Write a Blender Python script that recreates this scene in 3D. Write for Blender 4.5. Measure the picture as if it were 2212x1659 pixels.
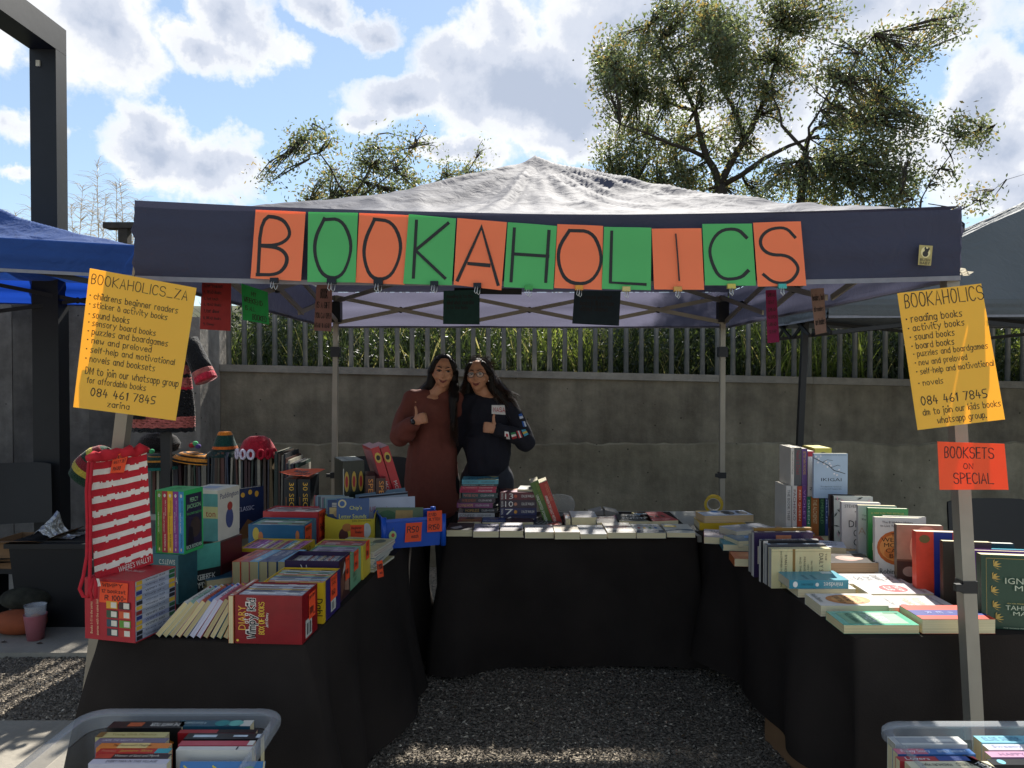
import bpy, bmesh, math, random
from mathutils import Vector, Matrix, noise
rnd = random.Random(7)
sc = bpy.context.scene
for o in list(bpy.data.objects): bpy.data.objects.remove(o)
R = math.radians
# ---------------------------------------------------------------- camera, sky, sun, exposure
CAMH = 1.62; F = 1640.0; CX = 1106.0; CY = 829.5; PITCH = math.atan(25.5 / 1640)
cam_d = bpy.data.cameras.new('camera'); cam = bpy.data.objects.new('camera', cam_d); sc.collection.objects.link(cam)
cam.location = (0, 0, CAMH); cam.rotation_euler = (R(90) - PITCH, 0, 0)
cam_d.sensor_width = 36; cam_d.lens = 36 * F / 2212; cam_d.clip_start = .02; cam_d.clip_end = 500
sc.camera = cam
SUN_EL, SUN_AZ = 41.5, 10.0       # azimuth to the right of the view direction (+Y)
sun_d = bpy.data.lights.new('sun', 'SUN'); sun = bpy.data.objects.new('sun', sun_d); sc.collection.objects.link(sun)
sun_d.energy = 4.6; sun_d.angle = R(.55); sun_d.color = (1, .95, .86)
sdir = Vector((math.sin(R(SUN_AZ)) * math.cos(R(SUN_EL)), math.cos(R(SUN_AZ)) * math.cos(R(SUN_EL)), math.sin(R(SUN_EL))))
sun.rotation_euler = sdir.to_track_quat('Z', 'Y').to_euler()
sc.view_settings.view_transform = 'Standard'; sc.view_settings.look = 'None'; sc.view_settings.gamma = 1
sc.view_settings.use_curve_mapping = False; sc.view_settings.exposure = EXPOSURE = 1.15
sc.render.engine = 'CYCLES'
sc.cycles.max_bounces = 8; sc.cycles.transparent_max_bounces = 12

def hx(s, k=1.0):
    s = s.lstrip('#'); c = [int(s[i:i + 2], 16) / 255 for i in (0, 2, 4)]
    return tuple(k * (x / 12.92 if x <= .04045 else ((x + .055) / 1.055) ** 2.4) for x in c)

# world: Nishita sky with procedural cumulus mixed in
w = bpy.data.worlds.new('World'); sc.world = w; w.use_nodes = True
nt = w.node_tree; nt.nodes.clear(); N = nt.nodes.new; L = nt.links.new
def inp(sock, v):
    if hasattr(v, 'is_linked'): L(v, sock)
    else: sock.default_value = v
def VM(op, a, b=None):
    n = N('ShaderNodeVectorMath'); n.operation = op; inp(n.inputs[0], a)
    if b is not None: inp(n.inputs[1], b)
    return n
def MM(op, a, b=None, c=None, clamp=False):
    n = N('ShaderNodeMath'); n.operation = op; n.use_clamp = clamp; inp(n.inputs[0], a)
    if b is not None: inp(n.inputs[1], b)
    if c is not None: inp(n.inputs[2], c)
    return n.outputs[0]
def ramp(f, pts, interp='LINEAR'):
    n = N('ShaderNodeValToRGB'); L(f, n.inputs[0]); e = n.color_ramp; e.interpolation = interp
    while len(e.elements) < len(pts): e.elements.new(.5)
    for q, (p, c) in zip(e.elements, pts):
        q.position = p; q.color = (c, c, c, 1) if isinstance(c, (int, float)) else (*c, 1)
    return n.outputs[0]
tc = N('ShaderNodeTexCoord'); d0 = tc.outputs['Generated']
sep = N('ShaderNodeSeparateXYZ'); L(d0, sep.inputs[0])
def wnoise(vec, scale, detail, rough=.55, dist=0.):
    n = N('ShaderNodeTexNoise'); L(vec, n.inputs['Vector']); n.inputs['Scale'].default_value = scale
    n.inputs['Detail'].default_value = detail; n.inputs['Roughness'].default_value = rough
    n.inputs['Distortion'].default_value = dist; return n
warp = wnoise(d0, 5.0, 8, .62)
off = VM('SCALE', VM('SUBTRACT', warp.outputs['Color'], (.5, .5, .5)).outputs[0]); off.inputs['Scale'].default_value = .16
dw = VM('ADD', d0, off.outputs[0]).outputs[0]
def dirof(px, py):
    v = Vector(((px - CX) / F, 1, -(py - 804) / F)); return v.normalized()
CL = [(195, 60, .085, .10, 1.1), (235, 120, .07, .08, 1.0), (15, 85, .04, .05, .9), (510, 60, .066, .055, 1.2), (550, 95, .05, .05, 1.1), (430, 135, .06, .035, .95), (500, 140, .05, .04, .9), (330, 295, .06, .045, 1.2), (320, 345, .085, .05, 1.2), (430, 370, .095, .055, 1.2), (500, 355, .05, .04, 1.0),
      (690, 20, .05, .028, .9), (780, 55, .05, .025, .8), (880, 200, .11, .035, 1.0), (1010, 130, .10, .05, 1.1), (1120, 60, .07, .07, 1.0), (1130, 190, .14, .08, 1.5), (1230, 230, .12, .07, 1.4), (800, 250, .06, .03, .9), (1200, 300, .09, .03, 1.0),
      (1450, 90, .20, .12, 1.3), (1800, 30, .20, .07, 1.1), (1620, 250, .15, .09, 1.0), (2130, 190, .07, .08, 1.4), (2160, 290, .09, .08, 1.4), (2200, 400, .10, .05, 1.1), (2000, 330, .07, .05, .9), (25, 270, .035, .025, .8), (20, 380, .03, .012, .7), (645, 325, .02, .01, .7), (500, 430, .03, .012, .8), (1000, 330, .08, .02, .8), (2070, 20, .07, .04, .7)]
mask = None
for (px, py, rx, rz, k) in CL:
    c = dirof(px, py)
    dl = VM('SUBTRACT', dw, tuple(c)).outputs[0]
    ln = VM('LENGTH', VM('MULTIPLY', dl, (1.5 / rx, 1.5 / rx, 1.5 / rz)).outputs[0]).outputs['Value']
    b = MM('MULTIPLY', MM('SUBTRACT', 1.35, ln), k * .6)
    if mask is None: mask = b
    else:
        n = N('ShaderNodeMath'); n.operation = 'SMOOTH_MAX'; L(mask, n.inputs[0]); L(b, n.inputs[1]); n.inputs[2].default_value = .10; mask = n.outputs[0]
flat = N('ShaderNodeCombineXYZ')
zz = MM('ADD', MM('ABSOLUTE', sep.outputs[2]), .35)
L(MM('DIVIDE', sep.outputs[0], zz), flat.inputs[0]); L(MM('DIVIDE', sep.outputs[1], zz), flat.inputs[1])
gen = wnoise(flat.outputs[0], 2.2, 8, .6)
g = MM('MULTIPLY', MM('SUBTRACT', gen.outputs['Fac'], .52), 4.0)
# the measured clouds rule in front of the camera, broken cumulus everywhere else
front = MM('MULTIPLY_ADD', sep.outputs[1], 6.0, -4.0, clamp=True)
lo = MM('MULTIPLY_ADD', sep.outputs[2], -5.0, 3.4, clamp=True)
fr = MM('MULTIPLY', front, lo)
dens = MM('ADD', MM('MULTIPLY', mask, fr), MM('MULTIPLY', g, MM('SUBTRACT', 1.0, fr)))
fine = wnoise(d0, 13.0, 10, .62)
dens = MM('ADD', dens, MM('MULTIPLY', MM('SUBTRACT', fine.outputs['Fac'], .5), 1.1))
cm = ramp(dens, [(.0, 0), (.10, .42), (.22, .85), (.36, 1)])
mid = wnoise(d0, 6.0, 6, .55)
shade = MM('ADD', dens, MM('MULTIPLY', MM('SUBTRACT', mid.outputs['Fac'], .5), .8))
ccol = ramp(shade, [(.0, (.90, .96, 1.0)), (.16, (1.05, 1.05, 1.05)), (.30, (.93, .95, .99)), (.5, (.70, .75, .86)), (.85, (.50, .57, .71))], 'EASE')
sky = N('ShaderNodeTexSky'); sky.sky_type = 'NISHITA'; sky.sun_disc = False; sky.sun_elevation = R(SUN_EL); sky.sun_rotation = R(SUN_AZ)
sky.dust_density = .1; sky.air_density = 1.0; sky.ozone_density = 2.0
pale = N('ShaderNodeMix'); pale.data_type = 'RGBA'; pale.inputs['Factor'].default_value = .38; L(sky.outputs[0], pale.inputs['A']); pale.inputs['B'].default_value = (3.6, 4.5, 5.4, 1)
skm = VM('SCALE', pale.outputs['Result']); skm.inputs['Scale'].default_value = .74
cl = VM('SCALE', ccol); cl.inputs['Scale'].default_value = 4.7
mx = N('ShaderNodeMix'); mx.data_type = 'RGBA'; L(cm, mx.inputs['Factor']); L(skm.outputs[0], mx.inputs['A']); L(cl.outputs[0], mx.inputs['B'])
bg = N('ShaderNodeBackground'); L(mx.outputs['Result'], bg.inputs[0]); bg.inputs[1].default_value = .10
wo = N('ShaderNodeOutputWorld'); L(bg.outputs[0], wo.inputs[0])

# ---------------------------------------------------------------- helpers
def ray(px, py):
    v = Vector(((px - CX) / F, 1.0, -(py - CY) / F))
    return Matrix.Rotation(-PITCH, 3, 'X') @ v
def at(px, py, Y):
    r = ray(px, py); return Vector((r.x / r.y * Y, Y, CAMH + r.z / r.y * Y))
def on(px, py, z):
    r = ray(px, py); k = (z - CAMH) / r.z; return Vector((r.x * k, r.y * k, z))

MATS = {}
def mat(col, rough=.55, noise_amt=.10, nscale=30., bump=0., bscale=60., transl=0., metal=0., alpha=1., spec=.4, kind='', key=None, col2=None, tcol=None, sheen=0.):
    if isinstance(col, str): col = hx(col)
    k = key or (tuple(round(c, 4) for c in col), rough, noise_amt, nscale, bump, bscale, transl, metal, alpha, spec, kind, col2, tcol, sheen)
    if k in MATS: return MATS[k]
    m = bpy.data.materials.new('material'); MATS[k] = m; m.use_nodes = True
    t = m.node_tree; p = t.nodes['Principled BSDF']; out = t.nodes['Material Output']
    nn = t.nodes.new; ll = t.links.new
    p.inputs['Roughness'].default_value = rough; p.inputs['Metallic'].default_value = metal
    p.inputs['Alpha'].default_value = alpha; p.inputs['Specular IOR Level'].default_value = spec
    if sheen: p.inputs['Sheen Weight'].default_value = sheen; p.inputs['Sheen Roughness'].default_value = .4
    co = nn('ShaderNodeTexCoord'); vec = co.outputs['Object']
    if kind == 'pages':
        mp = nn('ShaderNodeMapping'); mp.inputs['Scale'].default_value = (3, 3, 900); ll(vec, mp.inputs[0]); vec2 = mp.outputs[0]
    elif kind == 'streak':
        mp = nn('ShaderNodeMapping'); mp.inputs['Scale'].default_value = (1, 1, .12); ll(vec, mp.inputs[0]); vec2 = mp.outputs[0]
    else: vec2 = vec
    no = nn('ShaderNodeTexNoise'); ll(vec2, no.inputs['Vector']); no.inputs['Scale'].default_value = 1. if kind == 'pages' else nscale
    no.inputs['Detail'].default_value = 5
    mxn = nn('ShaderNodeMix'); mxn.data_type = 'RGBA'; mr = nn('ShaderNodeMapRange'); ll(no.outputs['Fac'], mr.inputs[0])
    mr.inputs[1].default_value = .3; mr.inputs[2].default_value = .7
    ll(mr.outputs[0], mxn.inputs['Factor'])
    c2 = col2 if col2 else tuple(c * (1 - noise_amt) for c in col); c1 = col if col2 else tuple(min(1, c * (1 + noise_amt)) for c in col)
    mxn.inputs['A'].default_value = (*c2, 1); mxn.inputs['B'].default_value = (*c1, 1)
    ll(mxn.outputs['Result'], p.inputs['Base Color'])
    if bump:
        b2 = nn('ShaderNodeTexNoise'); ll(vec, b2.inputs['Vector']); b2.inputs['Scale'].default_value = bscale; b2.inputs['Detail'].default_value = 6
        bp = nn('ShaderNodeBump'); bp.inputs['Strength'].default_value = bump; bp.inputs['Distance'].default_value = .01
        ll(b2.outputs['Fac'], bp.inputs['Height']); ll(bp.outputs[0], p.inputs['Normal'])
    if transl:
        tr = nn('ShaderNodeBsdfTranslucent'); ms = nn('ShaderNodeMixShader'); ms.inputs[0].default_value = transl
        if tcol: tr.inputs[0].default_value = (*tcol, 1)
        else: ll(mxn.outputs['Result'], tr.inputs[0])
        ll(p.outputs[0], ms.inputs[1]); ll(tr.outputs[0], ms.inputs[2]); ll(ms.outputs[0], out.inputs[0])
    return m

class MB:
    def __init__(s): s.v = []; s.f = []; s.m = []; s.mats = []
    def mi(s, m):
        if isinstance(m, str): m = mat(m)
        if m not in s.mats: s.mats.append(m)
        return s.mats.index(m)
    def add(s, vs, fs, m, M=None):
        b = len(s.v); i = s.mi(m)
        s.v += [tuple(M @ Vector(v)) if M is not None else tuple(v) for v in vs]
        for f in fs: s.f.append([b + j for j in f]); s.m.append(i)
    def box(s, a, b, m, M=None):
        x0, y0, z0 = a; x1, y1, z1 = b
        s.add([(x0, y0, z0), (x1, y0, z0), (x1, y1, z0), (x0, y1, z0), (x0, y0, z1), (x1, y0, z1), (x1, y1, z1), (x0, y1, z1)],
              [(0, 3, 2, 1), (4, 5, 6, 7), (0, 1, 5, 4), (1, 2, 6, 5), (2, 3, 7, 6), (3, 0, 4, 7)], m, M)
    def tube(s, pts, rad, m, n=8, caps=True, M=None, sq=1.0):
        pts = [Vector(p) for p in pts]; k = len(pts)
        if not hasattr(rad, '__len__'): rad = [rad] * k
        vs = []; up = None
        for i, p in enumerate(pts):
            t = (pts[min(i + 1, k - 1)] - pts[max(i - 1, 0)])
            if t.length < 1e-9: t = Vector((0, 0, 1))
            t.normalize()
            if up is None: up = t.orthogonal().normalized()
            up = (up - t * up.dot(t))
            if up.length < 1e-6: up = t.orthogonal()
            up.normalize(); sd = t.cross(up)
            for j in range(n):
                a = 2 * math.pi * (j + .5) / n
                vs.append(p + (up * math.cos(a) + sd * math.sin(a) * sq) * rad[i])
        fs = [(i * n + j, i * n + (j + 1) % n, (i + 1) * n + (j + 1) % n, (i + 1) * n + j) for i in range(k - 1) for j in range(n)]
        if caps: fs += [tuple(range(n - 1, -1, -1)), tuple((k - 1) * n + j for j in range(n))]
        s.add(vs, fs, m, M)
    def beam(s, p0, p1, wx, wz, m, upv=(0, 0, 1)):
        p0 = Vector(p0); p1 = Vector(p1); t = (p1 - p0).normalized(); u = Vector(upv)
        if abs(t.dot(u)) > .95: u = Vector((0, 1, 0))
        sd = t.cross(u).normalized(); u = sd.cross(t)
        vs = [p + sd * a * wx / 2 + u * b * wz / 2 for p in (p0, p1) for a, b in ((-1, -1), (1, -1), (1, 1), (-1, 1))]
        s.add(vs, [(0, 1, 2, 3), (7, 6, 5, 4), (0, 4, 5, 1), (1, 5, 6, 2), (2, 6, 7, 3), (3, 7, 4, 0)], m)
    def ell(s, c, r, m, M=None, nu=14, nv=9, rot=None):
        vs = []
        for i in range(nv + 1):
            th = math.pi * i / nv
            for j in range(nu):
                ph = 2 * math.pi * j / nu
                q = Vector((r[0] * math.sin(th) * math.cos(ph), r[1] * math.sin(th) * math.sin(ph), r[2] * math.cos(th)))
                if rot is not None: q = rot @ q
                vs.append(q + Vector(c))
        fs = [(i * nu + j, (i + 1) * nu + j, (i + 1) * nu + (j + 1) % nu, i * nu + (j + 1) % nu) for i in range(nv) for j in range(nu)]
        s.add(vs, fs, m, M)
    def cap(s, p0, p1, r0, r1, m, n=12):
        p0 = Vector(p0); p1 = Vector(p1); t = (p1 - p0).normalized()
        P = []; Q = []
        for a in (80, 55, 30, 0): P.append(p0 - t * r0 * math.sin(R(a))); Q.append(r0 * math.cos(R(a)))
        for a in (0, 30, 55, 80): P.append(p1 + t * r1 * math.sin(R(a))); Q.append(r1 * math.cos(R(a)))
        s.tube(P, Q, m, n)
    def lathe(s, prof, m, c=(0, 0, 0), n=24, M=None):
        vs = [(c[0] + r * math.cos(2 * math.pi * j / n), c[1] + r * math.sin(2 * math.pi * j / n), c[2] + z) for r, z in prof for j in range(n)]
        s.add(vs, [(i * n + j, i * n + (j + 1) % n, (i + 1) * n + (j + 1) % n, (i + 1) * n + j) for i in range(len(prof) - 1) for j in range(n)], m, M)
    def build(s, name, parent=None, smooth=False, auto=None, **tags):
        me = bpy.data.meshes.new(name); me.from_pydata(s.v, [], s.f)
        for m in s.mats: me.materials.append(m)
        if len(s.mats) > 1: me.polygons.foreach_set('material_index', s.m)
        if smooth: me.polygons.foreach_set('use_smooth', [True] * len(s.f))
        me.update(); return link(name, me, parent, **tags)
def link(name, data, parent=None, **tags):
    o = bpy.data.objects.new(name, data); sc.collection.objects.link(o)
    if parent is not None: o.parent = parent
    tag(o, **tags); return o
def tag(o, label=None, cat=None, group=None, kind=None):
    if label: o['label'] = label
    if cat: o['category'] = cat
    if group: o['group'] = group
    if kind: o['kind'] = kind
    return o
def empty(name, M=None, label=None, cat=None, group=None):
    o = bpy.data.objects.new(name, None); sc.collection.objects.link(o); o.empty_display_size = .05
    if M is not None: o.matrix_world = M if isinstance(M, Matrix) else Matrix.Translation(M)
    return tag(o, label, cat, group)
def fresh(o):   # after scaling/smoothing etc.
    return o
def bake_remesh(mb, vox, name, parent, it=3, fac=.5, **tags):
    tmp = mb.build('blank'); mod = tmp.modifiers.new('r', 'REMESH'); mod.mode = 'VOXEL'; mod.voxel_size = vox
    bpy.context.view_layer.update(); dg = bpy.context.evaluated_depsgraph_get()
    me = bpy.data.meshes.new_from_object(tmp.evaluated_get(dg)); bpy.data.objects.remove(tmp)
    bm = bmesh.new(); bm.from_mesh(me)
    for _ in range(it): bmesh.ops.smooth_vert(bm, verts=bm.verts, factor=fac, use_axis_x=True, use_axis_y=True, use_axis_z=True)
    for f in bm.faces: f.smooth = True
    bm.to_mesh(me); bm.free(); me.materials.clear()
    for m in mb.mats[:1]: me.materials.append(m)
    me.name = name
    return link(name, me, parent, **tags)

# hand-lettering: single-stroke glyphs on a grid (baseline 2, x-height 6, capitals 8)
GL = {'A': '022842 1434', 'B': '02082837362505 052534332202', 'C': '4738180604123243', 'D': '0208 082846442202', 'E': '38080232 0535', 'F': '380802 0535', 'G': '47381806041232434525',
 'H': '0208 4248 0545', 'I': '0208', 'J': '4843321203', 'K': '0208 480542', 'L': '080242', 'M': '0208244842', 'N': '02084248', 'O': '180604123244463818', 'P': '0208 082847462505',
 'Q': '180604123244463818 2442', 'R': '0208 082847462505 2542', 'S': '473818070615354443321203', 'T': '0848 2822', 'U': '080312324348', 'V': '082248', 'W': '0812263248', 'X': '0842 4802', 'Y': '0825 482522',
 'Z': '08480242', 'a': '3526160503122233 3632', 'b': '0802 0516263533221203', 'c': '3526160503122233', 'd': '3526160503122233 3832', 'e': '04343526160503122233', 'f': '281712 0626',
 'g': '3526160503122233 36312000', 'h': '0802 0516263532', 'i': '0602 0808', 'j': '161100 1818', 'k': '0802 360432', 'l': '0802', 'm': '0602 05162522 25364542', 'n': '0602 0516263532',
 'o': '160503122233352616', 'p': '0600 0516263533221203', 'q': '3526160503122233 3630', 'r': '0602 051626', 's': '361605332202', 't': '18132232 0636', 'u': '060312223336 3632', 'v': '062246',
 'w': '0612243246', 'x': '0632 3602', 'y': '0623 4610', 'z': '06360232', '0': '180604122234362818', '1': '071812', '2': '07182837360232', '3': '08381534332202', '4': '180434 2622',
 '5': '3808052534332202', '6': '280503122233342504', '7': '083812', '8': '15060718283736251504031222333425', '9': '361506071828373422', '.': '0202', '-': '0525', '_': '0242', '&': '323607182705031223',
 '*': '0505', '?': '0718283725 2424 2222', "'": '0807', ':': '0303 0606', ',': '0201', '/': '0238'}
SHARP = set('AEFHIKLMNTVWXYZvwxzk1427tily')
def strokes(text):
    out = []; x = 0.
    for ch in text:
        if ch == ' ': x += 3.2; continue
        g = GL.get(ch)
        if not g: x += 2; continue
        wd = 0
        for pl in g.split():
            p = [(int(pl[i]), int(pl[i + 1])) for i in range(0, len(pl) - 1, 2)]
            wd = max(wd, max(a for a, b in p))
            p = [(x + a + rnd.uniform(-.12, .12), b - 2 + rnd.uniform(-.12, .12)) for a, b in p]
            if len(p) >= 5 and ch not in SHARP:
                for _ in range(2):
                    q = [p[0]]
                    for u, v in zip(p, p[1:]):
                        q += [(u[0] * .75 + v[0] * .25, u[1] * .75 + v[1] * .25), (u[0] * .25 + v[0] * .75, u[1] * .25 + v[1] * .75)]
                    p = q + [p[-1]]
            out.append(p)
        x += wd + 1.6
    return out, x - 1.6
def ribbon(mb, pts, wd, z, m, M, fn):
    P = [Vector(fn(a, b)) for a, b in pts]
    if (P[0] - P[-1]).length < wd * .8 and len(P) == 2:
        c = P[0]; mb.add([(c.x - wd, c.y - wd, z), (c.x + wd, c.y - wd, z), (c.x + wd, c.y + wd, z), (c.x - wd, c.y + wd, z)], [(0, 1, 2, 3)], m, M); return
    vs = []
    for i, p in enumerate(P):
        a = P[max(i - 1, 0)]; b = P[min(i + 1, len(P) - 1)]; t = (b - a)
        if t.length < 1e-9: t = Vector((1, 0))
        t.normalize(); n = Vector((-t.y, t.x)); k = 1 + .22 * noise.noise(Vector((p.x / wd * .13, p.y / wd * .13, len(P))))
        if 0 < i < len(P) - 1:
            t1 = (p - a).normalized(); k *= min(1.6, 1 / max(.4, abs(t1.dot(t))))
        e = t * wd * .4 if i == len(P) - 1 else (-t * wd * .4 if i == 0 else Vector((0, 0)))
        vs += [(p.x + n.x * wd / 2 * k + e.x, p.y + n.y * wd / 2 * k + e.y, z), (p.x - n.x * wd / 2 * k + e.x, p.y - n.y * wd / 2 * k + e.y, z)]
    mb.add(vs, [(2 * i, 2 * i + 1, 2 * i + 3, 2 * i + 2) for i in range(len(P) - 1)], m, M)
_TX = {}
def textmesh(s):
    if s not in _TX:
        c = bpy.data.curves.new('lettering', 'FONT'); c.body = s; c.resolution_u = 2; c.fill_mode = 'FRONT' if False else 'BOTH'
        o = bpy.data.objects.new('lettering', c); me = bpy.data.meshes.new_from_object(o)
        v = [tuple(q.co) for q in me.vertices]; f = [tuple(p.vertices) for p in me.polygons]
        bpy.data.objects.remove(o); bpy.data.curves.remove(c); bpy.data.meshes.remove(me)
        if not v: v = [(0, 0, 0)]
        x0 = min(a[0] for a in v); x1 = max(a[0] for a in v); y0 = min(a[1] for a in v); y1 = max(a[1] for a in v)
        _TX[s] = ([((a - x0) / max(x1 - x0, 1e-6), (b - y0) / max(y1 - y0, 1e-6)) for a, b, c_ in v], f)
    return _TX[s]
def deco(mb, O, U, V, items):
    """flat print on a face: origin O, full width vector U, full height vector V; items in 0..1 face coordinates"""
    O = Vector(O); U = Vector(U); V = Vector(V); n = U.cross(V).normalized()
    for i, it in enumerate(items):
        k = it[0]; e = n * (.0005 + .00018 * i)
        def P(a, b): return O + U * a + V * b + e
        if k in 'TH':
            _, s, u0, v0, u1, v1, col = it[:7]; rot = it[7] if len(it) > 7 else 0
            def Q(a, b):
                if rot == 90: a, b = b, 1 - a
                elif rot == -90: a, b = 1 - b, a
                elif rot == 180: a, b = 1 - a, 1 - b
                return P(u0 + (u1 - u0) * a, v0 + (v1 - v0) * b)
            m = col if not isinstance(col, str) else mat(col, .5)
            if k == 'T':
                v, f = textmesh(s); mb.add([Q(a, b) for a, b in v], f, m)
            else:
                st, wd = strokes(s); asc = 8.0 if any(c in 'gjpqy' for c in s) else 6.0; dsc = 2. if asc > 7 else 0.
                lw = it[8] if len(it) > 8 else .9
                W_ = (u1 - u0) * U.length if rot in (0, 180) else (v1 - v0) * V.length
                H_ = (v1 - v0) * V.length if rot in (0, 180) else (u1 - u0) * U.length
                tmp = MB(); sx = W_ / wd; sy = H_ / asc; lwm = lw * (sx * sy) ** .5
                for q, p in enumerate(st): ribbon(tmp, p, lwm, 0.00006 * (q % 2), m, None, lambda a, b: (a * sx, (b + dsc) * sy))
                mb.add([Q(x / W_, y / H_) + n * z for x, y, z in tmp.v], tmp.f, m)
        elif k == 'R':
            _, u0, v0, u1, v1, col = it; mb.add([P(u0, v0), P(u1, v0), P(u1, v1), P(u0, v1)], [(0, 1, 2, 3)], mat(col, .45) if isinstance(col, str) else col)
        elif k == 'E':
            _, u0, v0, u1, v1, col = it; c = ((u0 + u1) / 2, (v0 + v1) / 2); r = ((u1 - u0) / 2, (v1 - v0) / 2)
            mb.add([P(c[0] + r[0] * math.cos(2 * math.pi * j / 20), c[1] + r[1] * math.sin(2 * math.pi * j / 20)) for j in range(20)], [tuple(range(20))], mat(col, .45) if isinstance(col, str) else col)
        elif k == 'P':
            _, pts, col = it; mb.add([P(a, b) for a, b in pts], [tuple(range(len(pts)))], mat(col, .45) if isinstance(col, str) else col)
        elif k == 'L':
            _, pts, wd, col = it; m = mat(col, .5) if isinstance(col, str) else col
            tmp = MB(); ribbon(tmp, pts, wd, 0, m, None, lambda a, b: (a * U.length, b * V.length))
            mb.add([P(x / U.length, y / V.length) + n * z for x, y, z in tmp.v], tmp.f, m)
AX = {'A': 0, 'B': 1, 'C': 2}
def frame(px, py, z, ang, Y=None, x=None):
    """ground frame: origin at the middle of the near bottom edge, A along, B away, C up"""
    if x is not None: o = Vector((x, Y, z))
    elif Y is None: o = on(px, py, z)
    else: o = Vector((at(px, 0, Y).x, Y, z))
    return Matrix.Translation(o) @ Matrix.Rotation(R(ang), 4, 'Z')
def axmat(Fm, dims, ax):
    """map a book's own x (spine to fore edge), y (foot to head), z (back to front) onto A, B, C of frame Fm"""
    W, D, Hh = dims; base = {'A': (Vector((1, 0, 0)), W, -W / 2), 'B': (Vector((0, 1, 0)), D, 0.), 'C': (Vector((0, 0, 1)), Hh, 0.)}
    o = Vector((0, 0, 0)); cols = []; sz = []
    for a in ax.split():
        neg = a[0] == '-'; v, ln, st = base[a[-1]]
        cols.append(-v if neg else v); sz.append(ln); o += v * (st + (ln if neg else 0))
    M = Matrix((cols[0], cols[1], cols[2])).transposed().to_4x4(); M.translation = o
    return Fm @ M, sz
PAGES = lambda c='#d8cba4': mat(c, .85, .16, kind='pages')
FACES = {'front': lambda w, h, t: ((0, 0, t), (w, 0, 0), (0, h, 0)), 'back': lambda w, h, t: ((w, 0, 0), (-w, 0, 0), (0, h, 0)), 'spine': lambda w, h, t: ((0, h, 0), (0, -h, 0), (0, 0, t)),
         'head': lambda w, h, t: ((0, h, t), (w, 0, 0), (0, 0, -t))}
def autoart(label, cover):
    r = random.Random(label); c = hx(cover) if isinstance(cover, str) else (.3, .3, .3); lum = sum(c) / 3
    lt = r.choice(['#d8d0c0', '#c9b27a', '#b8c4cc']) if lum < .35 else r.choice(['#3a3a44', '#7a3a34', '#4a5f7a']); c2 = r.choice(['#7a8a94', '#a86a4a', '#5f7a6a', '#8a7a9a', '#c0a870'])
    a = r.uniform(.3, .5); out = [('front', 'R', .06, a, .94, a + r.uniform(.2, .35), c2), ('front', 'E', .2, a - .18, r.uniform(.5, .8), a + .2, r.choice(['#4a4a50', '#b89a6a', '#6a8aa4']))]
    for k in range(3): out.append(('front', 'R', .15, .84 - .06 * k, r.uniform(.5, .88), .87 - .06 * k, lt))
    out.append(('front', 'R', .3, .06, .7, .09, lt)); out += [('spine', 'R', .1, .3, r.uniform(.35, .5), .7, lt), ('spine', 'R', .62, .35, r.uniform(.75, .85), .65, lt), ('spine', 'R', .92, .2, .97, .8, lt)]
    return out
def book(M, sz, cover, label, items=(), pages='#d8cba4', hard=False, group=None, spinecol=None, curl=0., parent=None, name='book', rough=.32, tilt=None, cat='book'):
    """a book of its own: cover (two boards and a spine), page block and printed lettering"""
    w_, h, t = sz; c = .0022 if hard else .0007; ins = .003 if hard else .0008
    root = empty(name, M, label, cat, group) if parent is None else parent
    cm_ = cover if not isinstance(cover, str) else mat(cover, rough, .06, 12, bump=.04, bscale=25)
    sm = cm_ if spinecol is None else mat(spinecol, rough, .06, 12)
    b = MB(); b.box((c, 0, t - c), (w_, h, t), cm_); b.box((c, 0, 0), (w_, h, c), cm_); b.box((0, 0, 0), (c - .0001, h, t), sm)
    b.build('cover', root)
    p = MB(); p.box((c + .0001, ins, c + .0001), (w_ - ins, h - ins, t - c - .0001), PAGES(pages)); p.build('pages', root)
    byf = {}; items = list(items)
    if not any(i_[0] == 'front' for i_ in items): items = [i_ for i_ in autoart(label, cover) if i_[0] == 'front' or not any(q[0] == 'spine' for q in items)] + items
    for it in items: byf.setdefault(it[0], []).append(it[1:])
    if byf:
        d = MB()
        for f, its in byf.items():
            O, U, V = FACES[f](w_, h, t); deco(d, O, U, V, its)
        d.build('lettering', root)
    return root
def lay(px, py, z, ang, W, D, t, cover, label, items=(), o='N', **k):
    """a book lying face up, near bottom edge centred on pixel (px,py) of the plane z; o: where its head points"""
    ax = {'N': 'A B C', 'S': '-A -B C', 'E': '-B A C', 'W': 'B -A C'}[o]
    M, sz = axmat(frame(px, py, z, ang), (W, D, t), ax)
    return book(M, sz, cover, label, items, **k)
def stand(px, py, z, ang, W, Hh, t, cover, label, items=(), o='U', Y=None, x=None, lean=0., **k):
    """a book standing; o U: cover to the viewer upright, L/R: on its side, S: spine to the viewer"""
    ax = {'U': 'A C -B', 'L': '-C A -B', 'R': 'C -A -B', 'S': 'B C A', 'Z': 'B -C -A'}[o]
    Fm = frame(px, py, z, ang, Y, x)
    if lean: Fm = Fm @ Matrix.Rotation(R(lean), 4, 'X')
    dims = (W, t, Hh) if o in 'ULR' else (t, W, Hh)
    M, sz = axmat(Fm, dims, ax); return book(M, sz, cover, label, items, **k)
def block_faces(W, D, Hh):
    return {'F': ((-W / 2, 0, 0), (W, 0, 0), (0, 0, Hh)), 'R': ((W / 2, 0, 0), (0, D, 0), (0, 0, Hh)), 'U': ((-W / 2, 0, Hh), (W, 0, 0), (0, D, 0)), 'L': ((-W / 2, D, 0), (0, -D, 0), (0, 0, Hh))}
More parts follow.
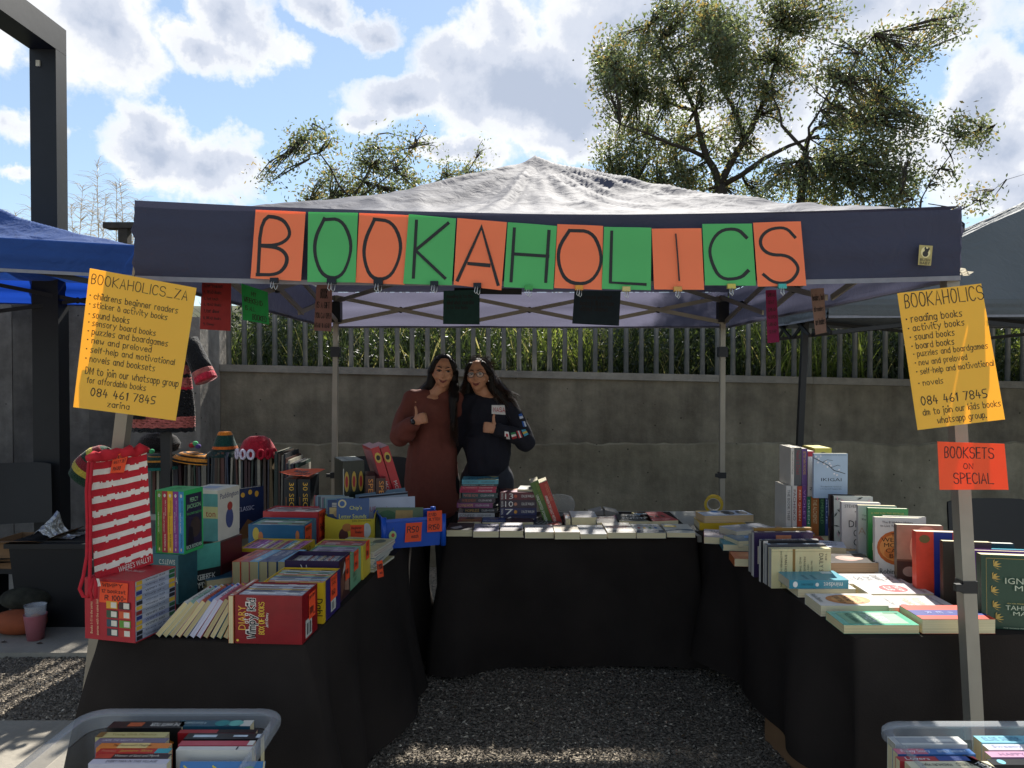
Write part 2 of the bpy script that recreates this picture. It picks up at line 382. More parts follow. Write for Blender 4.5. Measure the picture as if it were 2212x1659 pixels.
def block_deco(root, dims, items, name='lettering'):
    d = MB(); byf = {}
    for it in items: byf.setdefault(it[0], []).append(it[1:])
    for f, its in byf.items():
        O, U, V = block_faces(*dims)[f]; deco(d, O, U, V, its)
    if d.v: d.build(name, root)
def boxset(Fm, dims, case, opened, axis, cols, label, items=(), casecol2=None, group=None, cat='box set', lines=True, drop=.004, name='box_set', sidecol=None, spine_items=None):
    """slipcase (one open side: U, F or R) full of books that are packed along axis A, B or C"""
    W, D, Hh = dims; root = empty(name, Fm, label, cat, group); th = .0022
    cmx = case if not isinstance(case, str) else mat(case, .38, .08, 10, bump=.05, bscale=20)
    sidem = cmx if sidecol is None else mat(sidecol, .38, .08, 10)
    b = MB(); x0, x1 = -W / 2, W / 2
    b.box((x0, 0, 0), (x1, D, th), cmx)
    if opened != 'U': b.box((x0, 0, Hh - th), (x1, D, Hh), cmx)
    if opened != 'F': b.box((x0 + th, 0, th + .0001), (x1 - th, th, Hh - (0 if opened == 'U' else th + .0001)), cmx)
    b.box((x0 + th, D - th, th + .0001), (x1 - th, D, Hh - (0 if opened == 'U' else th + .0001)), cmx)
    b.box((x0, 0, th + .0001), (x0 + th - .0001, D, Hh - (0 if opened == 'U' else th + .0001)), sidem)
    if opened != 'R': b.box((x1 - th + .0001, 0, th + .0001), (x1, D, Hh - (0 if opened == 'U' else th + .0001)), sidem)
    b.build('slipcase', root)
    n = len(cols); lo = [x0 + th + .0006, th + .0006, th + .0006]; hi = [x1 - th - .0006, D - th - .0006, Hh - th - .0006]
    k = {'A': 0, 'B': 1, 'C': 2}[axis]; L_ = hi[k] - lo[k]; step = L_ / n
    for i, c in enumerate(cols):
        a = list(lo); e = list(hi); a[k] = lo[k] + step * i + .0004; e[k] = lo[k] + step * (i + 1) - .0004; jj = rnd.uniform(0, .003)
        if opened == 'U': e[2] = Hh - drop - jj
        elif opened == 'F': a[1] = drop * .4 + jj * .5
        else: e[0] = x1 - drop * .4 - jj * .5
        q = MB(); m = mat(c, .35, .12, 60) if isinstance(c, str) else c; q.box(a, e, m)
        if lines:   # spine print
            s = list(e); r2 = random.Random(i * 7 + len(label)); lc = r2.choice(['#1a1a22', '#f2efe4', '#7a1d1d'])
            if opened == 'U' and k == 1: deco(q, (a[0], a[1], e[2]), (e[0] - a[0], 0, 0), (0, e[1] - a[1], 0), [('R', .12, .28, .12 + r2.uniform(.2, .45), .7, lc), ('R', .7, .3, .9, .62, lc)])
            elif opened == 'U': deco(q, (a[0], a[1], e[2]), (e[0] - a[0], 0, 0), (0, e[1] - a[1], 0), [('R', .3, .2, .62, .55, lc), ('R', .35, .66, .55, .88, lc)])
            elif opened == 'R': deco(q, (e[0], a[1], a[2]), (0, e[1] - a[1], 0), (0, 0, e[2] - a[2]), [('R', 0.02, .1, .16, .9, r2.choice(['#23306b', '#7a1d1d', '#1a1a22', '#c9a12c'])), ('T', r2.choice(['Diary of a', 'WIMPY KID', 'Wimpy Kid']), .24, .28, .72, .74, '#20202a'), ('R', .84, .1, .99, .9, r2.choice(['#b5531d', '#2c5d38', '#1a1a22', '#c9a12c']))])
            elif opened == 'F' and spine_items: deco(q, (a[0], a[1], a[2]), (e[0] - a[0], 0, 0), (0, 0, e[2] - a[2]), spine_items[i])
        q.build('book', root)
    block_deco(root, dims, items); return root
def solidbox(Fm, dims, col, label, items=(), cat='box', name='game_box', group=None, rough=.3, top=None):
    W, D, Hh = dims; root = empty(name, Fm, label, cat, group)
    m = mat(col, rough, .08, 12, bump=.05, bscale=18); b = MB()
    b.box((-W / 2 + .001, .001, 0), (W / 2 - .001, D - .001, Hh * .12), m); b.build('base', root)
    b = MB(); b.box((-W / 2, 0, Hh * .12 + .0003), (W / 2, D, Hh), m); 
    b.build('lid', root); block_deco(root, dims, items); return root
def quadsheet(c4, nx, ny, fn=None):
    """grid between four corners TL,TR,BR,BL; returns verts, faces and a mapper (u from left, v from bottom)"""
    TL, TR, BR, BL = [Vector(q) for q in c4]; nrm = (TR - TL).cross(TL - BL).normalized()
    def P(u, v, off=0.):
        p = (BL * (1 - u) + BR * u) * (1 - v) + (TL * (1 - u) + TR * u) * v
        return p + nrm * ((fn(u, v) if fn else 0.) + off)
    vs = [P(i / nx, j / ny) for j in range(ny + 1) for i in range(nx + 1)]
    fs = [(j * (nx + 1) + i, j * (nx + 1) + i + 1, (j + 1) * (nx + 1) + i + 1, (j + 1) * (nx + 1) + i) for j in range(ny) for i in range(nx)]
    return vs, fs, P, nrm
INK = mat('#17171b', .6, .05)
def sign(name, c4, col, label, lines, cat='sign', group=None, bend=.006, transl=.45, ink=None, lw=.9, fold=0., thick=.0006):
    """hand-written card held at four corners; lines = (text, u0, v0, u1, v1) with v measured from the top"""
    ph = rnd.uniform(0, 6)
    def fn(u, v): return -bend * math.sin(math.pi * v * 1.0 + .4) * math.cos(math.pi * (u - .5)) * .8 + bend * .25 * math.sin(6 * u + ph) + (fold * max(0, v - .93) * 6)
    vs, fs, P, nrm = quadsheet(c4, 8, 10, fn)
    cen = sum((Vector(q) for q in c4), Vector()) / 4; root = empty(name, cen, label, cat, group); inv = Matrix.Translation(-cen)
    m = mat(col, .55, .04, 8, transl=transl, bump=.05, bscale=6) if isinstance(col, str) else col
    b = MB(); b.add(vs, fs, m, inv); b.add([v - nrm * thick for v in vs], [f[::-1] for f in fs], m, inv); b.build('paper', root, smooth=True)
    d = MB(); ink = ink or INK; wl = (Vector(c4[1]) - Vector(c4[0])).length; hl = (Vector(c4[0]) - Vector(c4[3])).length
    for ln in lines:
        s, u0, v0, u1, v1 = ln[:5]; lk = ln[5] if len(ln) > 5 else lw
        st, wd = strokes(s); desc = any(c in 'gjpqy' for c in s); asc = 8. if desc else 6.; ds = 2. if desc else 0.
        v0, v1 = 1 - v1, 1 - v0; W_ = (u1 - u0) * wl; H_ = (v1 - v0) * hl; sx = W_ / wd; sy = H_ / asc; lwm = lk * (abs(sx * sy)) ** .5
        t = MB()
        for q, p in enumerate(st): ribbon(t, p, lwm, .00012 * (q % 3), ink, None, lambda a, b_: (a * sx, (b_ + ds) * sy))
        vv = [P(u0 + x / wl, v0 + y / hl, .0006 + z) for x, y, z in t.v]; d.add(vv, t.f, ink, inv)
    if d.v: d.build('lettering', root)
    return root
# ================================================================ SETTING
def grid_obj(name, x0, x1, y0, y1, nx, ny, zf, m, **tags):
    b = MB(); vs = []
    for j in range(ny + 1):
        for i in range(nx + 1):
            x = x0 + (x1 - x0) * i / nx; y = y0 + (y1 - y0) * j / ny; vs.append((x, y, zf(x, y)))
    b.add(vs, [(j * (nx + 1) + i, j * (nx + 1) + i + 1, (j + 1) * (nx + 1) + i + 1, (j + 1) * (nx + 1) + i) for j in range(ny) for i in range(nx)], m)
    return b.build(name, smooth=True, **tags)
def gravel_mat():
    m = mat('#4b463f', .95, .3, 40, key='gravel'); t = m.node_tree; p = t.nodes['Principled BSDF']
    co = t.nodes.new('ShaderNodeTexCoord'); vo = t.nodes.new('ShaderNodeTexVoronoi'); vo.inputs['Scale'].default_value = 75
    t.links.new(co.outputs['Object'], vo.inputs['Vector'])
    r = t.nodes.new('ShaderNodeValToRGB'); t.links.new(vo.outputs['Color'], r.inputs[0])
    r.color_ramp.elements[0].color = (*hx('#3e3933'), 1); r.color_ramp.elements[1].color = (*hx('#a89d8c'), 1)
    t.links.new(r.outputs[0], p.inputs['Base Color'])
    bp = t.nodes.new('ShaderNodeBump'); bp.invert = True; bp.inputs['Strength'].default_value = 1; bp.inputs['Distance'].default_value = .015
    t.links.new(vo.outputs['Distance'], bp.inputs['Height']); t.links.new(bp.outputs[0], p.inputs['Normal']); return m
GRAV = gravel_mat()
grid_obj('ground', -60, 60, -40, 6.45, 40, 40, lambda x, y: -.004, GRAV, kind='structure')
conc = mat('#8d877c', .9, .18, 3, bump=.35, bscale=40)
b = MB(); b.box((-9, -9, -.1), (-1.78, 3.5, .004), conc); b.build('pavement', kind='structure')
b = MB(); b.box((-9, 4.28, -.1), (-1.7, 5.95, .03), conc); b.build('pavement', kind='structure')
b = MB(); b.box((-1.779, -9, -.1), (9, 2.45, .006), mat('#a39c8e', .9, .15, 3, bump=.2, bscale=30)); b.build('pavement', kind='structure')  # unseen near paving, added pale to bounce sunlight onto the valance and letters
# gravel stones where they can be told apart
import numpy as np
def stones(name, rects, m, seed, size=(.0045, .0105), dens=8500):
    rs = np.random.RandomState(seed); base = np.array([(1, 0, 0), (-.1, 1, 0), (-1, .1, 0), (.1, -1, 0), (.1, .1, .7), (0, 0, -.4)], float)
    fc = [(0, 1, 4), (1, 2, 4), (2, 3, 4), (3, 0, 4)]
    V = []; Fc = []; k = 0
    for (x0, y0, x1, y1) in rects:
        n = int((x1 - x0) * (y1 - y0) * dens)
        for _ in range(n):
            s = rs.uniform(*size); a = rs.uniform(0, 6.28); q = base * [s, s * rs.uniform(.4, .8), s * rs.uniform(.3, .9)]
            tlt = rs.uniform(-.5, .5); q[:, 2] += q[:, 0] * tlt; q += rs.uniform(-.15, .15, q.shape) * s
            c, d = math.cos(a), math.sin(a); x = q[:, 0] * c - q[:, 1] * d; y = q[:, 0] * d + q[:, 1] * c
            V.append(np.stack([x + rs.uniform(x0, x1), y + rs.uniform(y0, y1), q[:, 2] + .003 + rs.uniform(0, .004)], 1)); 
            Fc += [(k + i, k + j, k + l) for i, j, l in fc]; k += 6
    me = bpy.data.meshes.new(name); me.from_pydata(np.concatenate(V).tolist(), [], Fc)
    me.materials.append(m); me.update(); link(name, me, kind='stuff')
def stone_mat():
    m = mat('#6a645a', .9, .1, 40, key='stones'); t = m.node_tree; p = t.nodes['Principled BSDF']
    g = t.nodes.new('ShaderNodeNewGeometry'); r = t.nodes.new('ShaderNodeValToRGB'); t.links.new(g.outputs['Random Per Island'], r.inputs[0])
    e = r.color_ramp; e.elements[0].color = (*hx('#433d36'), 1); e.elements[1].color = (*hx('#c4b8a4'), 1)
    q = e.elements.new(.93); q.color = (*hx('#80766a'), 1); q = e.elements.new(.45); q.color = (*hx('#5e564c'), 1)
    t.links.new(r.outputs[0], p.inputs['Base Color']); return m
STM = stone_mat()
b = MB()
for i in range(150):
    x, y = rnd.uniform(-.7, 1.3), rnd.uniform(2.95, 4.3); s_ = rnd.uniform(.006, .018); a = rnd.uniform(0, 6.28); c, d = math.cos(a) * s_, math.sin(a) * s_
    b.add([(x - c, y - d, .009), (x + d * .4, y - c * .4, .014), (x + c, y + d, .010), (x - d * .4, y + c * .4, .012)], [(0, 1, 2, 3)], mat(rnd.choice(['#b8ad98', '#7a6a50', '#968a76', '#5c4a34']), .9))
b.build('litter', kind='stuff')
stones('gravel', [(-.75, 2.95, 1.35, 4.4), (-2.9, 3.5, -1.2, 4.28)], STM, 3)
# retaining wall of cast concrete with pits, streaks and a cold joint
def wall_mat(key, c1, c2, streak=True, pits=True, seed=0.):
    m = bpy.data.materials.new('concrete'); m.use_nodes = True; t = m.node_tree; p = t.nodes['Principled BSDF']; nn = t.nodes.new; ll = t.links.new
    p.inputs['Roughness'].default_value = .9; p.inputs['Specular IOR Level'].default_value = .2
    co = nn('ShaderNodeTexCoord'); mp = nn('ShaderNodeMapping'); ll(co.outputs['Object'], mp.inputs[0]); mp.inputs['Location'].default_value = (seed, seed, seed)
    def noi(sc_, det, scale=(1, 1, 1), ro=.6):
        m2 = nn('ShaderNodeMapping'); ll(mp.outputs[0], m2.inputs[0]); m2.inputs['Scale'].default_value = scale
        n = nn('ShaderNodeTexNoise'); ll(m2.outputs[0], n.inputs['Vector']); n.inputs['Scale'].default_value = sc_; n.inputs['Detail'].default_value = det; n.inputs['Roughness'].default_value = ro; return n.outputs['Fac']
    def rp(f, a, b_, ca, cb):
        r = nn('ShaderNodeValToRGB'); ll(f, r.inputs[0]); r.color_ramp.elements[0].position = a; r.color_ramp.elements[1].position = b_
        r.color_ramp.elements[0].color = (*ca, 1); r.color_ramp.elements[1].color = (*cb, 1); return r.outputs[0]
    def mul(a, b_, fac=1., bt='MULTIPLY'):
        x = nn('ShaderNodeMix'); x.data_type = 'RGBA'; x.blend_type = bt; x.inputs['Factor'].default_value = fac; ll(a, x.inputs['A']); ll(b_, x.inputs['B']); return x.outputs['Result']
    base = rp(noi(1.6, 8), .32, .7, hx(c1), hx(c2))
    g1 = rp(noi(9, 8, ro=.7), .3, .72, (.74, .74, .74), (1.14, 1.14, 1.14))
    col = mul(base, g1)
    if streak: col = mul(col, rp(noi(5, 6, (1, 1, .1)), .36, .62, (.62, .61, .60), (1.06, 1.06, 1.06)), .7)
    if pits:
        vo = nn('ShaderNodeTexVoronoi'); ll(mp.outputs[0], vo.inputs['Vector']); vo.inputs['Scale'].default_value = 9
        col = mul(col, rp(vo.outputs['Distance'], .05, .075, (.25, .25, .25), (1, 1, 1)))
    ll(col, p.inputs['Base Color'])
    bp = nn('ShaderNodeBump'); bp.inputs['Strength'].default_value = .5; bp.inputs['Distance'].default_value = .02; ll(noi(14, 10, ro=.7), bp.inputs['Height']); ll(bp.outputs[0], p.inputs['Normal'])
    return m
WY = 6.3
wtop = lambda x: 1.69 - (x + 2.6) * .0215
cw = wall_mat('w', '#655f54', '#918977'); cw2 = wall_mat('w2', '#716a5a', '#9c947f', seed=4.)
root = empty('retaining_wall', (0, WY, 0), 'long weathered grey concrete retaining wall behind the stall, railings on top', 'wall')
xs = [-2.43, -.1, 2.5, 5.2, 8.0]
for i in range(4):
    xa, xb = xs[i] + .001, xs[i + 1] - .001
    b = MB()   # lower course, rough top edge
    n = 40; vs = []; 
    for k in range(n + 1):
        x = xa + (xb - xa) * k / n; zt = 1.02 + .03 * noise.noise(Vector((x * 2, 0, 1))) + .02 * noise.noise(Vector((x * 9, 0, 1)))
        vs += [(x, 0, -.1), (x, 0, zt), (x, .02, zt + .012), (x, .25, zt + .012), (x, .25, -.1)]
    fs = [(5 * k + j, 5 * k + 5 + j, 5 * k + 6 + j, 5 * k + 1 + j) for k in range(n) for j in range(4)]
    b.add(vs, fs, cw2); b.add([v for v in vs[:5]], [(0, 1, 2, 3, 4)], cw2); b.add(vs[-5:], [(4, 3, 2, 1, 0)], cw2)
    b.build('wall_panel', root)
    b = MB(); vs = [(xa, .022, 1.0), (xb, .022, 1.0), (xb, .022, wtop(xb) - .06), (xa, .022, wtop(xa) - .06)]; vs += [(x, .248, z) for x, y, z in vs]
    b.add(vs, [(0, 1, 2, 3), (7, 6, 5, 4), (3, 2, 6, 7), (1, 5, 6, 2), (0, 3, 7, 4), (0, 4, 5, 1)], cw); b.build('wall_panel', root)
    b = MB(); vs = [(xa, .0, wtop(xa) - .058), (xb, .0, wtop(xb) - .058), (xb, .0, wtop(xb)), (xa, .0, wtop(xa))]; vs += [(x, .27, z) for x, y, z in vs]
    b.add(vs, [(0, 1, 2, 3), (7, 6, 5, 4), (3, 2, 6, 7), (1, 5, 6, 2), (0, 3, 7, 4), (0, 4, 5, 1)], wall_mat('cp', '#75716a', '#9a958b', False, False)); b.build('coping', root)
# railings
galv = mat('#8b8f90', .45, .15, 9, metal=.5, bump=.1, bscale=30)
fr = empty('metal_fence', (0, WY + .12, 0), 'galvanised upright bar railings standing on the concrete wall', 'fence')
b = MB(); b.tube([(0, 0, -.02), (0, 0, 1.25)], .021, galv, 8); b.add([(0, 0, 1.25)], [], galv); bar = b.build('bar', fr, smooth=True); bar.location = (-2.52, 0, wtop(-2.52))
x = -2.52; nb = 0
while x < 6.4:
    x += .129
    c = bar.copy(); sc.collection.objects.link(c); c.parent = fr; c.location = (x + rnd.uniform(-.002, .002), 0, wtop(x)); nb += 1
for zz in (1.12,):
    b = MB(); b.beam((-2.55, 0, wtop(-2.55) + zz), (6.45, 0, wtop(6.45) + zz), .012, .045, galv); b.build('rail', fr)
# board-marked concrete wall on the left
lw = empty('board_wall', (-4, 5.95, 0), 'tall dark concrete wall with upright board marks, behind the black steel post', 'wall')
edges = [-9.0]
while edges[-1] < -2.75: edges.append(edges[-1] + rnd.choice([.16, .22, .28]))
edges[-1] = -2.72
bm_ = [wall_mat('b%d' % i, c1, c2, True, i == 0, seed=i * 3.) for i, (c1, c2) in enumerate([('#4d4a48', '#86827e'), ('#413f3f', '#787571'), ('#5a5754', '#94908a')])]
for i in range(len(edges) - 1):
    b = MB(); dz = rnd.uniform(0, .012); b.box((edges[i] + 4 + .002, dz, 0), (edges[i + 1] + 4 - .002, .2, 2.62 - 0 * i), bm_[i % 3]); b.build('board', lw)
b = MB(); b.box((edges[-1] + 4 + .003, -.03, 0), (-2.43 + 4 - .002, .60, 2.05), wall_mat('pier', '#77736d', '#a9a49c')); b.build('pier', lw)
# bank behind the railings
bank = mat('#3a3d22', 1, .4, 6, bump=.8, bscale=20)
bz = lambda x, y: 1.35 + max(0, min(1, (y - 6.6) / 3.0)) * 1.15 + .1 * noise.noise(Vector((x * .8, y * .8, 0))) + max(0, y - 9.6) * .02
grid_obj('bank', -40, 40, 6.55, 40, 80, 60, bz, bank, kind='structure')
leafm = {}
def leaf(c, tr=.5, tc=None, k=''):
    return mat(c, .5, .25, 8, transl=tr, tcol=hx(tc) if tc else None, spec=.5, key=('leaf', c, tr, tc))
# grass and weeds on the bank
def grass(name, n, fn, mats, **tags):
    b = MB()
    for i in range(n):
        x, y, z, h, wd, ln, m = fn(i)
        a = rnd.uniform(0, 6.28); ca, sa = math.cos(a), math.sin(a); la = rnd.uniform(0, 6.28); dx, dy = math.cos(la) * ln, math.sin(la) * ln
        vs = []
        for k, (t, wk) in enumerate(((0, 1), (.4, .9), (.75, .6), (1, .05))):
            px, py, pz = x + dx * t * t, y + dy * t * t, z + h * (t - .25 * t * t * ln / max(h, .01)); q = wd * wk / 2
            vs += [(px - ca * q, py - sa * q, pz), (px + ca * q, py + sa * q, pz)]
        b.add(vs, [(0, 1, 3, 2), (2, 3, 5, 4), (4, 5, 7, 6)], mats[m])
    return b.build(name, kind='stuff', **tags)
gm = [leaf('#4a5a28', .42, '#8f9f44'), leaf('#313d20', .3, '#4a5a28'), leaf('#7a7648', .4, '#b0a868'), leaf('#222c1a', .25, '#34441f')]
def gfn(i):
    x = rnd.uniform(-3.2, 6.5); y = 6.62 + abs(rnd.gauss(0, 1)) * .75; dens = noise.noise(Vector((x * .9, y * .3, 5)))
    m = 0 if dens > .14 else (1 if rnd.random() < .6 else 3)
    if rnd.random() < .12: m = 2
    return x, y, bz(x, y) - .05, rnd.uniform(.25, .75), rnd.uniform(.008, .02), rnd.uniform(.08, .4), m
grass('grass', 6500, gfn, gm)
# low shrubs: leaf clumps
def leaf_quad(b, c, s, m, up=.3, asp=.45):
    d = Vector((rnd.gauss(0, 1), rnd.gauss(0, 1), rnd.gauss(0, 1) + up)).normalized(); n = d.orthogonal().normalized(); n = Matrix.Rotation(rnd.uniform(0, 6.28), 3, d) @ n
    e = d.cross(n); c = Vector(c)
    b.add([c, c + d * s * .5 + n * s * asp * .5 + e * s * .06, c + d * s, c + d * s * .5 - n * s * asp * .5 + e * s * .06], [(0, 1, 2, 3)], m)
b = MB(); sm = [leaf('#2c3820', .3, '#52622c'), leaf('#1e281a', .25, '#2c3a20'), leaf('#46522c', .4, '#7f8c40')]
for k in range(260):
    cx, cy = rnd.uniform(-3, 6.5), rnd.uniform(6.72, 8.8); cz = bz(cx, cy) + rnd.uniform(.0, .4); r = rnd.uniform(.18, .42); mm = rnd.choice(sm)
    for i in range(230):
        v = Vector((rnd.gauss(0, 1), rnd.gauss(0, 1), rnd.gauss(0, 1))).normalized() * r * rnd.uniform(.55, 1.1); v.z *= .8
        leaf_quad(b, (cx + v.x, cy + v.y, cz + v.z), rnd.uniform(.03, .06), mm if rnd.random() < .7 else rnd.choice(sm))
b.build('ground_cover', kind='stuff')
# tall dry reeds against the sky on the left
dry = leaf('#b0a083', .5, '#d9c9a2')
for k, (px, ptop) in enumerate([(205, 355), (170, 400), (245, 400), (268, 385), (225, 420), (60, 435), (45, 460), (285, 430), (190, 430), (155, 440)]):
    Y = 8.4 + .1 * k; top = at(px, ptop, Y); base = Vector((top.x + rnd.uniform(-.1, .1), Y, bz(top.x, Y) - .05)); root = empty('reed', base, ['tall dry plumed reed, tallest of those right of the black post', 'dry reed close beside the black steel post', 'dry reed between the black post and the tent', 'dry reed standing next to the tent corner', 'bent dry reed in the middle of the reed clump', 'small dry reed left of the black post', 'lowest dry reed left of the black post', 'dry reed partly behind the tent corner', 'short dry reed between the tallest reed and the post', 'low thin dry reed touching the black post'][k], 'reed', 'dry reeds on the bank')
    b = MB(); h = top.z - base.z; bend = rnd.uniform(-.08, .08)
    P = lambda t: Vector((bend * t * t + (top.x - base.x) * t, 0, h * t))
    b.tube([P(t / 6) for t in range(7)], [.006, .0055, .005, .0045, .004, .003, .002], dry, 4)
    b.build('stem', root); b = MB()
    for i in range(70):
        t = rnd.uniform(.45, 1.0); p = P(t); a = rnd.uniform(0, 6.28); L_ = rnd.uniform(.12, .38) * (1.25 - t * .7); sgn = rnd.uniform(.3, .9)
        q = [p, p + Vector((math.cos(a) * L_ * .5, math.sin(a) * L_ * .5, L_ * .55 * sgn)), p + Vector((math.cos(a) * L_ * 1.0, math.sin(a) * L_, L_ * .5 * sgn))]
        b.tube(q, [.0028, .0018, .0010], dry, 3, caps=False)
    b.build('plume', root)
# ---------------------------------------------------------------- trees
bark = mat('#3a332b', .9, .3, 20, bump=.6, bscale=30)
lf = [leaf('#4a5442', .35, '#8f9c60'), leaf('#404a38', .34, '#6b7848'), leaf('#626a52', .4, '#a3a76c'), leaf('#6a6240', .4, '#b8a05a')]
def tree(name, Y, trunk, limbs, blobs, label, leafsize=.06, dens=1.0, group='trees on the bank', twigs=True):
    base = at(trunk[0][0], trunk[0][1], Y); base.z = bz(base.x, Y) - .1; root = empty(name, base, label, 'tree', group)
    b = MB(); P = [at(x, y, Y) - base for x, y, r in trunk]; P = [Vector((P[0].x, 0, 0))] + P; rr = [trunk[0][2] * 1.15] + [q[2] * .72 for q in trunk]
    b.tube(P, rr, bark, 9)
    pts = []
    for lb in limbs:
        yo = rnd.uniform(-.5, .5); Q = []
        for i, (x, y, r) in enumerate(lb):
            q = at(x, y, Y) - base; q.y += yo * i / max(1, len(lb) - 1) * 1.6; Q.append(q)
        R_ = [q[2] * .55 for q in lb]
        # wiggle
        Q2 = [Q[0]]; R2 = [R_[0]]
        for (a, c, ra, rb) in zip(Q, Q[1:], R_, R_[1:]):
            for t in (.5, 1.):
                m_ = a.lerp(c, t); m_ += Vector((rnd.uniform(-1, 1), rnd.uniform(-1, 1), rnd.uniform(-1, 1))) * (.04 if t < 1 else 0); Q2.append(m_); R2.append(ra * (1 - t) + rb * t)
        b.tube(Q2, R2, bark, 6); pts += Q2
    tw = MB(); lv = MB(); allp = pts or P
    for (x, y, rx, ry, k) in blobs:
        c = at(x, y, Y) - base; s = Y / F; Rx, Rz = rx * s, ry * s; c.y += rnd.uniform(-.5, .5)
        nsub = max(3, int(rx * ry / 95 * dens))
        for i in range(nsub):
            v = Vector((rnd.gauss(0, .55), rnd.gauss(0, .5), rnd.gauss(0, .55)))
            if v.length > 1.0: v = v.normalized() * rnd.uniform(.5, 1.0)
            e = c + Vector((v.x * Rx, v.y * min(Rx, Rz), v.z * Rz))
            near = min(allp, key=lambda q: (q - e).length_squared)
            st = near.lerp(e, max(0, 1 - .55 / max(.55, (near - e).length))) if twigs else e
            if twigs: tw.tube([st, st.lerp(e, .5) + Vector((rnd.uniform(-.05, .05), rnd.uniform(-.05, .05), .02)), e], [.011, .007, .003], bark, 4, caps=False)
            nl = int(rnd.uniform(20, 55) * k); mm = lf[0] if rnd.random() < .5 else rnd.choice(lf); rad = rnd.uniform(.05, .10) * (Y / 9)
            for j in range(nl):
                t = rnd.random(); p = st.lerp(e, t) if rnd.random() < .35 else e
                leaf_quad(lv, p + Vector((rnd.gauss(0, rad), rnd.gauss(0, rad), rnd.gauss(0, rad))), leafsize * rnd.uniform(.6, 1.25), mm if rnd.random() < .75 else rnd.choice(lf))
    for v in tw.v: pass
    b.build('trunk', root, smooth=True); tw.build('twigs', root, kind='stuff'); lv.build('crown', root, kind='stuff')
    return root
# big tree: px in the 2212 wide frame
tree('big_tree', 10.5, [(1560, 440, .13), (1555, 400, .12)],
     [[(1555, 405, .11), (1525, 340, .09), (1500, 240, .06), (1440, 120, .03), (1400, 60, .012)], [(1555, 400, .1), (1610, 300, .08), (1660, 190, .05), (1690, 60, .02)],
      [(1610, 300, .07), (1560, 190, .05), (1540, 60, .02)], [(1500, 240, .05), (1380, 200, .03), (1300, 120, .012)], [(1560, 400, .08), (1630, 360, .06), (1720, 330, .03)],
      [(1525, 340, .06), (1440, 320, .04), (1330, 290, .015)], [(1525, 350, .05), (1430, 390, .03), (1340, 380, .012)]],
     [(1370, 95, 85, 65, 1.), (1470, 55, 80, 70, 1.1), (1570, 40, 80, 60, 1.1), (1680, 60, 70, 70, 1.), (1760, 60, 55, 55, .7), (1330, 200, 55, 70, 1.), (1420, 180, 90, 80, 1.1), (1530, 170, 80, 90, 1.1), (1640, 170, 65, 70, .9),
      (1360, 290, 65, 60, 1.1), (1450, 300, 80, 70, 1.2), (1390, 370, 80, 35, 1.1), (1480, 385, 60, 40, 1.1), (1630, 330, 40, 45, .5), (1620, 250, 35, 35, .5), (1310, 160, 35, 60, .7), (1740, 130, 50, 40, .6), (1600, 110, 50, 50, 1.), (1430, 410, 90, 30, 1.2), (1540, 410, 60, 30, 1.), (1640, 415, 70, 30, 1.), (1570, 300, 60, 60, .8), (1340, 345, 50, 40, .9), (1660, 240, 40, 60, .6)],
     'big dense evergreen tree with forked dark trunk, right of the canopy peak', .062, 1.2)
tree('evergreen_tree', 9.8, [(1728, 450, .075), (1735, 370, .07), (1740, 330, .065)],
     [[(1738, 330, .055), (1770, 270, .045), (1860, 240, .03), (1930, 180, .02), (2000, 90, .012), (2040, 50, .006)], [(1738, 325, .05), (1700, 260, .035), (1690, 180, .015)], [(1770, 270, .03), (1810, 190, .02), (1850, 110, .01)],
      [(1738, 340, .04), (1820, 340, .03), (1900, 330, .015)], [(1740, 330, .04), (1730, 290, .03), (1760, 220, .015)]],
     [(1850, 120, 75, 60, .8), (1930, 130, 60, 60, .8), (2015, 70, 45, 45, .8), (1960, 190, 45, 55, .7), (1870, 210, 70, 50, .6), (1780, 180, 50, 45, .5), (1850, 330, 90, 60, 1.2), (1800, 400, 80, 40, 1.2), (1900, 400, 70, 45, 1.2), (1640, 400, 40, 35, .9), (1940, 290, 50, 50, .9), (1700, 400, 60, 30, .8), (1780, 430, 90, 25, 1.1), (1880, 440, 90, 20, 1.1), (1800, 270, 60, 50, .6), (1900, 250, 50, 50, .7)],
     'evergreen tree with slim straight trunk and wide airy crown, right of the big tree', .06, 1.2)
tree('young_tree', 8.8, [(1985, 470, .02), (1990, 430, .016)],
     [[(1990, 430, .014), (2020, 370, .012), (2050, 310, .009), (2110, 290, .005)], [(2005, 440, .012), (2060, 460, .009), (2120, 420, .006), (2180, 390, .004)], [(1990, 450, .01), (1970, 400, .006)]],
     [(2050, 300, 60, 35, .8), (2120, 300, 40, 25, .8), (1995, 320, 30, 30, .5), (2060, 370, 40, 25, .6), (2130, 420, 45, 15, .6), (1975, 430, 35, 25, .7), (2090, 445, 50, 12, .5)],
     'small sparse young tree at the right end, above the grey canopy', .055, 1.0)
tree('shrub_tree', 9.2, [(760, 470, .04), (765, 430, .035)],
     [[(760, 430, .025), (720, 370, .018), (670, 310, .01), (690, 285, .005)], [(765, 420, .025), (800, 350, .016), (810, 280, .008)], [(760, 440, .02), (650, 420, .014), (600, 400, .006)], [(770, 430, .02), (860, 380, .012), (930, 300, .006)]],
     [(690, 320, 50, 30, .9), (640, 350, 40, 30, .8), (720, 380, 55, 45, 1.1), (790, 330, 40, 50, .8), (860, 340, 40, 55, .8), (920, 310, 30, 20, .5), (615, 405, 35, 20, .8), (790, 410, 80, 30, 1.1), (880, 405, 60, 30, 1.), (660, 410, 40, 25, 1.), (680, 285, 25, 15, .6)],
     'bushy shrub with upright twigs above the left part of the canopy', .05, 1.3)
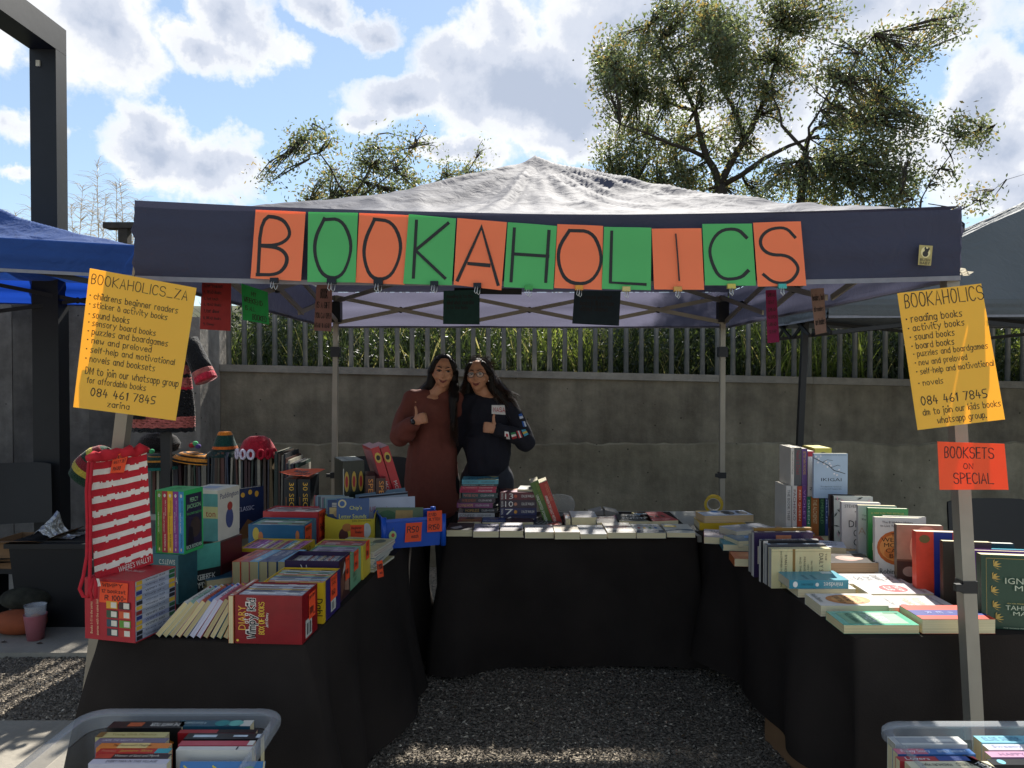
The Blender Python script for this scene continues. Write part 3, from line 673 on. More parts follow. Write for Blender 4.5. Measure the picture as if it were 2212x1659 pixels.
tree('shrub_tree', 11.5, [(985, 460, .04), (985, 420, .035)], [[(985, 420, .025), (960, 370, .012), (950, 340, .006)], [(990, 410, .02), (1030, 350, .012), (1045, 320, .005)]],
     [(970, 380, 45, 30, 1.), (1020, 370, 40, 35, .9), (930, 415, 40, 20, 1.), (1040, 330, 15, 20, .4), (960, 350, 25, 15, .6), (1030, 400, 30, 15, 1.)],
     'smaller hazy shrub close to the left of the canopy peak', .05, 1.3)
# ---------------------------------------------------------------- black steel portal on the left
steel = mat('#16181c', .5, .2, 5, bump=.03, bscale=20, metal=.2); steel2 = mat('#20242a', .5, .2, 5)
pf = empty('steel_portal', (-3.2, 5.2, 0), 'tall black steel post carrying a horizontal beam, left of the stall', 'portal')
a = at(68, 600, 5.2); ztop = at(110, 48, 5.2).z
b = MB(); b.box((a.x + 3.2, 0, 0), (a.x + 3.2 + .18, .125, ztop - .18), steel); b.build('post', pf)
b = MB(); b.box((a.x + 3.2, -7.5, ztop - .18 + .002), (a.x + 3.2 + .18, .125, ztop), steel); b.build('beam', pf)
b = MB(); b.box((a.x + 3.2 + .05, -.012, ztop - .30), (a.x + 3.2 + .075, -.001, ztop - .26), mat('#b8b09a')); b.build('bolt_plate', pf)
# weathered timber table top post on the wall (seen beside the tent corner)
tp = empty('timber_post', at(270, 525, 6.6), 'weathered timber post with cross board, just left of the tent corner', 'post')
wd_ = mat('#3b3630', .9, .3, 20); b = MB(); b.box((-.04, -.04, -.6), (.04, .04, .12), wd_); b.build('post', tp); b = MB(); b.box((-.16, -.06, .121), (.2, .06, .17), wd_); b.build('cross_board', tp)

# ================================================================ CANOPIES
def canopy_mat(col, col2, tr, tc, rough=.42, wr=1.0):
    m = bpy.data.materials.new('canopy_cloth'); m.use_nodes = True; t = m.node_tree; p = t.nodes['Principled BSDF']; nn = t.nodes.new; ll = t.links.new
    co = nn('ShaderNodeTexCoord'); n = nn('ShaderNodeTexNoise'); ll(co.outputs['Object'], n.inputs['Vector']); n.inputs['Scale'].default_value = 2.; n.inputs['Detail'].default_value = 6
    x = nn('ShaderNodeMix'); x.data_type = 'RGBA'; ll(n.outputs['Fac'], x.inputs['Factor']); x.inputs['A'].default_value = (*hx(col), 1); x.inputs['B'].default_value = (*hx(col2), 1)
    ll(x.outputs['Result'], p.inputs['Base Color']); p.inputs['Roughness'].default_value = rough; p.inputs['Specular IOR Level'].default_value = .12
    p.inputs['Sheen Weight'].default_value = .08
    w1 = nn('ShaderNodeTexNoise'); ll(co.outputs['Object'], w1.inputs['Vector']); w1.inputs['Scale'].default_value = 11; w1.inputs['Detail'].default_value = 7; w1.inputs['Distortion'].default_value = 1.5
    bp = nn('ShaderNodeBump'); bp.inputs['Strength'].default_value = .5 * wr; bp.inputs['Distance'].default_value = .03; ll(w1.outputs['Fac'], bp.inputs['Height']); ll(bp.outputs[0], p.inputs['Normal'])
    tr_ = nn('ShaderNodeBsdfTranslucent'); tr_.inputs[0].default_value = (*hx(tc), 1); ms = nn('ShaderNodeMixShader'); ms.inputs[0].default_value = tr
    ll(p.outputs[0], ms.inputs[1]); ll(tr_.outputs[0], ms.inputs[2]); ll(ms.outputs[0], t.nodes['Material Output'].inputs[0]); return m
def tent(M, hx_, hy, ze, zp, val, cloth, cloth_in, alu, label, sag=.05, frontdip=.0, wr=.02, legs=(), name='gazebo', valance_fn=None, PE=1.45):
    """pop-up gazebo: M at the middle of its footprint; half sizes; eaves and peak height; valance depth"""
    root = empty(name, M, label, 'gazebo')
    b = MB(); n = 150; vs = []; idx = {}
    for j in range(n + 1):
        for i in range(n + 1):
            u = -1 + 2 * i / n; v = -1 + 2 * j / n; m_ = max(abs(u), abs(v)); q = min(abs(u), abs(v)) / max(m_, 1e-6)
            z = ze + (zp - ze) * ((1 - m_) ** PE) - sag * math.sin(math.pi * m_) * (1 - q * q) * .8
            e = Vector((u * hx_ * 1.9, v * hy * 1.9, 0)); r = (u * u + v * v) ** .5; a = math.atan2(v, u)
            fold = abs(noise.noise(Vector((math.cos(a) * 7, math.sin(a) * 7, r * .6)))) - .25 + .5 * (abs(noise.noise(Vector((math.cos(a) * 16, math.sin(a) * 16, r * 1.2)))) - .25)
            z += wr * (3.2 * fold * min(1, r * 2.5) * max(0, 1 - m_ * .85) + .9 * (.3 - abs(noise.noise(e * 1.3 + Vector((noise.noise(e), 0, 0))))) * 1.3 + .5 * (.3 - abs(noise.noise(e * 3.1 + Vector((5, noise.noise(e * 2) * 1.5, 2)))))) * (min(1, (1 - m_) * 12))
            z -= frontdip * (1 - u * u) * max(0, -v) ** 8
            vs.append((u * hx_, v * hy, z))
    b.add(vs, [(j * (n + 1) + i, j * (n + 1) + i + 1, (j + 1) * (n + 1) + i + 1, (j + 1) * (n + 1) + i) for j in range(n) for i in range(n)], cloth)
    b.build('roof_cloth', root, smooth=True)
    for s, (p0, p1) in enumerate([((-1, -1), (1, -1)), ((1, -1), (1, 1)), ((1, 1), (-1, 1)), ((-1, 1), (-1, -1))]):
        b = MB(); vs = []; k1, k2 = 90, 9
        nx_, ny_ = (p1[1] - p0[1]) / 2, -(p1[0] - p0[0]) / 2
        for j in range(k2 + 1):
            for i in range(k1 + 1):
                t = i / k1; tt = j / k2; u = p0[0] + (p1[0] - p0[0]) * t; v = p0[1] + (p1[1] - p0[1]) * t
                dip = frontdip * (1 - u * u) if s == 0 else 0
                off = .006 * math.sin(9 * t + 3 * tt + s) * tt + .020 * noise.noise(Vector((t * 2.2 + s * 9, tt * 4.5, 0))) * (tt * (1.15 - tt) * 2 + .2) + .006 * noise.noise(Vector((t * 9, tt * 9, s))) + .003 * math.exp(-min(t, 1 - t) * 22) * math.sin(tt * 26) 
                zz_ = ze - dip - (val - (.010 * math.sin(t * math.pi) if s == 0 else 0)) * tt + (.0 if j else -.001)
                if valance_fn: zz_ += valance_fn(s, t, tt)
                vs.append((u * hx_ + nx_ * (.004 + off), v * hy + ny_ * (.004 + off), zz_))
        b.add(vs, [(j * (k1 + 1) + i, j * (k1 + 1) + i + 1, (j + 1) * (k1 + 1) + i + 1, (j + 1) * (k1 + 1) + i) for j in range(k2) for i in range(k1)], cloth if s == 0 else cloth_in)
        b.build('valance', root, smooth=True)
        # hem tape
        b = MB(); h = vs[-(k1 + 1):]; vv = []
        for (x, y, z) in h: vv += [(x + nx_ * .003, y + ny_ * .003, z + .012), (x + nx_ * .003, y + ny_ * .003, z - .004)]
        b.add(vv, [(2 * i, 2 * i + 1, 2 * i + 3, 2 * i + 2) for i in range(k1)], mat('#7f8087', .7)); b.build('hem', root, smooth=True)
    # scissor trusses
    ins = .05
    cs = [(-hx_ + ins, -hy + ins), (hx_ - ins, -hy + ins), (hx_ - ins, hy - ins), (-hx_ + ins, hy - ins)]
    for s in range(4):
        a_, c_ = Vector((*cs[s], 0)), Vector((*cs[(s + 1) % 4], 0)); side = (c_ - a_).normalized().cross(Vector((0, 0, 1))) * .012
        for h in range(3):
            p, q = a_.lerp(c_, h / 3), a_.lerp(c_, (h + 1) / 3)
            zt, zb = ze - .04, ze - .215
            for d_, (z0, z1) in ((1, (zt, zb)), (-1, (zb, zt))):
                b = MB(); b.beam(p + side * d_ + Vector((0, 0, z0)), q + side * d_ + Vector((0, 0, z1)), .012, .026, alu); b.build('truss_bar', root)
            mid = p.lerp(q, .5) + Vector((0, 0, (zt + zb) / 2)); b = MB(); b.ell(mid, (.018, .018, .022), mat('#17181b')); b.build('joint', root, smooth=True)
    for (u, v, bx, by, *tt_) in legs:
        tx_ = tt_[0] if tt_ else 0; top = Vector((u * (hx_ - ins) + tx_, v * (hy - ins), ze - .03)); bot = Vector((u * (hx_ - ins) + bx, v * (hy - ins) + by, 0))
        lg = MB(); lg.beam(top, bot, .043 if v < 0 else .034, .043 if v < 0 else .034, alu, (0, 1, 0)); lo_ = lg.build('leg', root)
        k = MB(); p = top.lerp(bot, .02); k.box((p.x - .035, p.y - .035, p.z - .14), (p.x + .035, p.y + .035, p.z), mat('#17181b')); (None if tt_ else k.build('bracket', root))
        k = MB(); p = top.lerp(bot, .18); k.box((p.x - .03, p.y - .03, p.z - .035), (p.x + .03, p.y + .03, p.z + .035), mat('#1c1d20')); k.build('slider', root)
        k = MB(); p = top.lerp(bot, .575); k.box((p.x - .024, p.y - .024, p.z - .02), (p.x + .024, p.y + .024, p.z + .02), mat('#1c1d20')); k.box((p.x - .05, p.y - .03, p.z - .012), (p.x - .0245, p.y - .012, p.z + .012), mat('#1c1d20')); k.build('clamp', root)
        k = MB(); k.box((bot.x - .05, bot.y - .05, 0), (bot.x + .05, bot.y + .05, .006), alu); k.build('foot_plate', root)
    b = MB(); b.tube([(0, 0, ze + .1), (0, 0, zp - .02)], .018, alu, 8); b.build('centre_pole', root)
    for s in range(4):
        b = MB(); b.beam((cs[s][0], cs[s][1], ze - .07), (0, 0, ze + .12), .012, .026, alu); b.build('roof_rib', root)
    return root
grey = canopy_mat('#393b4b', '#444658', .10, '#4a4b60', .75, .5); greyin = canopy_mat('#3f4150', '#494b5a', .26, '#8c8ba6', .6, .6)
alu = mat('#8f897d', .5, .12, 6, metal=.35, bump=.05, bscale=30)
TX, TY = .12, 3.905; THX, THY = 1.376, 1.365; ZE = 2.175; VAL = .245
def vfn(s, t, tt):
    return (.018 * (1 - t) - .012 * t) * (1 - tt) if s == 0 else 0
tent(Matrix.Translation((TX, TY, 0)), THX, THY, ZE, 2.72, VAL, grey, greyin, alu, 'dark grey pop-up gazebo over the book stall with letters pinned along its front', sag=.02, frontdip=.03, wr=.024,
     legs=[(-1, -1, -.52, .42, -.03), (1, -1, .085, -.14, .03), (1, 1, .0, .0), (-1, 1, -.03, 0)], valance_fn=vfn)
blue = canopy_mat('#27447c', '#2d4f8e', .15, '#2750a8', .5, .8); bluein = canopy_mat('#20407e', '#23468a', .34, '#1f4cc0', .5, .5)
blk = mat('#17181b', .5)
cnr = at(300, 600, 3.75); ang = 22
Mb = Matrix.Translation((cnr.x, cnr.y, 0)) @ Matrix.Rotation(R(ang), 4, 'Z') @ Matrix.Translation((-1.45, .95, 0))
tent(Mb, 1.45, .95, 2.245, 2.84, .16, blue, bluein, blk, 'blue pop-up gazebo of the neighbouring stall at the left edge', sag=.06, wr=.03, legs=[(-1, -1, 0, 0), (-1, 1, 0, 0)])
rg = canopy_mat('#565b5e', '#62676a', .08, '#70757a', .6, .6)
tent(Matrix.Translation((2.08 + 2.5, 5.0 + .6, 0)), 2.5, .6, 2.10, 3.24, .12, rg, rg, blk, 'grey-green pop-up gazebo of the next stall at the right edge', sag=.01, wr=.02, PE=1.05, legs=[(1, 1, 0, 0), (1, -1, 0, 0)])
# its leaning rear leg seen between the books and the fence
b = MB(); p0 = at(1742, 640, 5.6); p1 = at(1702, 1500, 5.6); b.beam(p0, p1, .042, .042, blk, (0, 1, 0)); o = b.build('steel_pole', label='thin black leaning pole in front of the concrete wall, behind the tall book pile', cat='pole')
# brand patch on the valance
q4 = lambda L_, Y: [at(x, y, Y) for x, y in L_]
pt = sign('cloth_patch', q4([(1986, 529), (2015, 531), (2011, 574), (1983, 572)], 2.515), '#a89a62', 'small gold cloth patch with a dark animal, right end of the grey valance', [], 'patch', bend=0, transl=0)
d = MB(); c4 = q4([(1986, 529), (2015, 531), (2011, 574), (1983, 572)], 2.512); cen = sum((Vector(q) for q in c4), Vector()) / 4; inv = Matrix.Translation(-cen)
tmp = MB(); U_ = c4[2] - c4[3]; V_ = c4[0] - c4[3]
deco(tmp, c4[3], U_, V_, [('E', .15, .38, .88, .93, '#d8cc96'), ('E', .28, .42, .72, .72, '#2a2622'), ('E', .42, .62, .74, .84, '#2a2622'), ('E', .4, .76, .54, .92, '#2a2622'), ('E', .66, .74, .8, .9, '#2a2622'), ('T', 'BUSH', .12, .2, .9, .34, '#2a2622'), ('T', 'BABY', .12, .04, .9, .17, '#2a2622')])
d.add(tmp.v, tmp.f, '#2a2622', inv); d.mats = tmp.mats; d.m = tmp.m; d.build('lettering', pt)
# little strap loops and a white rag at the right corner
b = MB(); b.tube([at(2074, 478, 2.56), at(2082, 484, 2.56), at(2081, 500, 2.56), at(2073, 504, 2.56)], .004, blk, 6); b.build('strap_buckle', label='small black strap buckle at the right corner of the grey canopy', cat='buckle', smooth=True)
b = MB(); b.tube([at(298, 455, 2.56), at(293, 465, 2.56), at(292, 478, 2.56)], .005, blk, 6); b.build('strap_buckle', label='small black strap hook at the left corner of the grey canopy', cat='buckle', smooth=True)
vs, fs, P_, n_ = quadsheet(q4([(2072, 577), (2100, 588), (2096, 596), (2072, 594)], 2.57), 6, 4, lambda u, v: .01 * math.sin(9 * u + 5 * v)); b = MB(); b.add(vs, fs, mat('#cfc9b8', .8, transl=.4)); b.build('rag', label='torn white scrap hanging out at the right corner of the canopy', cat='rag')
# ---------------------------------------------------------------- letters on the valance
ORG, GRN = '#ff8a5c', '#5cc070'
org = mat(ORG, .6, .04, 6, transl=.3); grn = mat(GRN, .6, .04, 6, transl=.3)
LQ = [('B', 0, (552, 453), (660, 458), (650, 607), (541, 601)), ('O', 1, (666, 458), (773, 460), (768, 610), (664, 609)), ('O', 0, (776, 460), (883, 465), (874, 615), (768, 610)), ('K', 1, (883, 463), (985, 472), (976, 616), (871, 613)),
      ('A', 0, (988, 471), (1095, 480), (1083, 627), (980, 615)), ('H', 1, (1097, 480), (1203, 488), (1195, 625), (1088, 620)), ('O', 0, (1204, 484), (1303, 488), (1300, 626), (1197, 622)), ('L', 1, (1305, 490), (1407, 492), (1406, 627), (1300, 624)),
      ('I', 0, (1408, 494), (1515, 493), (1521, 626), (1413, 625)), ('C', 1, (1517, 484), (1624, 483), (1633, 617), (1523, 616)), ('S', 0, (1627, 481), (1730, 478), (1742, 617), (1637, 619))]
LB = ['orange paper sheet with a black letter B, first of the banner', 'green paper sheet with a black letter O, second of the banner', 'orange paper sheet with a black letter O, beside the K', 'green paper sheet with a black letter K', 'orange paper sheet with a black letter A', 'green paper sheet with a black letter H',
      'orange paper sheet with a black letter O, between the H and the L', 'green paper sheet with a black letter L', 'orange paper sheet with a black letter I', 'green paper sheet with a black letter C', 'orange paper sheet with a black letter S, last of the banner']
BXS = {'B': (.13, .1, .7, .93), 'O': (.13, .09, .87, .93), 'K': (.19, .09, .86, .9), 'A': (.08, .1, .9, .92), 'H': (.16, .08, .86, .9), 'L': (.17, .09, .9, .9), 'I': (.48, .09, .53, .86), 'C': (.13, .09, .88, .9), 'S': (.14, .1, .84, .95)}
INKG = mat('#1b1d1f', .6)
for i, (ch, c, a, b_, c_, d_) in enumerate(LQ):
    Y = 2.508 - .002 * (i % 2); bx = BXS[ch] if not (ch == 'O' and i == 6) else (.07, .1, .95, .92)
    if ch == 'I':
        sign('letter_sheet', q4([a, b_, c_, d_], Y), grn if c else org, LB[i], [], 'letter sheet', 'banner letter sheets', bend=.004, fold=.0)
        root = [o for o in sc.objects if o.get('label') == LB[i]][0]
        cen = root.location.copy(); vs, fs, P_, n_ = quadsheet(q4([a, b_, c_, d_], Y - .001), 8, 10, None); t = MB(); ribbon(t, [(.475, .9), (.495, .5), (.505, .15)], .03, 0, INKG, None, lambda x, y: (x, y))
        dd = MB(); dd.add([P_(x, y, .004) for x, y, z in t.v], t.f, INKG, Matrix.Translation(-cen)); dd.build('lettering', root)
    else: sign('letter_sheet', q4([a, b_, c_, d_], Y), grn if c else org, LB[i], [(ch,) + bx + (.36,)], 'letter sheet', 'banner letter sheets', bend=.004, ink=INKG)
# binder clips
def clip(px, py, Y, col, label, s=1.):
    root = empty('binder_clip', at(px, py, Y), label, 'binder clip', 'binder clips along the valance')
    b = MB(); w_ = .013 * s; b.add([(-w_, -.002, 0), (w_, -.002, 0), (w_, -.007, -.016 * s), (-w_, -.007, -.016 * s), (-w_, .006, 0), (w_, .006, 0), (w_, .010, -.016 * s), (-w_, .010, -.016 * s)], [(0, 1, 2, 3), (7, 6, 5, 4), (3, 2, 6, 7), (0, 3, 7, 4), (1, 5, 6, 2)], col); b.build('clamp', root)
    b = MB(); k = [(-.006, -.008, -.014), (-.009, -.01, -.03), (-.004, -.011, -.037), (.0, -.011, -.03), (.001, -.008, -.014)]; k = [(x * s, y, z * s) for x, y, z in k]
    b.tube(k, .0011, mat('#c9c9c4', .3, metal=.8), 5); b.tube([(x + .008 * s, y + .015, z - .002) for x, y, z in k], .0011, mat('#c9c9c4', .3, metal=.8), 5); b.build('handle', root, smooth=True); return root
for (px, py, col, nm) in [(592, 600, '#121316', 'black binder clip under the letter B'), (716, 601, '#121316', 'large black binder clip under the first green O'), (817, 603, '#121316', 'large black binder clip under the second O'), (938, 607, '#121316', 'black binder clip under the K'), (1031, 611, '#121316', 'black binder clip under the A'),
                          (1142, 616, '#3c8f42', 'green binder clip under the H'), (1251, 616, '#c8862a', 'amber binder clip under the third O'), (1353, 619, '#b9a767', 'beige binder clip under the L'), (1464, 619, '#b98c45', 'brownish gold binder clip under the I'), (1580, 613, '#b9a94d', 'yellow binder clip under the C'), (1690, 613, '#3f9c92', 'teal binder clip under the S')]:
    clip(px, py, 2.500, mat(col, .4), nm, 1.15 if px in (716, 817) else 1.)
# ---------------------------------------------------------------- posters
sign('poster', q4([(194.6, 579.6), (425, 622), (380, 908.7), (158.6, 879.6)], 2.45), mat('#ffcf52', .55, .03, 6, transl=.42, tcol=hx('#ffd25c')), 'yellow handwritten poster tied to the left front tent leg', [
    ('BOOKAHOLICS_ZA', .03, .035, .93, .105, .5), ('* childrens beginner readers', .035, .168, .86, .225), ('* sticker & activity books', .04, .232, .77, .285), ('* sound books', .045, .3, .42, .345), ('* sensory board books', .05, .36, .68, .415), ('* puzzles and boardgames', .055, .42, .81, .478),
    ('* new and preloved', .06, .485, .66, .54), ('* self-help and motivational', .06, .55, .9, .605), ('* novels and booksets', .065, .615, .72, .66), ('DM to join our whatsapp group', .075, .70, .97, .765), ('for affordable books', .10, .77, .66, .812), ('084 461 7845', .15, .845, .77, .9, .7), ('zarina', .32, .925, .53, .965)], lw=.72)
sign('poster', q4([(1938, 633.5), (2119.5, 612.4), (2171, 906), (1982, 929)], 2.36), mat('#ffcf52', .55, .03, 6, transl=.42, tcol=hx('#ffd25c')), 'yellow handwritten poster tied to the right front tent leg', [
    ('BOOKAHOLICS', .07, .015, 1.0, .115, .5), ('* reading books', .06, .17, .72, .235), ('* activity books', .07, .24, .73, .3), ('* sound books', .075, .305, .6, .35), ('* board books', .08, .37, .58, .415), ('* puzzles and boardgames', .085, .43, .95, .485), ('* new and preloved', .09, .495, .7, .55), ('* self-help and motivational', .09, .56, .98, .615), ('* novels', .095, .645, .38, .685),
    ('084 461 7845', .09, .765, .85, .825, .7), ('dm to join our kids books', .09, .855, .98, .915), ('whatsapp group.', .24, .925, .8, .985)], lw=.72)
sign('sign_card', q4([(2024.5, 953.7), (2169.7, 958.7), (2178.6, 1058), (2029.5, 1058)], 2.35), mat('#ff5a2c', .55, .03, 6, transl=.2), 'orange-red BOOKSETS ON SPECIAL card on the right front leg', [('BOOKSETS', .1, .1, .83, .33, .62), ('ON', .38, .45, .52, .56), ('SPECIAL', .22, .65, .8, .87, .62)], lw=.7)
DK = mat('#241c1c', .7)
sign('hanging_note', q4([(436, 598), (500, 602), (498, 715), (432, 711)], 3.1), mat('#a8322e', .7, transl=.3), 'dark red note listing a reading timetable, hanging at the left', [('2. READ Books', .1, .03, .66, .08), ('3. Eat breakfast', .1, .13, .7, .19), ('4. READ Books', .1, .25, .66, .31), ('5. Eat lunch', .1, .38, .56, .43), ('6. READ Books', .1, .49, .66, .54), ('7. Eat dinner', .1, .61, .6, .67), ('8. READ Books', .1, .75, .66, .8), ('9. Sleep', .1, .87, .44, .93)], ink=DK)
sign('hanging_note', q4([(521, 612), (578, 631), (581, 701), (524, 691)], 2.95), mat('#23994c', .7, transl=.3), 'green note saying MY WEEKEND IS ALL BOOKED under the valance', [('MY', .38, .14, .56, .26), ('WEEKEND', .08, .34, .78, .48), ('IS ALL', .12, .58, .5, .7), ('BOOKED', .38, .78, .92, .94)], ink=DK)
sign('hanging_note', q4([(684, 608), (718, 610), (716, 716), (678, 714)], 3.3), mat('#8c6560', .8, transl=.2), 'brownish pink note saying BOOK IS A GIFT, beside a rear leg', [('BOOK', .28, .14, .72, .33), ('IS A GIFT', .1, .41, .86, .53), ('YOU CAN OPEN', .05, .63, .95, .74), ('AGAIN & AGAIN', .02, .84, .92, .93)], ink=DK)
sign('hanging_note', q4([(958, 628), (1036, 626), (1036, 701), (957, 700)], 3.9), mat('#1d3f3c', .8, transl=.12), 'dark teal note about reading and the mind, under the letter A', [('Reading is to the', .1, .13, .82, .25), ('mind what exercise', .1, .3, .84, .41), ('is to the body', .1, .46, .68, .58)], ink=DK)
sign('hanging_note', q4([(1241, 627), (1341, 628), (1337, 704), (1236, 699)], 3.9), mat('#20303a', .8, transl=.1), 'dark slate note about a house without books, right of the centre', [('A house without', .14, .13, .82, .25), ('books is like a room', .14, .31, .86, .43), ('without windows', .14, .48, .74, .6)], ink=DK)
sign('hanging_note', q4([(1654, 627), (1677, 626), (1684, 739), (1658, 741)], 3.2), mat('#8a2350', .8, transl=.25), 'narrow magenta note hanging edge-on at the right', [('1.READ', .15, .06, .85, .12), ('2.EAT', .15, .2, .75, .26), ('3.READ', .15, .34, .85, .4), ('4.LUNCH', .15, .48, .85, .54), ('5.READ', .15, .62, .85, .68), ('SLEEP', .2, .76, .85, .82)], ink=DK)
sign('hanging_note', q4([(1751, 624), (1780, 622), (1786, 718), (1762, 723)], 3.0), mat('#8b7268', .8, transl=.2), 'brown note about readers and leaders, rightmost under the canopy', [('leaders, but', .08, .13, .95, .26), ('all readers', .1, .4, .85, .5), ('are leaders', .12, .66, .95, .8)], ink=DK)
b = MB(); p = at(990, 628, 3.95); q = at(1127, 630, 3.95); b.beam(p + Vector((-.02, 0, 0)), q, .02, .03, blk); b.build('dark_bar', label='short dark bar tied under the canopy behind the teal note', cat='bar')

# ================================================================ TABLES AND CLOTHS
def table(cx, cy, ang, W, D, z, label, leg=(.06, .08)):
    M = Matrix.Translation((cx, cy, 0)) @ Matrix.Rotation(R(ang), 4, 'Z'); root = empty('folding_table', M, label, 'table', 'folding tables of the stalls')
    b = MB(); b.box((-W / 2, -D / 2, z - .035), (W / 2, D / 2, z), mat('#8f8d86', .5, .1, 12, bump=.05)); b.build('table_top', root)
    for sx in (-1, 1):
        for sy in (-1, 1):
            b = MB(); b.tube([(sx * (W / 2 - leg[0]), sy * (D / 2 - leg[1]), z - .036), (sx * (W / 2 - leg[0]), sy * (D / 2 - leg[1]), 0)], .013, mat('#9a9a98', .4, metal=.7), 8); b.build('leg', root, smooth=True)
    return root
clothm = mat('#292421', .95, .25, 3, bump=.15, bscale=160, spec=.12, key='tablecloth')
def drape(cx, cy, ang, W, D, z, hem, label, flare=.1, lumps=(), seed=0, skip=()):
    """black cloth over a table: top sheet and folded skirts"""
    M = Matrix.Translation((cx, cy, 0)) @ Matrix.Rotation(R(ang), 4, 'Z'); Mi = M.inverted(); b = MB(); W2, D2 = W / 2 + .004, D / 2 + .004
    per = []; n = 44; r = .03
    for (x0, y0, x1, y1, nx_, ny_) in ((-W2, -D2, W2, -D2, 0, -1), (W2, -D2, W2, D2, 1, 0), (W2, D2, -W2, D2, 0, 1), (-W2, D2, -W2, -D2, -1, 0)):
        L_ = math.hypot(x1 - x0, y1 - y0); k = max(8, int(L_ / .018))
        for i in range(k): per.append((x0 + (x1 - x0) * i / k, y0 + (y1 - y0) * i / k, nx_, ny_, i / k))
    K = len(per); rows = 16; vs = []; s = 0
    ns = []
    for i in range(K):   # smoothed normals
        ax_, ay_ = 0, 0
        for d_ in range(-4, 5): q = per[(i + d_) % K]; ax_ += q[2]; ay_ += q[3]
        l = math.hypot(ax_, ay_); ns.append((ax_ / l, ay_ / l))
    for j in range(rows + 1):
        t = j / rows
        for i in range(K):
            x, y, _, _, tt = per[i]; nx_, ny_ = ns[i]; a = i * .018
            cor = math.exp(-min(tt, 1 - tt) * 9)
            fold = .5 * math.sin(a * 13 + 2 * noise.noise(Vector((a * 1.7, seed, 0)))) + .8 * noise.noise(Vector((a * 4.2, seed + 2, t * .8)))
            fold2 = fold + .8 * abs(noise.noise(Vector((a * 2.1 + seed, 3, 0)))); off = t ** .8 * (flare * (.35 + .75 * cor) + (.042 + .045 * cor) * fold2 * 1.3) + .003
            X, Y_ = x + nx_ * off, y + ny_ * off
            for (lx, ly, rad, dx, dy) in lumps:
                g_ = math.exp(-((x - lx) ** 2 + (y - ly) ** 2) / rad ** 2) * t ** 1.3; X += dx * g_; Y_ += dy * g_
            zz_ = z + .004 - (z - hem - .012 * fold - .02 * noise.noise(Vector((a * 2, 7, seed)))) * t
            if j == 0: zz_ = z + .004
            vs.append((X, Y_, zz_))
    fs = [(j * K + i, (j + 1) * K + i, (j + 1) * K + (i + 1) % K, j * K + (i + 1) % K) for j in range(rows) for i in range(K)]
    b.add(vs, fs, clothm); b.add([vs[i] for i in range(K)], [tuple(range(K))], clothm)
    me = b.build('tablecloth', label=label, cat='tablecloth', group='black cloths over the stall tables', smooth=True); me.matrix_world = M; return me
TZ = .72; SZ = TZ + .006
# left table
LA = -5
Ml = Matrix.Translation(((-1.385 - .69) / 2, 2.52, 0)) @ Matrix.Rotation(R(LA), 4, 'Z')
lc = Ml @ Vector((0, .9, 0)); table(lc.x, lc.y, LA, .69, 1.76, TZ, 'folding table hidden under the black cloth of the left row of box sets')
drape(lc.x, lc.y, LA, .70, 1.80, TZ, .03, 'black cloth over the left table, flared at its lower right corner', .10, lumps=[(.35, .15, .3, .12, .0), (.35, -.9, .2, .02, .05)], seed=1)
# back table
table(.52, 4.53, 0, 1.75, .74, TZ, 'folding table across the back of the stall, bare grey at its right end')
drape(.325, 4.50, 0, 1.36, .72, TZ, .02, 'black cloth over the back table between the two side tables', .10, lumps=[(-.68, -.2, .25, -.03, -.06)], seed=5)
# right table
RA = 4
Mr_ = Matrix.Translation((1.63, 2.58, 0)) @ Matrix.Rotation(R(RA), 4, 'Z')
rc = Mr_ @ Vector((0, .86, 0)); table(rc.x, rc.y, RA, .92, 1.68, TZ, 'folding table hidden under the black cloth of the right row of books')
drape(rc.x, rc.y, RA, .94, 1.72, TZ, .13, 'black cloth over the right table, hem hanging clear of the gravel', .015, lumps=[(-.47, .6, .3, -.08, 0)], seed=9)
# ================================================================ PEOPLE
from mathutils.bvhtree import BVHTree
SKIN = mat('#bd8868', .5, .06, 40, bump=.03, bscale=200, key='skin'); HAIRM = mat('#17120f', .55, .3, 120, spec=.22, key='hair', transl=.0)
STRM = mat('#3c2b20', .35, .3, 60, spec=.6)
LIP = mat('#7c3f3a', .45, .05); BROW = mat('#120d0b', .8)
def hands(mb, P, f, up, m):
    """a thumbs-up fist: palm, four curled fingers, thumb; P wrist, f forearm direction, up thumb direction"""
    f = Vector(f).normalized(); up = Vector(up); up = (up - f * up.dot(f)).normalized(); n = f.cross(up); n = n if n.y > 0 else -n     # n points to the body
    K_ = .86; C = Vector(P) + f * .042
    mb.cap(Vector(P) - f * .02, Vector(P) + f * .02, .024, .027, m)
    rot = Matrix((f, n, up)).transposed()
    mb.ell(C, (.039, .017, .036), m, rot=rot)
    for i in range(4):
        o = up * (.027 - .0178 * i); ln = (.026, .030, .028, .023)[i]
        k0 = C + f * .028 + o; k1 = k0 + f * ln * .55 + n * .018; k2 = k1 + n * .024 - f * .012; k3 = k2 - f * .024 - n * .006
        mb.cap(C + o * .8, k0, .0105, .0105, m, 8); mb.cap(k0, k1, .0105, .0098, m, 8); mb.cap(k1, k2, .0096, .009, m, 8); mb.cap(k2, k3, .009, .008, m, 8)
    t0 = C + up * .016 - f * .018; t1 = C + up * .044 - f * .006; t2 = t1 + up * .026 + f * .006; t3 = t2 + up * .018 - f * .002
    mb.cap(t0, t1, .016, .012, m, 8); mb.cap(t1, t2, .0115, .0105, m, 8); mb.cap(t2, t3, .0105, .0085, m, 8)
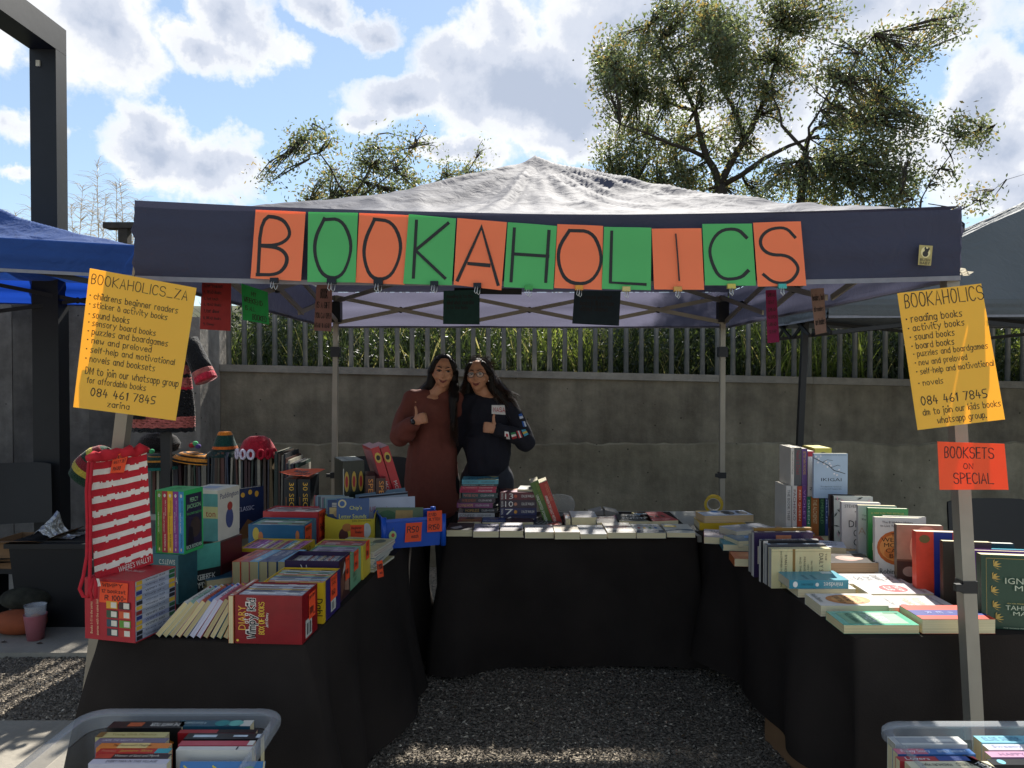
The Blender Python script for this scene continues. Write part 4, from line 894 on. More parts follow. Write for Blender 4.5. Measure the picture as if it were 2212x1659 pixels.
def displace(o, amp, sc_, seed):
    me = o.data
    for v in me.vertices:
        p = v.co; d = noise.noise(Vector((p.x * sc_, p.y * sc_, p.z * sc_ * .45 + seed))) + .5 * noise.noise(Vector((p.x * sc_ * 2.3, p.y * sc_ * 2.3, p.z * sc_ + seed)))
        v.co = p + v.normal * amp * d
def person(x0, Y0, label, top_col, leg_col, headpos, tilt, arm, arm_hidden, shoulders, topfn, hairfn, smile=1, glasses=False, topmat=None, turn=0):
    root = empty('person', (x0, Y0, 0), label, 'person'); V = Vector
    HM = Matrix.Translation(headpos) @ Matrix.Rotation(R(tilt), 4, 'Y') @ Matrix.Rotation(R(turn), 4, 'Z')
    b = MB()
    def he(c, r, m=SKIN): b.ell((0, 0, 0), r, m, M=HM @ Matrix.Translation(c))
    he((0, .012, .035), (.070, .086, .078)); he((0, -.012, .0), (.066, .074, .082)); he((0, -.022, -.045), (.050, .062, .050)); he((0, -.046, -.080), (.022, .028, .020))
    for s in (-1, 1):
        he((s * .036, -.052, -.022), (.026, .028, .026)); he((s * .068, .008, -.012), (.012, .018, .028)); he((s * .028, -.074, .034), (.026, .012, .009))
    he((0, -.080, -.008), (.0080, .015, .028)); he((0, -.092, -.024), (.0125, .010, .0085)); he((0, -.074, -.052), (.022, .014, .010))
    hp = V(headpos); nb = V((shoulders[0][0] * .5 + shoulders[1][0] * .5, .02, 1.45)); b.cap(hp + V((0, .02, -.07)), nb, .046, .056, SKIN)
    b.ell(nb + V((0, -.03, -.02)), (.072, .052, .048), SKIN)
    b.ell(nb + V((0, 0, -.13)), (.145, .09, .15), SKIN); b.ell((nb.x, .02, 1.1), (.12, .085, .17), SKIN); b.ell((nb.x, .02, .93), (.145, .1, .13), SKIN)
    for s in (-1, 1):
        b.cap((nb.x + s * .08, .02, .92), (nb.x + s * .09, .0, .5), .082, .055, SKIN); b.cap((nb.x + s * .09, .0, .5), (nb.x + s * .09, .03, .09), .052, .036, SKIN); b.cap((nb.x + s * .09, .03, .045), (nb.x + s * .1, -.14, .035), .042, .03, SKIN)
    for (S, E_, W_) in (arm, arm_hidden):
        b.cap(nb + V((0, 0, -.03)), S, .05, .045, SKIN); b.cap(S, E_, .043, .035, SKIN); b.cap(E_, W_, .036, .024, SKIN)
    S, E_, W_ = [V(q) for q in arm]; hands(b, W_ + (W_ - E_).normalized() * .005, (W_ - E_).normalized() * 1. + V((0, 0, -.15)), (0, 0, 1), SKIN)
    S2, E2, W2 = [V(q) for q in arm_hidden]; b.ell(W2 + (W2 - E2).normalized() * .06, (.03, .02, .05), SKIN)
    body = bake_remesh(b, .0058, 'body', root, 2, .5)
    # eyes, brows, mouth
    for s in (-1, 1):
        e = MB(); e.ell((0, 0, 0), (.0130, .0062, .0050), mat('#8f857e', .4), M=HM @ Matrix.Translation((s * .029, -.0775, .012)), nu=10, nv=6); e.ell((0, 0, 0), (.0058, .0035, .0052), mat('#140d0a', .3), M=HM @ Matrix.Translation((s * .029 + .001, -.0835, .012)), nu=10, nv=6)
        e.tube([HM @ V((s * .012, -.083, .016)), HM @ V((s * .029, -.088, .0215)), HM @ V((s * .046, -.077, .014))], [.0018, .0026, .0018], BROW, 5); e.build('eye', body, smooth=True)
        e = MB(); e.tube([HM @ V((s * .010, -.086, .032)), HM @ V((s * .028, -.0875, .040)), HM @ V((s * .048, -.074, .036))], [.0026, .0032, .0014], BROW, 6, sq=.6); e.build('eyebrow', body, smooth=True)
    e = MB(); e.tube([HM @ V((-.027, -.073, -.042)), HM @ V((-.012, -.0865, -.0515)), HM @ V((.0, -.0885, -.0535)), HM @ V((.012, -.0865, -.0515)), HM @ V((.027, -.073, -.042))], [.0018, .0042, .0045, .0042, .0018], LIP, 6)
    e.tube([HM @ V((-.018, -.082, -.054)), HM @ V((.0, -.089, -.061)), HM @ V((.018, -.082, -.054))], [.002, .0052, .002], LIP, 6); e.build('mouth', body, smooth=True)
    b = MB(); tm = topmat; topfn(b, nb, tm); top = bake_remesh(b, .009, 'top', root, 4, .6); displace(top, .013, 9, 2)
    for p in top.data.polygons: p.use_smooth = True
    b = MB(); lm = mat(leg_col, .85, .15, 30)
    b.ell((nb.x, .02, .93), (.165, .118, .15), lm)
    for s in (-1, 1): b.cap((nb.x + s * .085, .02, .9), (nb.x + s * .09, .01, .5), .1, .078, lm); b.cap((nb.x + s * .09, .01, .5), (nb.x + s * .09, .03, .1), .078, .062, lm)
    bake_remesh(b, .012, 'trousers', root, 3)
    for s in (-1, 1):
        b = MB(); b.cap((nb.x + s * .09, .05, .045), (nb.x + s * .1, -.16, .04), .05, .04, mat('#141416', .6)); b.build('shoe', root, smooth=True)
    b = MB(); st = MB(); hairfn(b, st, HM); h = bake_remesh(b, .008, 'hair', root, 2, .5); displace(h, .004, 30, 5)
    if st.v: st.build('strands', h)
    return root, body, top, HM
def hair_strands(st, fn, n, r=.0014):
    for i in range(n):
        P = fn(i); st.tube(P, [r] * (len(P) - 1) + [r * .4], STRM, 3, caps=False)
def S338(px, py, Y0, x0):   # picture position at the person's depth, in the person's own frame
    p = at(px, py, Y0); return Vector((p.x - x0, 0, p.z))
# --- woman in the rust tunic
Y1 = 5.06; x1 = at(930, 0, Y1).x
L1 = lambda px, py, dy=0.: S338(px, py, Y1, x1) + Vector((0, dy, 0))
rust = mat('#6b392e', .85, .08, 40, bump=.1, bscale=140, key='rust')
def top1(b, nb, m):
    b.cap(L1(888, 860, .02), L1(985, 862, .02), .062, .06, m); b.ell((nb.x, .01, 1.33), (.150, .108, .15), m); b.ell((nb.x, .01, 1.2), (.145, .11, .2), m)
    b.cap((nb.x - .01, .01, 1.25), (nb.x - .012, .01, .80), .128, .15, m); b.cap((nb.x - .07, .0, 1.1), (nb.x - .09, .0, .74), .1, .115, m); b.cap((nb.x + .07, .0, 1.1), (nb.x + .07, .0, .74), .1, .11, m)
    b.tube([nb + Vector((.085 * math.cos(q * .5236), .01 + .075 * math.sin(q * .5236), -.02 + .035 * math.sin(q * .5236))) for q in range(13)], .014, m, 8, caps=False)
    S, E_, W_ = [Vector(q) for q in arm1]; b.cap(S, E_, .056, .060, m); b.cap(E_, W_ - (W_ - E_) * .12, .060, .054, m); b.ell(E_ + Vector((.02, -.01, -.02)), (.064, .055, .055), m); b.ell((E_ + W_) / 2 + Vector((0, 0, -.03)), (.07, .05, .055), m)
    S, E_, W_ = [Vector(q) for q in arm1h]; b.cap(S, E_, .062, .06, m); b.cap(E_, W_, .056, .05, m)
arm1 = (L1(884, 868), L1(862, 940, -.06), L1(903, 908, -.19)); arm1h = (L1(984, 866, .03), L1(1010, 940, .1), L1(1040, 930, .18))
h1 = L1(958, 806, -.02)
def hair1(b, st, HM):
    V = Vector; T = lambda p: HM @ V(p)
    b.ell((0, 0, 0), (.084, .094, .088), HAIRM, M=HM @ Matrix.Translation((0, .034, .040)))
    b.cap(T((-.066, .02, .03)), T((-.078, .03, -.09)), .032, .034, HAIRM); b.cap(T((.066, .02, .03)), T((.076, .01, -.08)), .032, .032, HAIRM)
    b.cap(T((-.05, -.03, .075)), T((-.072, -.012, .02)), .022, .022, HAIRM); b.cap(T((.05, -.03, .075)), T((.072, -.012, .02)), .022, .022, HAIRM)
    b.cap(T((0, .09, 0)), T((0, .11, -.16)), .075, .075, HAIRM); b.cap(T((-.078, .04, -.09)), L1(905, 852, .06), .036, .028, HAIRM); b.cap(L1(908, 850, .06), L1(882, 862, .1), .026, .012, HAIRM)
    b.cap(T((.076, .0, -.08)), L1(982, 862, -.08), .034, .036, HAIRM); b.cap(L1(980, 862, -.08), L1(982, 925, -.13), .030, .018, HAIRM)
    def f(i):
        a = rnd.uniform(-1.5, 1.5); q = T((math.sin(a) * .086, .03 + rnd.uniform(-.04, .06), .04 + math.cos(a) * .09)); s = -1 if a < 0 else 1
        e1 = T((s * .088, .04, -.05)) + V((rnd.uniform(-.01, .012) * s, 0, 0)); e2 = L1(900, 850, .06) if s < 0 else L1(984, 870, -.1); e3 = L1(rnd.uniform(872, 905), rnd.uniform(855, 880), .08) if s < 0 else L1(rnd.uniform(974, 994), rnd.uniform(920, 965), -.15)
        return [q, q.lerp(e1, .5) + V((s * .012, 0, .006)), e1, e2 + V((rnd.uniform(-.02, .02), 0, rnd.uniform(-.02, .02))), e3]
    hair_strands(st, f, 260)
p1, body1, topo1, HM1 = person(x1, Y1, 'young woman with long straight dark hair in a rust brown tunic, giving a thumbs-up', None, '#101114', h1, 4, arm1, arm1h, (L1(884, 868), L1(984, 866)), top1, hair1, topmat=rust, turn=6)
# watch
W_ = Vector(arm1[2]); E_ = Vector(arm1[1]); dd = (W_ - E_).normalized(); b = MB(); b.tube([W_ - dd * .012, W_ + dd * .012], [.0335, .0335], mat('#101012', .5), 14); b.cap(W_ + Vector((-.004, -.034, .004)), W_ + Vector((-.004, -.037, .004)), .018, .016, mat('#3a3d40', .2, metal=.6)); b.build('watch', p1, smooth=True)
# --- woman in the black sweatshirt
Y2 = 5.09; x2 = at(1050, 0, Y2).x
L2 = lambda px, py, dy=0.: S338(px, py, Y2, x2) + Vector((0, dy, 0))
blacks = mat('#1b1b25', .92, .15, 40, bump=.12, bscale=150, key='sweat')
arm2 = (L2(1100, 872), L2(1134, 948, -.05), L2(1076, 922, -.21)); arm2h = (L2(1004, 872, .02), L2(985, 950, .06), L2(965, 985, .1))
def top2(b, nb, m):
    b.cap(L2(1008, 868, .02), L2(1094, 868, .02), .062, .06, m); b.ell((nb.x, .01, 1.32), (.165, .118, .16), m); b.ell((nb.x, .01, 1.15), (.17, .12, .2), m); b.cap((nb.x, .01, 1.2), (nb.x + .01, .01, 1.06), .15, .158, m); b.tube([(nb.x + .01, .01, 1.2), (nb.x + .01, .01, .94)], [.178, .17], m, 20, sq=.68)
    b.tube([nb + Vector((-.05, .02, .02)), nb + Vector((0, -.045, .0)), nb + Vector((.05, .02, .02)), nb + Vector((0, .07, .04)), nb + Vector((-.05, .02, .02))], .014, m, 8)
    b.ell(nb + Vector((0, -.025, -.05)), (.1, .07, .05), m)
    S, E_, W_ = [Vector(q) for q in arm2]; b.cap(S, E_, .060, .058, m); b.cap(E_, W_ - (W_ - E_) * .02, .060, .042, m); b.ell(E_ + Vector((.0, 0, -.02)), (.07, .06, .06), m)
    S, E_, W_ = [Vector(q) for q in arm2h]; b.cap(S, E_, .066, .064, m); b.cap(E_, W_, .06, .055, m)
h2 = L2(1034, 812, -.03)
def hair2(b, st, HM):
    V = Vector; T = lambda p: HM @ V(p)
    b.ell((0, 0, 0), (.083, .092, .086), HAIRM, M=HM @ Matrix.Translation((0, .036, .040)))
    b.cap(T((-.068, .03, .02)), T((-.085, .05, -.10)), .03, .03, HAIRM); b.cap(T((.068, .02, .03)), T((.095, .03, -.08)), .033, .04, HAIRM); b.cap(T((.09, .03, -.08)), L2(1086, 858, -.02), .04, .042, HAIRM)
    b.cap(L2(1086, 858, -.02), L2(1104, 885, -.05), .038, .022, HAIRM); b.cap(T((0, .09, 0)), T((0, .11, -.16)), .075, .075, HAIRM); b.cap(T((-.085, .05, -.10)), L2(996, 880, -.02), .03, .016, HAIRM)
    b.cap(T((-.045, -.034, .075)), T((-.070, -.012, .03)), .02, .02, HAIRM); b.cap(T((.045, -.034, .075)), T((.072, -.012, .03)), .022, .024, HAIRM)
    def f(i):
        s = 1 if rnd.random() < .68 else -1; a = rnd.uniform(0, 1.6) * s; q = T((math.sin(a) * .085, .03 + rnd.uniform(-.05, .06), .04 + math.cos(a) * .088)); ph = rnd.uniform(0, 6); w_ = rnd.uniform(.008, .026)
        if i % 5 == 0: a2 = rnd.uniform(-1.5, 1.5); o = V((math.sin(a2), 0, math.cos(a2))); p = T((math.sin(a2) * .08, .03, .04 + math.cos(a2) * .08)); return [p, p + o * .02 + V((.01, 0, 0)), p + o * .03 + V((.02 * s, 0, -.01))]
        e = L2(rnd.uniform(1076, 1130), rnd.uniform(856, 912), -.05) if s > 0 else L2(rnd.uniform(984, 1006), rnd.uniform(850, 892), 0.)
        k = T((s * .1, .03, -.04)); out = []
        for j in range(9):
            t = j / 8; p = (q * (1 - t) ** 2 + k * 2 * t * (1 - t) + e * t * t); out.append(p + V((math.sin(ph + t * 11) * w_ * t ** .5, math.cos(ph + t * 9) * w_, 0)))
        return out
    hair_strands(st, f, 560, .0013)
p2, body2, topo2, HM2 = person(x2, Y2, 'young woman with glasses and wavy dark hair in a black patched sweatshirt', None, '#2c2e36', h2, -2, arm2, arm2h, (L2(1004, 872), L2(1100, 872)), top2, hair2, topmat=blacks, turn=-10)
# glasses
b = MB(); gmt = mat('#2a1c16', .3)
for s in (-1, 1):
    b.tube([HM2 @ Vector((s * .031 + .0235 * math.cos(a * .524), -.094 + abs(s * .031 + .0235 * math.cos(a * .524)) * .12, .010 + .0195 * math.sin(a * .524))) for a in range(13)], .0017, gmt, 6, caps=False)
    b.tube([HM2 @ Vector((s * .054, -.086, .014)), HM2 @ Vector((s * .072, -.03, .012)), HM2 @ Vector((s * .074, .01, .006))], .0016, gmt, 5)
b.tube([HM2 @ Vector((-.008, -.094, .012)), HM2 @ Vector((0, -.097, .014)), HM2 @ Vector((.008, -.094, .012))], .0016, gmt, 5); gl = b.build('glasses', p2, smooth=True)
lensm = mat('#c8d0d8', .05, 0, alpha=.18, spec=1.)
for s in (-1, 1):
    b = MB(); b.add([HM2 @ Vector((s * .031 + .0228 * math.cos(a * .524), -.0935 + abs(s * .031 + .0228 * math.cos(a * .524)) * .12, .010 + .0188 * math.sin(a * .524))) for a in range(12)], [tuple(range(12))], lensm); b.build('lens', gl)
b = MB(); b.ell(HM2 @ Vector((.070, -.012, -.035)), (.004, .003, .005), mat('#d8d8d0', .2, metal=.8)); b.build('earring', p2)
# patches on the sweatshirt: pressed onto the cloth
def on_cloth(obj, root, px4, name, cols, Yd, n=5, lift=.0035, nm=None):
    me = obj.data; T_ = obj.matrix_world if False else Matrix.Translation(root.location); bv = BVHTree.FromPolygons([T_ @ v.co for v in me.vertices], [tuple(p.vertices) for p in me.polygons])
    o = Vector((0, 0, CAMH)); TL, TR, BR, BL = px4; b = MB(); inv = Matrix.Translation(-root.location)
    def P(u, v):
        x = (BL[0] * (1 - u) + BR[0] * u) * (1 - v) + (TL[0] * (1 - u) + TR[0] * u) * v; y = (BL[1] * (1 - u) + BR[1] * u) * (1 - v) + (TL[1] * (1 - u) + TR[1] * u) * v
        d = ray(x, y).normalized(); h = bv.ray_cast(o, d)
        return (h[0] - d * lift) if h[0] is not None else at(x, y, Yd)
    for (u0, v0, u1, v1, c, *t) in cols:
        if t: 
            st_, w__ = strokes(t[0]); mm = mat(c, .6); tmp = MB(); [ribbon(tmp, p, .9, 0, mm, None, lambda a, b_: (a, b_)) for p in st_]
            b.add([P(u0 + (u1 - u0) * x / w__, v0 + (v1 - v0) * y / 6) + Vector((0, -.001, 0)) for x, y, z in tmp.v], tmp.f, mm, inv); continue
        vs = [P(u0 + (u1 - u0) * i / n, v0 + (v1 - v0) * j / n) for j in range(n + 1) for i in range(n + 1)]
        b.add(vs, [(j * (n + 1) + i, j * (n + 1) + i + 1, (j + 1) * (n + 1) + i + 1, (j + 1) * (n + 1) + i) for j in range(n) for i in range(n)], mat(c, .7), inv)
        lift += .0004
    return b.build(name, root)
on_cloth(topo2, p2, [(1062, 875), (1090, 875), (1092, 896), (1062, 894)], 'chest_patch', [(0, 0, 1, 1, '#d8d4d0'), (.14, .28, .98, .72, '#c0222e', 'NASA')], 4.7)
for k, (q, cols) in enumerate([([(1090, 931.6), (1098.6, 933), (1101.6, 949), (1090, 948)], [(0, 0, 1, 1, '#e0dcd8'), (.3, .3, .75, .72, '#c0303a')]), ([(1103, 935), (1113, 933), (1117, 946), (1107, 949)], [(0, 0, 1, .34, '#b03038'), (0, .34, 1, .67, '#dad6d0'), (0, .67, 1, 1, '#2f7a4a')]),
                               ([(1115, 931), (1124, 930), (1129, 944), (1121, 947)], [(0, 0, .34, 1, '#b03038'), (.34, 0, .67, 1, '#dad6d0'), (.67, 0, 1, 1, '#b03038')]), ([(1126, 929), (1135, 927), (1142, 938), (1133, 943)], [(0, 0, 1, .34, '#4aa0b8'), (0, .34, 1, .67, '#d8b84a'), (0, .67, 1, 1, '#4aa0b8')]),
                               ([(1127, 910), (1134, 910), (1138, 921), (1130, 922)], [(0, 0, .5, 1, '#2f5ca8'), (.5, 0, 1, 1, '#c8ccd8')]), ([(1120, 895), (1127, 893), (1131, 903), (1123, 905)], [(0, 0, 1, .5, '#c8ccd8'), (0, .5, 1, 1, '#2f5ca8')])]):
    on_cloth(topo2, p2, q, 'flag_patch', cols, 4.75, 3)
# ================================================================ NEIGHBOURING STALL: records, hats, dress
table(-1.63, 4.88, 0, 1.16, .6, .76, 'folding table carrying the records of the neighbouring stall'); tbl2 = None
reccols = ['#20242c', '#3a2226', '#2a3530', '#4a4338', '#6f6a60', '#2a3448', '#51302a', '#33383c', '#8a8578', '#3c3a44', '#1c1c20', '#5a4a30', '#30463c', '#aaa595', '#403028']
RCN = ['near-black', 'dark wine', 'dark green', 'olive grey', 'worn grey', 'navy', 'brown-red', 'slate', 'light grey', 'dark mauve', 'black', 'tan brown', 'bottle green', 'pale grey', 'dark brown']
def ordn(n): return str(n) + ('th' if 10 < n % 100 < 14 else {1: 'st', 2: 'nd', 3: 'rd'}.get(n % 10, 'th'))
px = 318.; proto = None; k = 0
while px < 640:
    Y = 4.60; wpx = rnd.choice([3.5, 4.5, 5, 6, 7]); X = at(px, 0, Y).x; t = wpx * Y / F * .86; topy = 986 + 8 * math.sin(px * .05) + rnd.uniform(-4, 7) + (12 if px < 440 else 0) + (14 if px > 608 else 0)
    z1 = at(px, topy, Y).z; M = Matrix.Translation((X, Y + rnd.uniform(-.012, .012), .762)) @ Matrix.Rotation(R(rnd.gauss(0, 1.0)), 4, 'Y') @ Matrix.Rotation(R(rnd.gauss(1, 1.2)), 4, 'Z')
    c = rnd.choice(reccols); h = z1 - .762
    rt = empty('record', M, RCN[reccols.index(c)] + ' record sleeve, ' + ordn(k + 1) + ' from the left in the row under the hats', 'record', 'record sleeves standing under the hats')
    b = MB(); m = mat(c, .6, .15, 30); b.box((0, 0, 0), (t, .0012, h), m); b.box((0, .0012, 0), (.0012, .315, h), m); b.box((t - .0012, .0012, 0), (t, .315, h), m); b.build('sleeve', rt)
    b = MB(); b.box((.0014, .004, .003), (t - .0014, .31, h - .004), mat('#b9b3a2' if rnd.random() < .3 else '#2a2826', .8)); b.build('disc_liner', rt)
    px += wpx; k += 1
def hat(label, c, prof, bands, extra=None, tiltv=(0, 0), name='crocheted_hat', sq=1.0):
    """crocheted hat: ridged rounds of yarn; prof = (radius, height), bands = colour per round interval"""
    M = Matrix.Translation(c) @ Matrix.Rotation(R(tiltv[0]), 4, 'Y') @ Matrix.Rotation(R(tiltv[1]), 4, 'X'); root = empty(name, M, label, 'hat', 'crocheted hats on the neighbouring stall')
    n = 36; segs = []
    P = []
    for (r0, z0), (r1, z1) in zip(prof, prof[1:]):
        L_ = math.hypot(r1 - r0, z1 - z0); k_ = max(1, int(L_ / .0055))
        for i in range(k_): t = i / k_; P.append((r0 + (r1 - r0) * t, z0 + (z1 - z0) * t))
    P.append(prof[-1]); tot = len(P); last = None; b = None; z_top = max(z for r, z in P)
    for i in range(tot - 1):
        f = i / tot; col = [cc for (u, cc) in bands if f >= u][-1]
        if col != last:
            if b: b.build('band' if last_i else 'crown', root, smooth=True)
            b = MB(); last = col; last_i = i > tot * .15
        m = mat(col, .95, .25, 90, bump=.6, bscale=140, sheen=.3); r_, z_ = P[i]; r2_, z2_ = P[i + 1]
        vs = []
        for j in range(n):
            a = 2 * math.pi * j / n; w_ = 1 + .02 * math.sin(a * 5 + i * .3) * (i / tot)
            for (rr, zz_, bu) in ((r_, z_, 0), ((r_ + r2_) / 2, (z_ + z2_) / 2, .0028 + .0012 * math.sin(a * 24 + (i % 2) * 3)), (r2_, z2_, 0)):
                vs.append(((rr + bu) * w_ * math.cos(a), (rr + bu) * w_ * sq * math.sin(a), zz_))
        b.add(vs, [(3 * j + q, 3 * ((j + 1) % n) + q, 3 * ((j + 1) % n) + q + 1, 3 * j + q + 1) for j in range(n) for q in range(2)], m)
    b.build('brim', root, smooth=True)
    if extra: extra(root)
    return root
def hz(px, py, Y): return at(px, py, Y)
hat('dark green crocheted bucket hat with an orange crown, left of the red hat', hz(486, 983, 4.7), [(.012, .148), (.035, .145), (.045, .125), (.06, .08), (.078, .035), (.08, .03), (.1, .012), (.108, .0), (.105, -.006)], [(0, '#d9862a'), (.24, '#12423c'), (.6, '#c8641f'), (.68, '#12302e')])
def rx(root):
    for s_, mcol, nm in ((0, '#cfc6d6', 'white_loop'), (1, '#a3152c', 'red_loop')):
        for a0 in ([-1.95, -1.55, -2.4] if s_ == 0 else [-1.1, -.75, -.4]):
            b = MB(); c = Vector((.128 * math.cos(a0), .128 * math.sin(a0), .016)); t = Vector((-math.sin(a0), math.cos(a0), 0)); 
            b.tube([c + t * .018 * math.cos(q * .524) + Vector((0, 0, .026 * math.sin(q * .524))) for q in range(13)], .0085, mat(mcol, .95, .2, 120, bump=.6, bscale=160), 7, caps=False); b.build(nm, root, smooth=True)
hat('red crocheted hat with white and red yarn loops around its brim', hz(556, 983, 4.68), [(.01, .12), (.045, .116), (.075, .095), (.095, .06), (.105, .035), (.112, .02), (.122, .0)], [(0, '#a3152c')], rx)
hat('big glossy black beret with coloured pompoms, behind the black stand', hz(343, 975, 4.72), [(.01, .12), (.06, .115), (.1, .09), (.125, .05), (.12, .015), (.10, .0)], [(0, '#0c0c10')], None)
hat('striped orange and black crocheted scarf hat lying flat on the records', hz(418, 996, 4.66), [(.01, .055), (.05, .052), (.08, .045), (.105, .03), (.125, .012), (.135, -.004)], [(0, '#1a1512'), (.14, '#d98f33'), (.28, '#1a1512'), (.4, '#d98f33'), (.54, '#1a1512'), (.68, '#d98f33'), (.82, '#1a1512'), (.9, '#d98f33')], None, (8, 0), sq=.8)
hat('teal and black crocheted hat with orange edging, left of the black stand', hz(345, 1008, 4.6), [(.01, .08), (.05, .075), (.08, .05), (.1, .015), (.11, -.012)], [(0, '#0f2f2e'), (.3, '#c98a34'), (.36, '#12423c'), (.55, '#c98a34'), (.6, '#10201f'), (.85, '#1f6f66')], None)
hat('floppy red, yellow and green striped crocheted hat behind the striped bag', hz(196, 1030, 4.3), [(.01, .19), (.05, .18), (.085, .14), (.105, .09), (.115, .03), (.11, -.02), (.1, -.03)], [(0, '#17402c'), (.12, '#8a1a22'), (.27, '#c9b53a'), (.38, '#12331f'), (.5, '#7a1820'), (.66, '#b9a23a'), (.78, '#12331f')], None, (32, 0))
for k, (px, py, c) in enumerate([(318, 972, '#a02a30'), (328, 975, '#3f9a68'), (414, 962, '#9c3030'), (422, 958, '#58b078'), (428, 964, '#4a3c7a')]):
    b = MB(); b.ell(at(px, py, 4.56), (.017, .017, .015), mat(c, .95, .3, 120, bump=.5)); b.build('pompom', label=['small red pompom at the left of the black beret', 'small green pompom beside the red one left of the stand', 'dark red pompom right of the black stand', 'light green pompom right of the black stand', 'purple pompom at the far right of the beret'][k], cat='pompom', group='coloured pompoms by the black beret', smooth=True)
# table under the floppy hat is the same stall; its stand pole
b = MB(); pA = at(358, 905, 4.45); b.box((pA.x - .028, 4.44, .0), (pA.x + .028, 4.47, pA.z + .25), mat('#131418', .5)); b.build('display_stand', label='black display stand post holding up the crocheted dress', cat='stand')
dr = empty('crocheted_dress', at(352, 930, 4.4), 'pink and black crocheted dress hanging behind the left yellow poster', 'dress'); O = dr.location
def yarn(c): return mat(c, .95, .3, 60, bump=.9, bscale=90, sheen=.3)
PK, BK, RD = '#a85a54', '#0e0e12', '#b52238'
bands = [(1.92, PK), (1.86, PK), (1.80, BK), (1.77, PK), (1.68, BK), (1.66, PK), (1.61, BK), (1.59, PK), (1.535, RD), (1.52, BK), (1.40, BK), (1.365, PK), (1.30, BK), (1.275, BK)]
for (za, c), (zb, _) in zip(bands, bands[1:]):
    b = MB(); n = 40; k_ = max(1, int((za - zb) / .012)); m = yarn(c)
    for r in range(k_):
        vs = []
        for (tt, bu) in ((r / k_, 0), ((r + .5) / k_, .005), ((r + 1) / k_, 0)):
            z = za + (zb - za) * tt; wx = .13 + .05 * max(0, min(1, (1.9 - z) / .5)) + bu; wx *= (.6 if z > 1.88 else 1)
            for j in range(n):
                a = 2 * math.pi * j / n; s_ = 1 + .03 * math.sin(a * 7) * (1.9 - z)
                vs.append((wx * s_ * math.cos(a), (.07 + bu) * s_ * math.sin(a), z + .004 * math.sin(a * 16 + r * 2) - O.z))
        b.add(vs, [(q * n + j, q * n + (j + 1) % n, (q + 1) * n + (j + 1) % n, (q + 1) * n + j) for q in range(2) for j in range(n)], m)
    b.build('knit_band', dr, smooth=True)
for s, (pa, pb) in enumerate([((408, 735), (446, 822)), ((310, 735), (298, 905))]):
    a_, c_ = at(*pa, 4.38) - O, at(*pb, 4.36) - O
    for (t0, t1, col) in ((0, .75, BK), (.75, .86, PK), (.86, 1, RD if s == 0 else BK)):
        b = MB(); b.tube([a_.lerp(c_, t0 + (t1 - t0) * q / 4) for q in range(5)], [.052 + .012 * (t0 + (t1 - t0) * q / 4) for q in range(5)], yarn(col), 12); b.build('sleeve', dr, smooth=True)
# chairs
def chair(M, label, w_=.46, back=.86, cls='#101114'):
    root = empty('plastic_chair', M, label, 'chair'); m = mat(cls, .5, .08, 12); b = MB(); n = 10
    vs = [((u / n - .5) * w_, -.2 + .4 * v / n, .44 - .012 * math.sin(math.pi * u / n)) for v in range(n + 1) for u in range(n + 1)]; q = [(v * (n + 1) + u, v * (n + 1) + u + 1, (v + 1) * (n + 1) + u + 1, (v + 1) * (n + 1) + u) for v in range(n) for u in range(n)]
    b.add(vs, q, m); b.add([(x, y, z - .02) for x, y, z in vs], [f[::-1] for f in q], m); b.build('seat', root, smooth=True)
    b = MB(); vs = []
    for v in range(n + 1):
        for u in range(n + 1):
            a = (u / n - .5); e = max(0, abs(a) * 2 - .75) * (v / n) ** 3 * .25; vs.append((a * w_ * (1 - .06 * v / n), .21 + .05 * v / n - .16 * a * a, .58 + (back - .58) * v / n - e * .2))
    b.add(vs, q, m); b.add([(x, y + .012, z) for x, y, z in vs], [f[::-1] for f in q], m); b.build('backrest', root, smooth=True)
    for sx in (-1, 1):
        b = MB(); b.tube([(sx * (w_ / 2 - .02), -.2, 0), (sx * (w_ / 2 - .03), -.17, .425)], .011, m, 8); b.build('leg', root); b = MB(); b.tube([(sx * (w_ / 2 - .01), .26, 0), (sx * (w_ / 2 - .03), .2, .42), (sx * (w_ / 2 - .035), .225, .6)], .011, m, 8); b.build('leg', root)
    return root
chair(Matrix.Translation((at(25, 0, 5.0).x, 4.85, .03)) @ Matrix.Rotation(R(20), 4, 'Z'), 'black plastic chair left of the steel post', .5, .98)
chair(Matrix.Translation((at(2135, 0, 4.3).x, 4.0, 0)) @ Matrix.Rotation(R(3), 4, 'Z'), 'black chair behind the right table, its wide backrest behind the pole', .52, .91)
chair(Matrix.Translation((at(800, 0, 5.25).x, 5.15, 0)) @ Matrix.Rotation(R(-8), 4, 'Z'), 'black chair mostly hidden between the game boxes and the rust tunic', .46, 1.02)
# tote, foil, cups, boxes
tt = empty('storage_tote', (at(122, 0, 4.85).x, 4.68, .031), 'black plastic storage tote standing on the pavement, foil tray on top', 'tote'); m = mat('#121317', .45, .1, 10)
b = MB(); a0, a1, h = .19, .225, .5; vs = [(-a0, .0 + .03, 0), (a0 + .12, .03, 0), (a0 + .12, .35, 0), (-a0, .35, 0), (-a1, 0, h), (a1 + .12, 0, h), (a1 + .12, .4, h), (-a1, .4, h)]
b.add(vs, [(0, 3, 2, 1), (0, 1, 5, 4), (1, 2, 6, 5), (2, 3, 7, 6), (3, 0, 4, 7)], m); b.build('tub', tt)
b = MB(); b.box((-a1 - .02, -.02, h + .001), (a1 + .14, .42, h + .03), m); b.box((-a1 + .03, .03, h + .0305), (a1 + .09, .37, h + .04), m); b.build('lid', tt)
foil = mat('#b8b8b4', .28, .1, 12, metal=.9, bump=.8, bscale=40)
b = MB(); n = 16; vs = []
